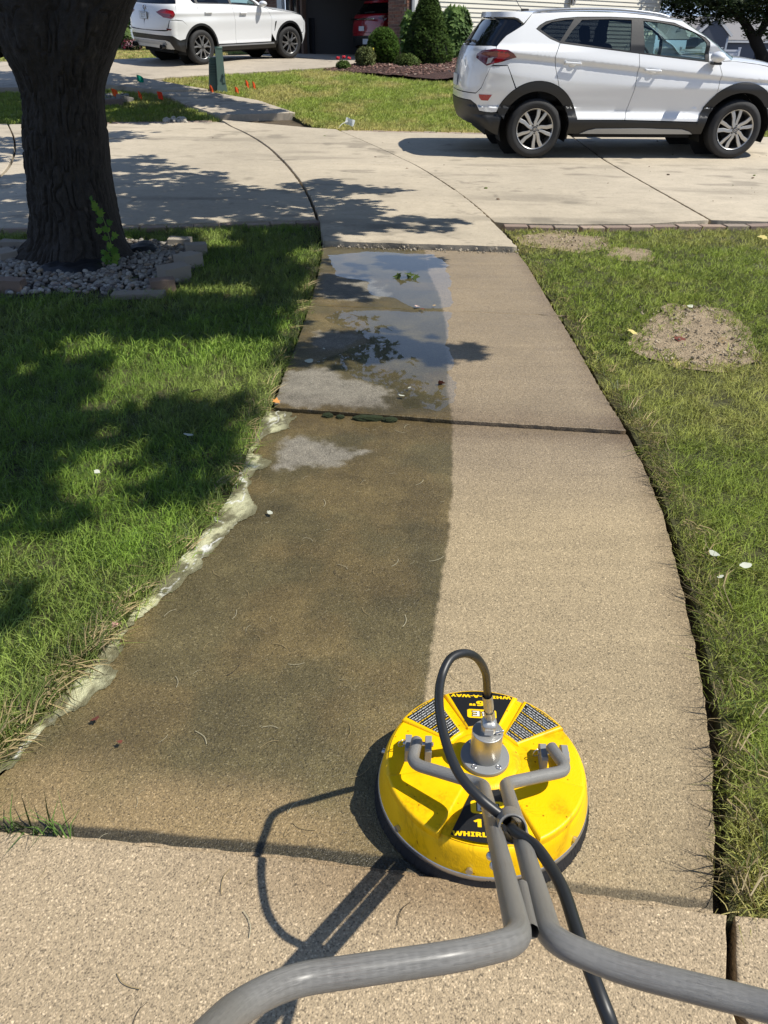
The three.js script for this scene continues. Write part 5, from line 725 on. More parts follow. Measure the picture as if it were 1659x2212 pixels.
function grassOn(poly, label, { dens, h = 1, seed, bare = [], dry = 0.25, xr = [-6, 6], tone = [1, 1, 1], edge = null }) {
  const R = rng(seed), bb = [1e9, -1e9, 1e9, -1e9]; for (const [x, d] of poly) { bb[0] = Math.min(bb[0], x); bb[1] = Math.max(bb[1], x); bb[2] = Math.min(bb[2], d); bb[3] = Math.max(bb[3], d); }
  bb[0] = Math.max(bb[0], xr[0]); bb[1] = Math.min(bb[1], xr[1]);
  const g = new THREE.Group(); g.name = numbered('grass'); scene.add(g); tag(g, label, 'grass'); g.userData.kind = 'stuff';
  const lists = [[], [], [], []], cols = [[], [], [], []], step = 0.5;
  for (let X = bb[0]; X < bb[1]; X += step) for (let D = bb[2]; D < bb[3]; D += step) {
    const n = Math.round(dens(X + step / 2, D + step / 2) * step * step); if (!n) continue;
    for (let k = 0; k < n; k++) {
      const x = X + R() * step, d = D + R() * step; const s = sdist(poly, x, d); if (s < 0.004) continue;
      let b = 1; for (const [q, amp] of bare) { const v = sdist(q, x, d) + amp * (fbm(x * 9, d * 9, 2, 7) - 0.5); b = Math.min(b, Math.max(0.03, 1 - sstep(-0.18, 0.1, v) * (amp > 0.03 ? 1 : v > 0 ? 1 : 0))); } if (R() > b) continue;
      const nz = fbm(x * 1.3, d * 1.3, 4, 15), n2 = fbm(x * 7, d * 7, 2, 16), dr = clamp(dry * (0.2 + 1.9 * sstep(0.42, 0.72, nz)) + (R() < 0.12 ? 0.5 : 0) * R() + (s < 0.07 ? 0.35 * R() : 0)), i = d < 3.4 ? (R() < 0.5 ? 0 : 1) : d < 8 ? 2 : 3;
      const v = (0.72 + 0.56 * R()) * (0.75 + 0.5 * n2);
      cols[i].push(col(lerp(0.275, 0.54, dr) * v * tone[0], lerp(0.365, 0.46, dr) * v * tone[1], lerp(0.055, 0.18, dr) * v * tone[2]));
      lists[i].push([x, H(x, d) - 0.02, -d, (R() - 0.5) * 0.5, R() * 6.28, (R() - 0.5) * 0.5, 0.8 + 0.5 * R(), h * (0.65 + 0.7 * R()) * (0.8 + 0.45 * n2)]);
    }
  }
  const G4 = [tuft(1, 14, 0.03, 0.03, 0.08, 0.00095, 0.9), tuft(2, 14, 0.03, 0.025, 0.065, 0.0012, 1.1), tuft(3, 14, 0.04, 0.028, 0.065, 0.0017, 0.9), tuft(4, 14, 0.075, 0.03, 0.065, 0.0042, 0.8)];
  lists.forEach((l, i) => { if (l.length) instances('blades', G4[i], grassM, l, g, cols[i]); });
  return g;
}
const nearDens = (x, d) => (Math.abs(x) > 0.75 * d + 1.2 ? 0 : 1) * 2900 / (1 + (d / 2.2) ** 1.3);
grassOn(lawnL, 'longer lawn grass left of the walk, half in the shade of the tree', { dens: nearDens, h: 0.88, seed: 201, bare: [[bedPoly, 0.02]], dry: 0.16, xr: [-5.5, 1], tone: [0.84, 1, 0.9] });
grassOn(lawnR, 'sunlit lawn grass right of the walk with bare patches', { dens: nearDens, h: 0.62, seed: 202, bare: [[dirtA, 0.14], [dirtB, 0.16], [dirtC, 0.12]], dry: 0.19, xr: [0, 6] });
const farDens = (x, d) => (Math.abs(x) > 0.62 * d ? 0 : 1) * Math.min(420, 5200 / d);
grassOn(lawnFR, 'lawn between the driveway, the path and the planting bed', { dens: farDens, h: 0.95, seed: 203, dry: 0.34, xr: [-7, 8] });
grassOn(lawnFL, 'shaded lawn strip with survey flags left of the path', { dens: farDens, h: 1, seed: 204, dry: 0.2, xr: [-9, 0] });
grassOn(lawnFF, 'far lawn behind the white SUV', { dens: (x, d) => (Math.abs(x) > 0.62 * d ? 0 : 90), h: 1, seed: 205, dry: 0.6, xr: [-22, -3] });
{ // straw and stray blades hanging over the edges of the walk
  const R = rng(77), L = [], C = [], E = [], CE = [];
  const along = (line, d0, d1, n, to, straw) => { for (let k = 0; k < n; k++) { // `to`: which way the slab lies; blades root in the lawn and lean over it
    const d = lerp(d0, d1, R() ** 1.2), back = 0.008 + 0.06 * R(), x = xAt(line, d) - to * (back + (to < 0 ? 0.02 : 0)), v = 0.7 + 0.6 * R(), st = R() < straw, lean = st ? 1.0 + 0.5 * R() : 0.2 + 0.7 * R(), dirn = to * Math.PI / 2 + (R() - 0.5) * 4.6;
    (st ? L : E).push([x, (st ? 0.004 : -0.012) + 0.014 * R(), -d, lean, dirn, 0, 0.7 + 0.6 * R(), 0.7 + 0.7 * R()]); (st ? C : CE).push(st ? col(0.36 * v, 0.28 * v, 0.14 * v) : col(0.13 * v, 0.18 * v, 0.035 * v)); } };
  along(leftEdge, 0.95, 2.9, 240, 1, 0.3); along(leftEdge, 0.95, 1.5, 80, 1, 0.8); along(leftEdge, 2.8, 5.8, 150, 1, 0.2); along(rightEdge, 0.8, 3, 150, -1, 0.85); along(rightEdge, 2.8, 5.8, 90, -1, 0.7);
  const g = new THREE.Group(); g.name = 'edge_grass'; scene.add(g); tag(g, 'dry straw and stray blades along the edges of the walk', 'straw'); g.userData.kind = 'stuff';
  instances('straw', tuft(11, 5, 0.02, 0.05, 0.11, 0.0011, 0.35), leafMat(1, 1, 1, 0.2), L, g, C); instances('blades', tuft(12, 5, 0.02, 0.04, 0.085, 0.0014, 0.8), grassM, E, g, CE);
}
{ // weeds rooted in the joint at the lower left
  const g = thing('weed', 'small grass weed rooted in the joint at the left end of the walk', 'weed', gv(G(40, 1790), -0.01).toArray());
  const R = rng(5); for (let k = 0; k < 9; k++) { const q = tuft(300 + k, 6, 0.012, 0.03, 0.08, 0.0015, 1.1); q.translate((k - 4) * 0.021 + (R() - 0.5) * 0.02, 0, (k - 4) * 0.003 + (R() - 0.5) * 0.015); obj('tuft', q, leafMat(0.11, 0.19, 0.04, 0.3), g); }
}
// ---------------------------------------------------------------- the big tree
const barkTex = tex(512, 1024, (u, v) => { const w = fbm(u * 6, v * 6, 3, 5, 6), n = fbm(u * 22 + w * 2, v * 10, 4, 7), r = 1 - Math.abs(2 * n - 1), k = 0.45 + 0.75 * sstep(0.5, 0.95, 1 - r) + 0.3 * (fbm(u * 60, v * 60, 2, 9, 60) - 0.5); return [0.064 * k, 0.052 * k, 0.04 * k]; });
const barkM = new THREE.MeshStandardMaterial({ map: barkTex, roughness: 0.95, bumpMap: bumpTile, bumpScale: 0.006 });
const treeD = 5.5;
const shadeLeafM = [leafMat(0.055, 0.1, 0.022, 0.3), leafMat(0.07, 0.12, 0.025, 0.3), leafMat(0.04, 0.08, 0.02, 0.25)];
function leafSpray(seed, n, rad, len) { // a twig end with lobed leaves
  const R = rng(seed), pos = [], idx = [], nor = [], q = new THREE.Quaternion(), e = new THREE.Euler();
  const out = [[0, 0], [0.28, 0.12], [0.5, 0.02], [0.36, 0.34], [0.52, 0.56], [0.24, 0.55], [0, 1], [-0.24, 0.55], [-0.52, 0.56], [-0.36, 0.34], [-0.5, 0.02], [-0.28, 0.12]];
  for (let k = 0; k < n; k++) { q.setFromEuler(e.set((R() - 0.5) * 1.1, R() * 6.28, (R() - 0.5) * 1.1)); const c = V3((R() - 0.5) * 2 * rad, (R() - 0.5) * rad * 0.8, (R() - 0.5) * 2 * rad), l = len * (0.7 + 0.6 * R()), s = pos.length / 3, nn = V3(0, 1, 0).applyQuaternion(q); for (const [a, b] of [[0, 0.35], ...out]) { const v = V3(a * l, -0.12 * Math.abs(a) * l, b * l).applyQuaternion(q).add(c); pos.push(v.x, v.y, v.z); nor.push(nn.x, nn.y, nn.z); } for (let i = 0; i < 12; i++) idx.push(s, s + 1 + (i + 1) % 12, s + 1 + i); }
  return geo(pos, idx, null, nor);
}
function branch(pts, r0, r1, n = 24) { // a tapering limb
  const c = new THREE.CatmullRomCurve3(pts), f = c.computeFrenetFrames(n), pos = [], uv = [], idx = [], m = 18;
  for (let i = 0; i <= n; i++) { const t = i / n, p = c.getPoint(t), r = lerp(r0, r1, t); for (let j = 0; j <= m; j++) { const a = j / m * 6.2832, k = r * (1 + 0.09 * (noise3(p.x * 6 + Math.cos(a) * 2, p.y * 3, p.z * 6 + Math.sin(a) * 2, 3) - 0.5)); pos.push(p.x + (f.normals[i].x * Math.cos(a) + f.binormals[i].x * Math.sin(a)) * k, p.y + (f.normals[i].y * Math.cos(a) + f.binormals[i].y * Math.sin(a)) * k, p.z + (f.normals[i].z * Math.cos(a) + f.binormals[i].z * Math.sin(a)) * k); uv.push(j / m * Math.max(1, Math.round(r0 * 4)), t * c.getLength() * 0.9); } }
  for (let i = 0; i < n; i++) for (let j = 0; j < m; j++) { const a = i * (m + 1) + j, b = a + m + 1; idx.push(a, a + 1, b, b, a + 1, b + 1); }
  return geo(pos, idx, uv);
}
{
  const sil = [[690, 40, 345], [650, 66, 318], [610, 78, 303], [560, 85, 295], [450, 78, 275], [330, 68, 262], [230, 60, 255], [170, 40, 268], [120, 10, 288], [80, -12, 304], [40, -32, 320], [0, -50, 336], [-60, -80, 365]].map(([y, l, r]) => { const a = AT(l / 1.1573, y / 1.1573, treeD), b = AT(r / 1.1573, y / 1.1573, treeD); return [a.y, a.x, b.x]; });
  const kl = pl(sil.map((s) => [s[0], s[1]]).sort((a, b) => a[0] - b[0])), kr = pl(sil.map((s) => [s[0], s[2]]).sort((a, b) => a[0] - b[0]));
  const base = [(kl(0.3) + kr(0.3)) / 2, 0, -treeD], tree = thing('shade_tree', 'large dark-barked tree at the left, in a ring of pebbles and stones', 'tree', base);
  const rows = 420, m = 420, pos = [], uv = [], idx = [], y1 = 1.62;
  for (let i = 0; i <= rows; i++) {
    const y = lerp(-0.12, y1, i / rows), cx = (kl(y) + kr(y)) / 2, ax = (kr(y) - kl(y)) / 2, az = y < 0.95 ? ax : lerp(ax, 0.34, sstep(0.95, 1.5, y));
    for (let j = 0; j <= m; j++) {
      const a = j / m * 6.28318, ca = Math.cos(a), sa = Math.sin(a), U = j / m;
      const root = 0.16 * sstep(0.3, -0.05, y) * Math.max(0, Math.cos(a * 5 + 0.7)) * 0.28 + 0.05 * Math.exp(-Math.max(0, y) / 0.07);
      const wx = fbm(U * 7, y * 1.9, 3, 61, 7) * 1.5, n1 = vnoise(U * 40 + wx, y * 4.6, 63, 0), n3 = vnoise(U * 66 + wx * 1.4 + 9, y * 9.5, 69), n2 = fbm(U * 120 + wx * 3, y * 26, 2, 65), seam = Math.min(1, 8 * Math.min(U, 1 - U));
      const cut = Math.min(Math.abs(2 * n1 - 1) * 1.25, Math.abs(2 * n3 - 1) * 1.5), step = 0.12 * (vnoise(U * 40 + wx, y * 24, 71) > 0.72 ? 1 : 0), plate = sstep(0.02, 0.42, cut) - step; // deep fissures between long corky plates
      const big = fbm(U * 5, y * 1.6, 3, 67, 5) - 0.5, cleft = -0.12 * sstep(1.0, 1.6, y) * Math.exp(-(((a - 4.9) / 0.28) ** 2));
      const dsp = 0.018 * (plate - 0.7) * seam + 0.016 * (n2 - 0.5) * seam + 0.04 * big * seam + root + cleft;
      pos.push(cx + ca * (ax + dsp) - base[0], y, -sa * (az + dsp)); uv.push(U * 2, y * 0.9);
    }
  }
  for (let i = 0; i < rows; i++) for (let j = 0; j < m; j++) { const a = i * (m + 1) + j, b = a + m + 1; idx.push(a, a + 1, b, b, a + 1, b + 1); }
  obj('trunk', geo(pos, idx, uv), barkM, tree);
  for (const [pts, r] of [[[[0.16, 1.28, 0.0], [0.42, 1.68, 0.02], [0.8, 2.2, 0.1], [1.5, 2.9, 0.3], [2.9, 3.9, 0.5], [4.2, 4.7, 0.4]], 0.2], [[[-0.14, 1.28, 0.0], [-0.4, 1.68, 0.0], [-0.75, 2.2, 0], [-1.5, 3.0, -0.3], [-2.6, 4.2, -0.4]], 0.2], [[[0.05, 1.3, -0.08], [0.1, 2.1, -0.35], [0.6, 3.2, -1.3], [1.6, 4.3, -2.4]], 0.19], [[[0.02, 1.3, 0.08], [0.1, 2.2, 0.4], [0.5, 3.4, 1.2], [1.3, 4.4, 2.2]], 0.19], [[[0, 1.4, 0], [0.1, 2.8, 0], [0.3, 4.4, 0.1], [0.8, 6, 0]], 0.24]]) obj('branch', branch(pts.map((p) => V3(...p)), r, 0.05), barkM, tree);
  // crown: leafy twigs wherever its shadow lies on the ground
  const GPd = (p) => GP(p), dark = [
    [[-300, 385], [60, 378], [240, 345], [330, 338], [420, 372], [540, 388], [640, 400], [700, 392], [860, 418], [800, 445], [880, 472], [1003, 492], [1005, 512], [720, 518], [690, 500], [-400, 520]],
    [[-500, 495], [690, 500], [694, 570], [655, 585], [560, 600], [585, 625], [640, 640], [655, 700], [640, 735], [450, 722], [260, 740], [225, 800], [330, 822], [480, 845], [530, 872], [500, 900], [430, 940], [500, 970], [490, 1050], [440, 1080], [380, 1060], [300, 975], [190, 965], [95, 1000], [200, 1080], [190, 1160], [90, 1175], [0, 1090], [-500, 1120]],
    [[690, 535], [780, 540], [800, 580], [760, 600], [795, 640], [800, 670], [740, 690], [660, 690]], [[640, 735], [700, 712], [860, 735], [960, 738], [1005, 760], [960, 786], [850, 776], [760, 782], [640, 772]], [[846, 556], [885, 548], [922, 566], [890, 580], [850, 574]],
    [[-300, 1280], [-30, 1270], [30, 1310], [0, 1350], [-200, 1370]],
  ].map(GPd), thin = [[[380, 480], [690, 470], [760, 480], [700, 500], [400, 500]], [[-60, 300], [60, 300], [240, 285], [330, 288], [250, 310], [60, 330], [0, 370], [-100, 380]]].map(GPd);
  const R = rng(91), lists = [[], [], []], tw = [];
  const drop = (P, perM2, thr, t0, t1, minS) => { let a = [1e9, -1e9, 1e9, -1e9]; for (const [x, d] of P) a = [Math.min(a[0], x), Math.max(a[1], x), Math.min(a[2], d), Math.max(a[3], d)]; const n = Math.min(26000, Math.round((a[1] - a[0]) * (a[3] - a[2]) * perM2)); for (let k = 0; k < n; k++) { const x = lerp(a[0], a[1], R()), d = lerp(a[2], a[3], R()); if (x < -8.5 || (P === dark[1] && d < 5.6 && x > xAt(leftEdge, d) - 0.14)) continue; const s = sdist(P, x, d) + 0.34 * (fbm(x * 2.6, d * 2.6, 3, 33) - 0.5); if (s < minS || fbm(x * 3.0 + 7, d * 4.6, 3, 37) < thr - 0.2 * sstep(0.25, 1.0, s)) continue; const t = lerp(t0, t1, R()), p = V3(x, 0, -d).addScaledVector(SUN, t / SUN.y); lists[Math.floor(R() * 3)].push([p.x - base[0], p.y, p.z - base[2], (R() - 0.5) * 0.6, R() * 6.28, (R() - 0.5) * 0.6, 0.75 + 0.5 * R()]); } };
  drop(dark[0], 200, 0.47, 2.4, 4.4, 0.03); drop(dark[1], 400, 0.4, 2.4, 4.6, -0.03); drop(dark[2], 330, 0.44, 2.5, 3.3, 0.02); drop(dark[3], 380, 0.42, 2.4, 3.1, 0.02); drop(dark[4], 420, 0.3, 2.5, 3.0, -0.01); drop(dark[5], 300, 0.3, 2.6, 3.6, 0.02);
  thin.forEach((p) => drop(p, 150, 0.5, 2.8, 4.4, 0));
  const crown = obj('crown', branch([V3(0.5, 3.0, 0.3), V3(1.6, 3.6, 0.8), V3(2.6, 3.7, 1.2)], 0.06, 0.02), barkM, tree);
  lists.forEach((l, i) => instances('leaves', leafSpray(40 + i, 5, 0.085, 0.1), shadeLeafM[i], l, crown));
}
// a second tree standing hidden behind the trunk, shading the path
{
  const p = G(150, 215), tree = thing('shade_tree', 'second tree almost hidden behind the big trunk, shading the far path', 'tree', gv(p).toArray());
  obj('trunk', branch([V3(0, -0.2, 0), V3(0.03, 1.2, 0), V3(-0.05, 2.4, 0.1), V3(0.2, 4.2, 0)], 0.14, 0.08), barkM, tree);
  for (const q of [[1.8, 3.6, 0.6], [-1.5, 3.8, -0.3], [1.0, 4.4, -1.2]]) obj('branch', branch([V3(0, 2.2, 0.08), V3(q[0] * 0.4, 3, q[2] * 0.4), V3(...q)], 0.08, 0.02), barkM, tree);
  const R = rng(92), lists = [[], []], P = [[-150, 160], [222, 163], [320, 180], [420, 200], [560, 232], [600, 246], [480, 252], [470, 262], [300, 268], [-150, 275]].map(([x, y]) => G(x, y)); let a = [-13, 1, 13, 22];
  for (let k = 0; k < 16000; k++) { const x = lerp(a[0], a[1], R()), d = lerp(a[2], a[3], R()), s = sdist(P, x, d) + 0.6 * (fbm(x * 1.5, d * 1.5, 3, 43) - 0.5); if (s < 0.05 || fbm(x * 2.2 + 3, d * 3.4, 3, 47) < 0.4) continue; const t = lerp(2.7, 5.2, R()), q = V3(x, H(x, d), -d).addScaledVector(SUN, t / SUN.y); lists[R() < 0.5 ? 0 : 1].push([q.x - tree.position.x, q.y - tree.position.y, q.z - tree.position.z, (R() - 0.5) * 0.6, R() * 6.28, (R() - 0.5) * 0.6, 1.0 + 0.6 * R()]); }
  const crown = obj('crown', branch([V3(0.2, 4.1, 0), V3(0.9, 4.6, 0.4), V3(1.6, 4.8, 0.6)], 0.05, 0.02), barkM, tree);
  lists.forEach((l, i) => instances('leaves', leafSpray(50 + i, 5, 0.1, 0.12), shadeLeafM[i], l, crown));
}
// a shade tree far right, low boughs against the houses, and a small one at the left
function crownTree(name, label, pos, limbs, blobs, seed, n, len, mats) {
  const tree = thing(name, label, 'tree', pos);
  limbs.forEach(([pts, r0, r1], i) => obj(i ? 'branch' : 'trunk', branch(pts.map((p) => V3(...p)), r0, r1), barkM, tree));
  const R = rng(seed), lists = mats.map(() => []); let tot = 0; for (const b of blobs) tot += b[3] * b[4] * b[5];
  for (const [x, y, z, a, b, c] of blobs) { const k = Math.round(n * a * b * c / tot); for (let i = 0; i < k; i++) { let u; do u = V3(R() * 2 - 1, R() * 2 - 1, R() * 2 - 1); while (u.lengthSq() > 1 || noise3(u.x * 2.2 + x, u.y * 2.2 + y, u.z * 2.2 + seed, 2) < 0.43); lists[Math.floor(R() * mats.length)].push([x + u.x * a, y + u.y * b, z + u.z * c, (R() - 0.5) * 1.2, R() * 6.28, (R() - 0.5) * 1.2, 0.7 + 0.6 * R()]); } }
  const crown = obj('crown', branch([V3(...blobs[0].slice(0, 3)), V3(blobs[0][0] + 0.4, blobs[0][1] + 0.3, blobs[0][2]), V3(blobs[0][0] + 0.8, blobs[0][1] + 0.4, blobs[0][2] + 0.2)], 0.04, 0.02), barkM, tree);
  lists.forEach((l, i) => instances('leaves', leafSpray(seed + i, 6, len * 1.1, len), mats[i], l, crown));
  return tree;
}
{
  const D = 30, b = AT(1655, 150, D), rel = (x, y, d = D) => { const p = AT(x, y, d); return [p.x - b.x, p.y + 0.6, p.z - b.z]; };
  const dk = [leafMat(0.03, 0.055, 0.018, 0.3), leafMat(0.045, 0.075, 0.02, 0.35)];
  crownTree('shade_tree', 'leaning tree with dark low boughs at the top right corner', [b.x, -0.6, b.z], [[[[0.1, -0.3, 0], rel(1648, 130), rel(1636, 98), rel(1625, 74)], 0.26, 0.16], [[rel(1625, 78), rel(1606, 46), rel(1585, 30), rel(1550, 18)], 0.15, 0.05], [[rel(1632, 86), rel(1650, 55), rel(1662, 20), rel(1668, -20)], 0.14, 0.08], [[rel(1606, 46), rel(1600, 20), rel(1580, -20)], 0.09, 0.05]],
    [[...rel(1600, -45), 4.2, 1.25, 3], [...rel(1500, -5), 1.6, 0.42, 1.6], [...rel(1440, 0), 1.1, 0.3, 1.2], [...rel(1380, -14), 0.9, 0.3, 0.9], [...rel(1560, 2), 1.6, 0.38, 1.4], [...rel(1648, 5), 1.6, 0.6, 1.6], [...rel(1478, 45), 0.35, 0.3, 0.5], [...rel(1640, 60), 0.6, 0.4, 0.7], [...rel(1575, 35), 0.35, 0.22, 0.5]], 311, 5600, 0.1, dk);
}
{
  const D = 31, b = AT(298, 88, D), rel = (x, y, d = D) => { const p = AT(x, y, d); return [p.x - b.x, p.y - b.y, p.z - b.z]; };
  crownTree('small_tree', 'small dark-stemmed tree left of the white SUV tail', b.toArray(), [[[[0, -0.2, 0], rel(296, 60), rel(293, 30), rel(292, 0), rel(292, -40)], 0.12, 0.08], [[rel(293, 22), rel(308, 12), rel(318, 2)], 0.05, 0.02]], [[...rel(292, -35), 1.3, 0.6, 1.2], [...rel(308, 6), 0.42, 0.3, 0.5], [...rel(283, 18), 0.3, 0.45, 0.4], [...rel(268, 25), 0.22, 0.3, 0.3]], 331, 1100, 0.13, [leafMat(0.035, 0.07, 0.018, 0.3), leafMat(0.06, 0.12, 0.03, 0.3)]);
}
// ---------------------------------------------------------------- shrubs and flowers
function shrub(name, label, pos, prof, n, lg, mats, { lump = 0.12, seed = 1, cat = 'shrub', up = 0.6, core = 0.86 } = {}) { // prof(t) -> radius at height share t; prof.h
  const g = thing(name, label, cat, pos), R = rng(seed), h = prof.h, lists = mats.map(() => []);
  const rad = (t, a) => prof(t) * (1 + lump * 2 * (noise3(Math.cos(a) * 2.2, t * h * 4.5, Math.sin(a) * 2.2, seed) - 0.5) + lump * 1.6 * (noise3(Math.cos(a) * 6, t * h * 11, Math.sin(a) * 6, seed + 3) - 0.5));
  const pos2 = [], idx = [], A = 26, T = 18; for (let i = 0; i <= T; i++) for (let j = 0; j <= A; j++) { const a = j / A * 6.2832, r = rad(i / T, a) * core; pos2.push(r * Math.cos(a), i / T * h * 0.97, r * Math.sin(a)); }
  for (let i = 0; i < T; i++) for (let j = 0; j < A; j++) { const a = i * (A + 1) + j, b = a + A + 1; idx.push(a, b, a + 1, b, b + 1, a + 1); }
  obj('stems', geo(pos2, idx), mat(0.012, 0.02, 0.008, 1), g);
  for (let k = 0; k < n; k++) { const t = R() ** 0.85, a = R() * 6.2832, r = rad(t, a) * (core + (1.03 - core) * R() ** 0.5), e = 0.02, sl = (prof(Math.min(1, t + e)) - prof(Math.max(0, t - e))) / (2 * e * h); const tilt = Math.atan2(1, -sl * 1); lists[Math.floor(R() * mats.length)].push([r * Math.cos(a), t * h, r * Math.sin(a), 0, -a + Math.PI / 2, 0, 0.75 + 0.5 * R(), null, a, tilt]); }
  lists.forEach((l, i) => { const o = new THREE.InstancedMesh(lg, mats[i], l.length); l.forEach((q, k) => { const out = V3(Math.cos(q[8]), up, Math.sin(q[8])).normalize(); QQ.setFromUnitVectors(V3(0, 1, 0), out); QQ.multiply(new THREE.Quaternion().setFromAxisAngle(V3(0, 1, 0), R() * 6.28)); M4.compose(V3(q[0], q[1], q[2]), QQ, V3(q[6], q[6], q[6])); o.setMatrixAt(k, M4); }); o.name = 'foliage'; o.userData.kind = 'stuff'; g.add(o); });
  return g;
}
const P = (h, f) => Object.assign(f, { h });
const needle = tuft(21, 12, 0.018, 0.03, 0.06, 0.006, 1.2), smallLeaf = tuft(22, 8, 0.02, 0.03, 0.07, 0.011, 1.4), bigLeaf = leafSpray(23, 4, 0.05, 0.13);
const bedD = 22.4, on = (x, d) => { const q = AT(x, 150, d); return [q.x, H(q.x, d), -d]; };
const mulchPoly = [...GP([[690, 153], [735, 146]]), [-0.9, 22.6], [0.3, 24], [4, 26], [5.2, 25], ...GP([[985, 180], [940, 172], [870, 164], [800, 158], [740, 156]])];
struct('mulch_bed', patch((x, d) => { const q = 0; return sdist(mulchPoly, x, d) + 0.14 * (fbm(x * 6, d * 6, 3, 8) - 0.5); }, [-4, 6, 20, 26], 0.06, -0.005, { hgt: (x, d, v) => 0.09 * Math.min(1, v / 0.5) + 0.03 * fbm(x * 12, d * 12, 3, 4) }), mat(0.115, 0.06, 0.048, 1, { map: tex(256, 256, (u, v) => { const k = 0.5 + 0.9 * grain(u, v, 6, 40)[0] * fbm(u * 8, v * 20, 3, 6); return [k, k, k]; }), bumpMap: bumpTile, bumpScale: 0.03 }));
{ const R = rng(19), L = [], C = []; for (let k = 0; k < 7000; k++) { const x = lerp(-3, 5, R()), d = lerp(20.5, 25, R()), q = sdist(mulchPoly, x, d); if (q < 0.02) continue; const v = 0.5 + 1.0 * R(); L.push([x, H(x, d) + 0.09 * Math.min(1, q / 0.5) + 0.015, -d, (R() - 0.5) * 0.9, R() * 6.28, (R() - 0.5) * 0.9, 0.6 + 0.9 * R()]); C.push(R() < 0.06 ? col(0.42, 0.34, 0.27) : col(0.2 * v, 0.115 * v, 0.09 * v)); } const g = instances('mulch_chips', new THREE.BoxGeometry(0.07, 0.012, 0.022), mat(1, 1, 1, 1), L, scene, C); tag(g, 'reddish brown bark chips on the planting bed by the garage', 'bark chips'); }
shrub('conical_evergreen', 'conical dwarf evergreen in front of the cream siding', on(921, bedD), P(1.62, (t) => 0.6 * (t < 0.16 ? 0.9 + 0.6 * t : (1 - t) ** 0.68 * 1.115 + 0.012)), 5200, needle, [leafMat(0.095, 0.165, 0.035, 0.2), leafMat(0.12, 0.2, 0.042, 0.2), leafMat(0.075, 0.135, 0.032, 0.2)], { lump: 0.16, seed: 5, cat: 'evergreen', up: 0.9 });
shrub('round_shrub', 'round clipped bright green shrub beside the brick pillar', on(827, 22.2), P(0.8, (t) => 0.37 * Math.sqrt(Math.max(0.02, 1 - ((t - 0.48) / 0.54) ** 2))), 2200, needle, [leafMat(0.13, 0.24, 0.035, 0.25), leafMat(0.1, 0.19, 0.03, 0.25)], { seed: 8, up: 1.1, lump: 0.1 });
shrub('shrub', 'small shrub with yellow flower tips left of the round shrub', on(790, 21.7), P(0.44, (t) => 0.21 * Math.sqrt(Math.max(0.03, 1 - ((t - 0.5) / 0.55) ** 2))), 900, smallLeaf, [leafMat(0.22, 0.25, 0.09, 0.25), leafMat(0.17, 0.2, 0.075, 0.25)], { seed: 9, lump: 0.2 });
{ const g = scene.children[scene.children.length - 1], R = rng(3); for (let k = 0; k < 26; k++) { const a = R() * 6.28, r = 0.2 * Math.sqrt(R()); obj('flower', new THREE.IcosahedronGeometry(0.014 + 0.008 * R(), 0).translate(r * Math.cos(a) + 0.03, 0.28 + 0.16 * R(), r * Math.sin(a)), mat(0.62, 0.52, 0.05, 0.7), g); } }
shrub('shrub', 'low feathery shrub between the round shrub and the conical evergreen', on(878, 21.8), P(0.3, (t) => 0.27 * Math.sqrt(Math.max(0.03, 1 - ((t - 0.35) / 0.68) ** 2))), 800, smallLeaf, [leafMat(0.12, 0.18, 0.045, 0.25), leafMat(0.15, 0.2, 0.05, 0.25)], { seed: 10, lump: 0.3 });
shrub('hydrangea', 'leafy hydrangea against the siding behind the conical evergreen', on(978, 23.6), P(1.15, (t) => 0.42 * Math.sqrt(Math.max(0.05, 1 - ((t - 0.5) / 0.56) ** 2))), 520, bigLeaf, [leafMat(0.15, 0.24, 0.06, 0.4), leafMat(0.08, 0.14, 0.035, 0.35)], { seed: 12, lump: 0.25, core: 0.6 });
shrub('hydrangea', 'sliver of leafy hydrangea between brick pillar and conical evergreen', on(884, 23.2), P(1.05, (t) => 0.2 * Math.sqrt(Math.max(0.05, 1 - ((t - 0.5) / 0.56) ** 2))), 200, bigLeaf, [leafMat(0.16, 0.26, 0.06, 0.4)], { seed: 13, lump: 0.25, core: 0.6 });
{ const g = shrub('geranium', 'potted-size geranium with red blooms at the end of the mulch bed', on(742, 21.5), P(0.17, (t) => 0.15 * Math.sqrt(Math.max(0.05, 1 - ((t - 0.4) / 0.65) ** 2))), 260, smallLeaf, [leafMat(0.12, 0.19, 0.04, 0.3)], { seed: 14, cat: 'flower', lump: 0.3 }); for (const [x, y, z] of [[-0.13, 0.25, 0.05], [0.01, 0.27, 0], [0.14, 0.25, 0.03]]) { const R = rng(7 + Math.round(x * 100)), q = []; for (let i = 0; i < 14; i++) q.push(new THREE.IcosahedronGeometry(0.018, 0).translate(x + (R() - 0.5) * 0.07, y + (R() - 0.5) * 0.05, z + (R() - 0.5) * 0.07)); obj('bloom', merge(q), mat(0.6, 0.01, 0.03, 0.6), g); } }
shrub('shrub', 'light green bush by the far white wall at the left', on(258, 33).map((v, i) => i === 1 ? v : v), P(1.1, (t) => 0.55 * Math.sqrt(Math.max(0.05, 1 - ((t - 0.42) / 0.62) ** 2))), 900, bigLeaf, [leafMat(0.15, 0.22, 0.06, 0.35), leafMat(0.08, 0.13, 0.04, 0.3)], { seed: 15, lump: 0.3, core: 0.7 });
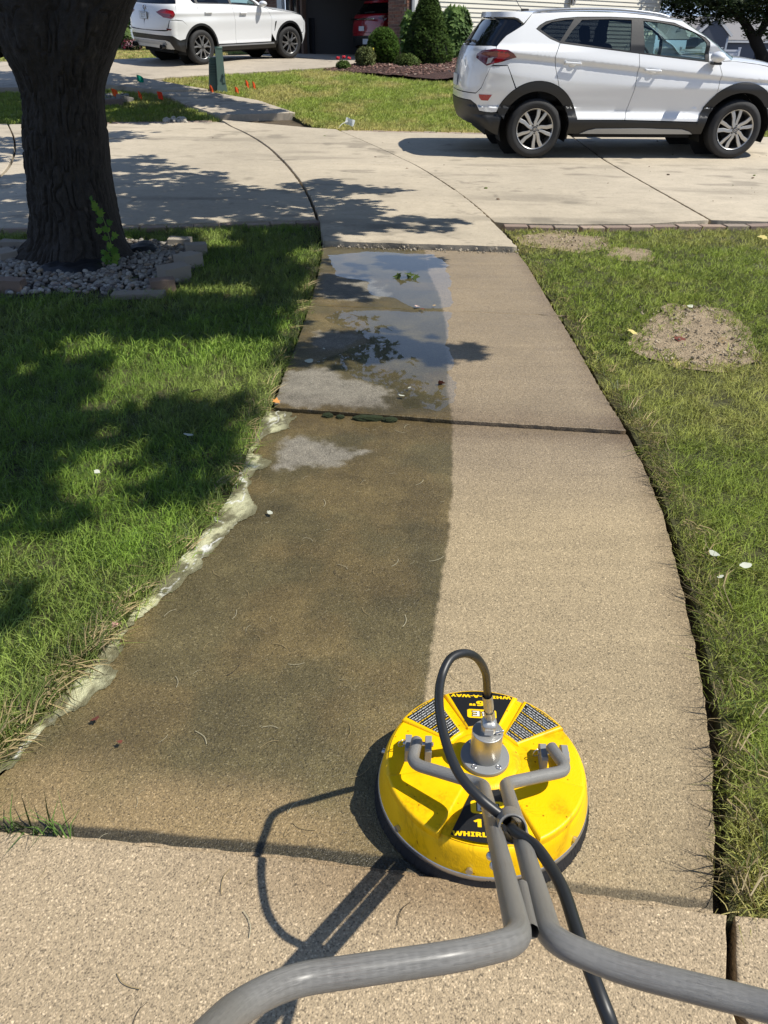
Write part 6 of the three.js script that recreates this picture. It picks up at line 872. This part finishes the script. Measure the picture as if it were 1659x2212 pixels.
shrub('flower_clump', 'low clump of red and pink flowers beside the small tree', on(292, 30.2), P(0.34, (t) => 0.32 * Math.sqrt(Math.max(0.05, 1 - ((t - 0.4) / 0.64) ** 2))), 300, smallLeaf, [mat(0.3, 0.04, 0.07, 0.8), mat(0.5, 0.3, 0.33, 0.8), leafMat(0.06, 0.1, 0.03, 0.2)], { seed: 16, lump: 0.35, cat: 'flower' });

// ---------------------------------------------------------------- stone ring and pebbles at the foot of the tree
{
  const bed = structGroup('pebble_bed'), R = rng(401);
  struct('bed_soil', plate(bedPoly, { top: -0.008, thick: 0.03, step: 0.06 }), mat(0.07, 0.06, 0.05, 1), bed);
  const shapes = [0, 1, 2, 3].map((k) => { const g = new THREE.IcosahedronGeometry(1, 2), p = g.attributes.position; for (let i = 0; i < p.count; i++) { const v = V3(p.getX(i), p.getY(i), p.getZ(i)), s = 0.8 + 0.4 * noise3(v.x * 1.3 + k * 5, v.y * 1.3, v.z * 1.3, k); p.setXYZ(i, v.x * s, v.y * s * 0.66, v.z * s * 0.86); } g.computeVertexNormals(); return g; });
  const ms = [[0.24, 0.22, 0.19], [0.3, 0.27, 0.23], [0.16, 0.145, 0.13], [0.26, 0.2, 0.15], [0.4, 0.38, 0.34], [0.12, 0.1, 0.09]].map((c) => mat(...c, 0.75)), all = [];
  const bb = [Math.min(...bedPoly.map((p) => p[0])), Math.max(...bedPoly.map((p) => p[0])), Math.min(...bedPoly.map((p) => p[1])), Math.max(...bedPoly.map((p) => p[1]))];
  for (let k = 0; k < 9000 && all.length < 2300; k++) { const x = lerp(bb[0], bb[1], R()), d = lerp(bb[2], bb[3], R()); if (sdist(bedPoly, x, d) < 0.01 || Math.hypot(x + 2.1, d - treeD) < 0.24) continue; const s = 0.011 + 0.011 * R() ** 1.6; all.push([x, 0.004 + 0.014 * R(), -d, (R() - 0.5) * 0.8, R() * 6.28, (R() - 0.5) * 0.8, s, s, Math.floor(R() * 6), Math.floor(R() * 4)]); }
  all.sort((a, b) => b[2] - a[2]); const front = all.filter((q) => q[0] > -2.9), near = front.slice(0, 290), rest = all.filter((q) => !near.includes(q));
  for (const q of near) { const o = new THREE.Mesh(shapes[q[9]], ms[q[8]]); o.name = 'pebble'; o.position.set(q[0], q[1], q[2]); o.rotation.set(q[3], q[4], q[5]); o.scale.setScalar(q[6]); bed.add(o); }
  instances('pebbles', shapes[0], mat(0.27, 0.245, 0.21, 0.75), rest, bed, rest.map((q) => col(...[[0.85, 0.85, 0.85], [1.05, 1.05, 1], [0.65, 0.65, 0.65], [0.95, 0.82, 0.66], [1.25, 1.25, 1.2], [0.5, 0.45, 0.42]][q[8]])));
  const bl = (seed, l, h, w) => { const g = new THREE.BoxGeometry(l, h, w, 6, 3, 4), p = g.attributes.position, q = (v) => 0.012 * (noise3(v.x * 14 + seed, v.y * 14, v.z * 14, seed) - 0.5); for (let i = 0; i < p.count; i++) { const v = V3(p.getX(i), p.getY(i), p.getZ(i)); v.y *= 1 - 0.08 * (v.z / w); p.setXYZ(i, v.x + q(v), v.y + q(V3(v.z, v.x, v.y)), v.z + q(V3(v.y, v.z, v.x))); } g.computeVertexNormals(); return g; };
  const sm = [[0.36, 0.31, 0.245], [0.27, 0.19, 0.14], [0.42, 0.365, 0.29]].map((c) => mat(...c, 0.92, { bumpMap: bumpTile, bumpScale: 0.004 }));
  const B = [[22, 628, 0.17, 0.08, 0.1, 0.05, 1, 'reddish edging block at the near left of the pebble ring'], [353, 626, 0.14, 0.075, 0.09, 0.35, 1, 'small brownish edging block nearest the walk at the front of the pebble ring'], [378, 604, 0.17, 0.1, 0.12, 0.75, 0, 'tallest grey edging block at the right of the pebble ring'], [408, 574, 0.16, 0.09, 0.11, 1.0, 2, 'grey edging block behind the tallest one in the pebble ring'], [424, 545, 0.15, 0.07, 0.1, 0.35, 0, 'flat grey edging block at the far right corner of the pebble ring'], [300, 641, 0.3, 0.03, 0.08, 0.05, 0, 'sunken edging stone along the front of the pebble ring'], [33, 536, 0.18, 0.06, 0.1, 0, 0, 'flat edging block at the far left behind the big trunk'], [14, 560, 0.2, 0.07, 0.11, -0.9, 0, 'edging block left of the trunk, turned sideways'], [390, 530, 0.16, 0.06, 0.09, 0.0, 2, 'pale edging block along the back of the pebble ring']];
  B.forEach(([x, y, l, h, w, a, m, label], k) => { const p = gv(G(x, y)), o = obj('edging_block', bl(k + 3, l, h, w), sm[m]); o.position.copy(p).add(V3(0, h * 0.36, 0)); o.rotation.set(0.04 * ((k % 3) - 1), a, 0.05 * ((k % 2) - 0.5)); tag(o, label, 'edging block', 'edging blocks round the tree'); });
  // black weed cloth showing at the foot of the trunk
  const cloth = (pts, seed) => patch((x, d) => sdist(GPc[seed], x, d) + 0.05 * (fbm(x * 14, d * 14, 3, seed) - 0.5), [-3.2, -0.8, 4.6, 6.6], 0.025, 0.012, { hgt: (x, d, v) => 0.035 * Math.min(1, v / 0.03) * (0.1 + 1.3 * fbm(x * 16, d * 16, 3, seed + 4)) }), GPc = [GP([[268, 545], [300, 528], [340, 530], [345, 545], [300, 552]]), GP([[85, 580], [160, 572], [232, 568], [228, 590], [150, 597], [90, 592]])];
  const wc = new THREE.Group(); wc.name = 'weed_cloth'; scene.add(wc); tag(wc, 'crumpled black weed cloth showing at the foot of the big trunk', 'weed cloth'); [0, 1].forEach((k) => obj('fold', cloth(null, k), mat(0.008, 0.008, 0.009, 0.55), wc));
}
{ // vine climbing the trunk
  const top = AT(203, 432, 5.18), b = G(252, 578), g = thing('vine', 'bright green leafy vine climbing the dark trunk', 'vine', gv(b).toArray()), R = rng(411);
  const c = new THREE.CatmullRomCurve3([V3(0, 0, 0), V3(-0.03, 0.08, -0.06), AT(238, 520, 5.12), AT(226, 480, 5.15), top].map((p, i) => i > 1 ? p.sub(g.position) : p));
  obj('stem', new THREE.TubeGeometry(c, 30, 0.003, 6), mat(0.12, 0.16, 0.04, 0.7), g);
  const lf = (() => { const o = [[0, 0], [0.3, 0.1], [0.5, 0.3], [0.3, 0.42], [0.42, 0.66], [0.16, 0.66], [0, 1], [-0.16, 0.66], [-0.42, 0.66], [-0.3, 0.42], [-0.5, 0.3], [-0.3, 0.1]], pos = [0, 0.4, 0], idx = []; o.forEach(([x, y]) => pos.push(x, y, 0.12 * Math.abs(x))); for (let i = 0; i < 12; i++) idx.push(0, 1 + i, 1 + (i + 1) % 12); return geo(pos, idx); })();
  const lm = [leafMat(0.1, 0.2, 0.03, 0.3), leafMat(0.15, 0.25, 0.035, 0.35), leafMat(0.07, 0.15, 0.025, 0.3)];
  for (let k = 0; k < 46; k++) { const t = k < 14 ? R() * 0.22 : R(), p = c.getPoint(t), w = 0.02 + 0.07 * (1 - t) * (0.4 + R()), o = new THREE.Mesh(lf, lm[Math.floor(R() * 3)]); o.name = 'leaf'; o.position.set(p.x + (R() - 0.5) * w * 1.6, p.y + (R() - 0.5) * 0.06, p.z + 0.012 + R() * 0.03); o.rotation.set(-0.5 + R() * 0.7, (R() - 0.5) * 1.2, (R() - 0.5) * 3.4); o.scale.setScalar(0.03 + 0.028 * R()); g.add(o); }
}
// ---------------------------------------------------------------- utility pedestal and marker flags
{
  const p = G(480, 199), g = thing('utility_pedestal', 'green plastic utility pedestal with louvred box beside the path', 'utility pedestal', gv(p, -0.03).toArray(), 0.25), m = mat(0.075, 0.125, 0.105, 0.6), m2 = mat(0.09, 0.145, 0.12, 0.55);
  const tap = (w0, w1, h, d0, d1) => { const q = new THREE.BoxGeometry(1, 1, 1, 1, 1, 1).translate(0, 0.5, 0), a = q.attributes.position; for (let i = 0; i < a.count; i++) { const t = a.getY(i); a.setXYZ(i, a.getX(i) * lerp(w0, w1, t), t * h, a.getZ(i) * lerp(d0, d1, t)); } q.computeVertexNormals(); return q; };
  obj('cap', [tap(0.17, 0.135, 0.8, 0.17, 0.14), cyl(0.07, 0.078, 0.03, 0, 0.815, 0, 16), box(0.15, 0.012, 0.15, 0, 0.8, 0)], m2, g);
  const bx = obj('box', tap(0.34, 0.22, 0.62, 0.2, 0.14).translate(-0.09, 0, -0.12), m, g); obj('lid', box(0.25, 0.03, 0.18, -0.09, 0.63, -0.12, 0.008), m2, bx);
  for (let k = 0; k < 5; k++) obj('louvre', box(0.12, 0.014, 0.03, -0.14, 0.36 + k * 0.045, -0.035).rotateX(0.05), m2, bx);
  obj('hasp', [box(0.05, 0.16, 0.02, 0.05, 0.28, 0.085), box(0.03, 0.03, 0.03, 0.05, 0.34, 0.1)], m, g); obj('base', tap(0.22, 0.18, 0.16, 0.22, 0.18), m, g);
}
function flag(label, x, y, h, m, opts = {}) {
  const q = G(x, y + (opts.dy || 0)), g = thing('marker_flag', label, 'flag', gv(q).toArray(), opts.turn || 0, 'survey marker flags');
  const lean = opts.lean || [0.02, 0], s = opts.s || 1; obj('wire', new THREE.CylinderGeometry(0.0025, 0.0025, h, 6).translate(0, h / 2, 0).rotateZ(-lean[0]).rotateX(lean[1]), mat(0.25, 0.25, 0.24, 0.5), g);
  const f = new THREE.PlaneGeometry(0.12 * s, 0.1 * s, 8, 5), p = f.attributes.position; for (let i = 0; i < p.count; i++) { const u = p.getX(i) / (0.12 * s) + 0.5, v = p.getY(i) / (0.1 * s); p.setXYZ(i, (u * 0.12 * s) * (opts.w ?? 0.8), v * 0.1 * s - u * u * 0.045 * s * (opts.droop ?? 1) , 0.02 * s * Math.sin(u * 5 + v * 1.5)); } f.computeVertexNormals();
  obj('flag', f.translate(lean[0] * h, h - 0.05 * s, lean[1] * h), m, g);
}
const orange = leafMat(0.75, 0.1, 0.02, 0.35), greenF = leafMat(0.0, 0.2, 0.13, 0.3), whiteF = leafMat(0.72, 0.76, 0.8, 0.3);
flag('green marker flag beside the far end of the path', 298, 191, 0.22, greenF, { s: 1.3, dy: -4, turn: 0.1 });
flag('orange marker flag standing behind the stone pile, leftmost of the orange ones', 244, 216, 0.2, orange, { s: 1.2, turn: -0.3 });
flag('orange marker flag between the stone pile and the crumpled red-orange one', 300, 219, 0.18, orange, { s: 1.1, w: 0.5, droop: 1.6, turn: 0.4 });
flag('crumpled red-orange marker flag near the path edge', 342, 219, 0.17, leafMat(0.7, 0.05, 0.015, 0.3), { s: 1.2, w: 0.8, droop: 0.4, turn: -0.6 });
flag('orange marker flag just left of the green pedestal', 455, 205, 0.18, orange, { s: 1.1, w: 0.6, droop: 1.6, turn: 0.5, lean: [-0.05, 0] });
flag('orange marker flag just right of the green pedestal', 508, 204, 0.14, orange, { s: 1.0, w: 0.6, turn: 0.2 });
flag('higher of the two orange marker flags on the lawn right of the pedestal', 531, 192, 0.17, orange, { s: 1.1, w: 0.5, droop: 1.7 });
flag('outermost orange marker flag on the lawn right of the pedestal', 546, 194, 0.16, orange, { s: 1.1, w: 0.45, droop: 1.8 });
{ // the bent white one, lying over
  const a = gv(G(728, 279), 0.0), b = AT(752, 262, G(740, 276)[1]), g = thing('marker_flag', 'white marker flag leaning over at the lawn corner by the driveway', 'flag', a.toArray(), 0, 'survey marker flags'), e = b.clone().sub(a);
  obj('wire', tube([V3(0, -0.03, 0), e.clone().multiplyScalar(0.5).add(V3(-0.02, 0.01, 0)), e], 0.006, 10, 6), mat(0.6, 0.6, 0.58, 0.6), g);
  const f = new THREE.PlaneGeometry(0.15, 0.1, 6, 4), p = f.attributes.position; for (let i = 0; i < p.count; i++) p.setZ(i, 0.02 * Math.sin(p.getX(i) * 50 + p.getY(i) * 20)); f.computeVertexNormals(); obj('flag', f.rotateZ(-0.3).translate(e.x + 0.03, e.y - 0.01, e.z), whiteF, g);
}
{ // pile of edging stones in the far strip of lawn
  const m = [mat(0.16, 0.12, 0.1, 0.95, { bumpMap: bumpTile, bumpScale: 0.004 }), mat(0.17, 0.155, 0.14, 0.95)];
  [[230, 228, 0.24, 0.11, 0.14, 0.1, 0, 'dark edging stone half hidden by the trunk in the far stone pile'], [251, 228, 0.26, 0.12, 0.15, 0.0, 0, 'middle edging stone of the far stone pile'], [271, 222, 0.3, 0.12, 0.16, 0.9, 1, 'slanting edging stone at the right of the far stone pile']].forEach(([x, y, l, h, w, a, k, label]) => { const o = obj('edging_stone', new RoundedBoxGeometry(l, h, w, 2, 0.015), m[k]); o.position.copy(gv(G(x, y), h * 0.45)); o.rotation.set(0.05, a, a > 0.5 ? -0.25 : 0.03); tag(o, label, 'edging stone', 'stones of the far pile'); });
  const R = rng(421), L = [], C = []; for (let k = 0; k < 260; k++) { const [x, d] = G(222 + R() * 56, 205 + R() * 16), s = 0.02 + 0.02 * R(); L.push([x, H(x, d) + 0.01, -d, R(), R() * 6, R(), s, s * 0.7]); const v = 0.6 + 0.8 * R(); C.push(col(v, v, v * 0.97)); }
  const g = instances('pebbles', new THREE.IcosahedronGeometry(1, 1), mat(0.2, 0.19, 0.18, 0.9), L, scene, C); tag(g, 'grey pebbles behind the far stone pile', 'pebbles');
  const L2 = []; for (let k = 0; k < 34; k++) { const [x, d] = G(355 + R() * 48, 259 + R() * 8), s = 0.022 + 0.03 * R(); L2.push([x, H(x, d) + 0.02, -d, R(), R() * 6, R(), s, s * 0.8]); }
  const w = instances('stones', new THREE.IcosahedronGeometry(1, 1), mat(0.42, 0.38, 0.31, 0.9), L2); tag(w, 'pale little stones on the lawn edge by the driveway', 'stones');
}
// ---------------------------------------------------------------- water, scum, moss and litter on the walk
const water = pmat(0.92, 0.93, 0.92, 0.012, { transmission: 1, thickness: 0, ior: 1.38 });
puddles.forEach((P, k) => { const top = k === 0 ? slabTop.C : slabTop.B; struct('puddle', patch((x, d) => Math.min(sdist(P, x, d) + 0.09 * (fbm(x * 7, d * 7, 4, 71 + k) - 0.46) + 0.025 * (fbm(x * 30, d * 30, 3, 75) - 0.5), d - dAt(k ? J3 : J2, x) - 0.025, (k ? dAt(J2, x) : dAt(J1, x)) - d - 0.02), [-0.7, 1.0, 2.6, 6], 0.014, top + 0.0025), water); });
{ // soapy scum that has run to the left edge
  const g = new THREE.Group(); g.name = 'soap_scum'; scene.add(g); tag(g, 'pale yellow soapy scum along the left edge of the wet walk', 'scum'); g.userData.kind = 'stuff';
  const m = new THREE.MeshStandardMaterial({ vertexColors: true, roughness: 0.65, bumpMap: bumpC, bumpScale: 0.003 });
  const wid = (d) => 0.013 + 0.09 * sstep(0.36, 0.68, fbm(d * 3.1 + 4, 1.5, 3, 91)) * sstep(1.1, 1.4, d);
  const f = (x, d) => { const e = x - xAt(leftEdge, d); if (e < -0.015 || d < 0.98 || d > dAt(J3, x) - 0.012) return -1; return wid(d) - e + 0.06 * (fbm(x * 34, d * 22, 5, 92) - 0.5); };
  obj('film', tint(patch(f, [-0.95, 0, 0.95, 2.9], 0.0042, slabTop.A + 0.0025, { hgt: (x, d, v) => 0.0022 * Math.min(1, v / 0.02) * fbm(x * 90, d * 90, 2, 94) }), (x, y, z) => { // marbled: thin grey-green film, cream froth drawn out along the flow, white streaks
    const d = -z, e = (x - xAt(leftEdge, d)) / wid(d), wx = x * 20 + 2.5 * fbm(x * 14, d * 9, 3, 97), wd = d * 11 - x * 7, k = sstep(0.42, 0.62, 0.75 * fbm(wx, wd, 4, 95) + 0.25 * fbm(x * 80, d * 60, 3, 99)) * sstep(1.1, 0.5, e), wv = sstep(0.035, 0.012, Math.abs(fbm(wx * 1.3 + 5, wd * 0.8, 3, 96) - 0.5)) * sstep(1.0, 0.6, e) * sstep(0.45, 0.6, fbm(d * 2.3, 8, 2, 98)) * 0.9, g = 0.85 + 0.3 * vnoise(x * 160, d * 160, 3);
    return [0, 1, 2].map((i) => lerp(lerp([0.125, 0.115, 0.06][i], [0.45, 0.44, 0.27][i], k), [0.68, 0.68, 0.64][i], wv) * g); }), m, g);
}
{ // crumbs broken from the edge of the raised slab
  const R = rng(471), L = [], C = []; for (let k = 0; k < 170; k++) { const t = R(), x = lerp(J1[0][0], J1[1][0], t), d = lerp(J1[0][1], J1[1][1], t) - 0.012 - 0.05 * R() ** 2.5 * (t > 0.5 ? 1.6 : 1), s = 0.003 + 0.011 * R() ** 3; L.push([x, slabTop.C + s * 0.4 + (d > lerp(J1[0][1], J1[1][1], t) - 0.02 ? 0.02 * R() : 0), -d, R() * 3, R() * 6, R() * 3, s, s]); const v = 0.4 + 0.9 * R(); C.push(col(0.3 * v, 0.26 * v, 0.2 * v)); }
  const g = instances('crumbs', new THREE.IcosahedronGeometry(1, 0), mat(1, 1, 1, 0.95), L, scene, C); tag(g, 'crumbled concrete along the broken edge of the raised slab', 'crumbs');
}
{ // leaf scraps and grit blown over the driveway
  const R = rng(481), L = [], C = []; for (let k = 0; k < 75; k++) { const x = lerp(-5, 6, R()), d = lerp(6.7, 13.8, R()), s = 0.005 + 0.02 * R() ** 4; L.push([x, H(x, d) + 0.026, -d, (R() - 0.5) * 0.5, R() * 6, (R() - 0.5) * 0.5, s, s * 0.4]); const v = 0.3 + 0.8 * R(); C.push(R() < 0.3 ? col(0.12 * v, 0.15 * v, 0.04 * v) : col(0.16 * v, 0.11 * v, 0.07 * v)); }
  const g = instances('litter', new THREE.IcosahedronGeometry(1, 0), mat(1, 1, 1, 0.95), L, scene, C); tag(g, 'dark leaf scraps and grit strewn over the driveway', 'litter');
}
{ // moss cushions in the open joint
  const R = rng(431), mm = mat(0.035, 0.05, 0.014, 1, { bumpMap: bumpTile, bumpScale: 0.006 }); let j = 0;
  for (const [x, y, a, b] of [[708, 890, 0.022, 0.012], [735, 893, 0.016, 0.011], [795, 897, 0.06, 0.016], [842, 900, 0.03, 0.014]]) { const q = new THREE.IcosahedronGeometry(1, 3), p = q.attributes.position; for (let i = 0; i < p.count; i++) { const v = V3(p.getX(i), p.getY(i), p.getZ(i)), s = 0.8 + 0.45 * noise3(v.x * 3 + j, v.y * 3, v.z * 3, 7); p.setXYZ(i, v.x * s * a, v.y * s * b, v.z * s * b * 1.2); } q.computeVertexNormals(); const o = obj('moss', q, mm), w = G(x, y + 4); o.position.set(w[0], slabTop.A + b * 0.35, -w[1] ); tag(o, ['small moss cushion at the left of the open slab joint', 'second little moss cushion in the open slab joint', 'long moss cushion along the middle of the slab joint', 'moss cushion at the right end of the mossy joint'][j++], 'moss', 'moss cushions in the joint'); }
}
{ // fallen leaves and petals
  const mk = (lf, s) => leafSpray(lf, 1, 0.001, s), R = rng(441);
  const scrap = (sd, s) => { const q = new THREE.CircleGeometry(0.5, 14).rotateX(-Math.PI / 2), p = q.attributes.position; for (let i = 0; i < p.count; i++) { const x = p.getX(i), z = p.getZ(i), k = i ? 0.75 + 0.5 * vnoise(i * 0.9 + sd, sd) : 1; p.setXYZ(i, x * k * s, s * (0.25 * x * x + 0.12 * z), z * k * 0.62 * s); } q.computeVertexNormals(); return q; };
  const add = (x, y, s, m, label, name = 'fallen_leaf', dy = 0.004) => { const p = G(x, y), o = obj(name, name === 'petal' ? scrap(Math.round(x), s) : mk(500 + Math.round(x), s), m); o.position.set(p[0], H(...p) + dy + (p[1] < 5.9 && p[1] > 0.8 && x > 590 && x < 1300 ? 0.012 : 0), -p[1]); o.rotation.y = R() * 6; tag(o, label, name === 'petal' ? 'petal' : 'leaf', name === 'petal' ? 'pale scraps on the ground' : 'leaves fallen on the ground'); };
  const gl = leafMat(0.09, 0.13, 0.03), pk = mat(0.6, 0.42, 0.36, 0.8), br = mat(0.14, 0.035, 0.02, 0.8), tn = mat(0.36, 0.26, 0.14, 0.9), wh = mat(0.46, 0.47, 0.38, 0.8), yl = mat(0.5, 0.42, 0.14, 0.8);
  { const p = G(878, 601), g = thing('leaf_cluster', 'cluster of green leaves lying in the far puddle', 'leaves', [p[0], slabTop.C + 0.012, -p[1]]); [[0, 0], [0.04, 0.03], [-0.035, 0.02], [0.02, -0.04], [-0.02, -0.02]].forEach(([x, z], k) => { const o = obj('leaf', mk(520 + k, 0.055), gl, g); o.position.set(x, 0.003 * k, z); o.rotation.set((R() - 0.5) * 0.6, R() * 6, (R() - 0.5) * 0.6); }); }
  add(905, 668, 0.05, pk, 'pinkish pale leaf on the walk joint by the puddle'); add(940, 664, 0.03, tn, 'tan leaf right of the pinkish one at the walk joint'); add(914, 672, 0.03, br, 'tiny dark red leaf scrap touching the pinkish leaf');
  add(945, 832, 0.03, br, 'reddish curled scrap near the wet boundary of the walk'); add(200, 1560, 0.02, br, 'dark red scrap on the dirty wet slab at the lower left'); add(265, 1605, 0.016, br, 'small red-brown scrap below the one on the dirty slab'); add(260, 1352, 0.022, mat(0.5, 0.24, 0.24, 0.8), 'pink scrap in the scum at the left walk edge'); add(597, 878, 0.03, mat(0.5, 0.22, 0.05, 0.8), 'orange leaf at the left end of the slab joint');
  add(583, 1107, 0.022, wh, 'white petal on the dirty wet slab', 'petal', 0); add(868, 862, 0.026, wh, 'pale petal near the boundary on the middle slab', 'petal'); add(884, 845, 0.02, wh, 'smaller pale petal above the other on the middle slab', 'petal'); add(668, 787, 0.05, wh, 'pale foam fleck at the left of the middle slab', 'petal'); add(700, 760, 0.02, wh, 'tiny pale fleck in the shade of the middle slab', 'petal');
  add(1538, 1215, 0.032, wh, 'upright pale leaf scrap on the right lawn', 'petal', 0.03); add(1605, 1240, 0.035, wh, 'larger pale leaf scrap at the right edge of the lawn', 'petal', 0.03); add(1550, 1265, 0.022, wh, 'small pale scrap below the upright one on the right lawn', 'petal', 0.03); add(1490, 665, 0.05, wh, 'pale leaf on top of the bare patch', 'petal', 0.01); add(1550, 735, 0.05, tn, 'dry leaf on the right of the bare soil patch'); add(1470, 728, 0.06, br, 'dark curled leaf in the middle of the bare soil patch'); add(1365, 725, 0.05, yl, 'yellow leaf left of the bare soil patch', 'fallen_leaf', 0.03); add(1655, 520, 0.1, yl, 'orange-yellow leaf at the far right edge of the lawn', 'fallen_leaf', 0.03);
  add(420, 865, 0.045, pk, 'pink-brown leaf in the sunny grass left of the walk', 'fallen_leaf', 0.045); add(215, 1045, 0.03, wh, 'white scrap in the shaded grass at the left', 'petal', 0.045); add(410, 963, 0.04, wh, 'long grey scrap in the shaded grass', 'petal', 0.045);
  add(1100, 300, 0.1, tn, 'dry leaf on the driveway left of the crossover shadow', 'fallen_leaf', 0.02); 
  // twigs and clippings washed over the slabs, too fine to count
  const L = [], C = []; for (let k = 0; k < 260; k++) { const d = 0.5 + 2.3 * R(), x = lerp(xAt(leftEdge, d), 0.2, R()), v = R(); if (R() < 0.3 && d < 0.95) continue; L.push([x, (d < dAt(J4, x) ? 0.004 : slabTop.A) + 0.003, -d, 0, R() * 6.28, 0, 0.3 + 1.0 * R() ** 2, 0.6]); C.push(v < 0.5 ? col(0.28, 0.21, 0.1) : v < 0.75 ? col(0.05, 0.035, 0.02) : col(0.4, 0.36, 0.24)); }
  const cl = new THREE.TubeGeometry(new THREE.CatmullRomCurve3([V3(-0.02, 0, 0), V3(-0.006, 0.002, 0.004), V3(0.008, 0.001, 0.002), V3(0.02, 0.001, -0.003)]), 8, 0.0006, 4), g = instances('clippings', cl, mat(1, 1, 1, 0.9), L, scene, C); tag(g, 'fine grass clippings and twigs washed over the dirty slab', 'clippings');
}
shade(scene);
renderer.render(scene, camera);
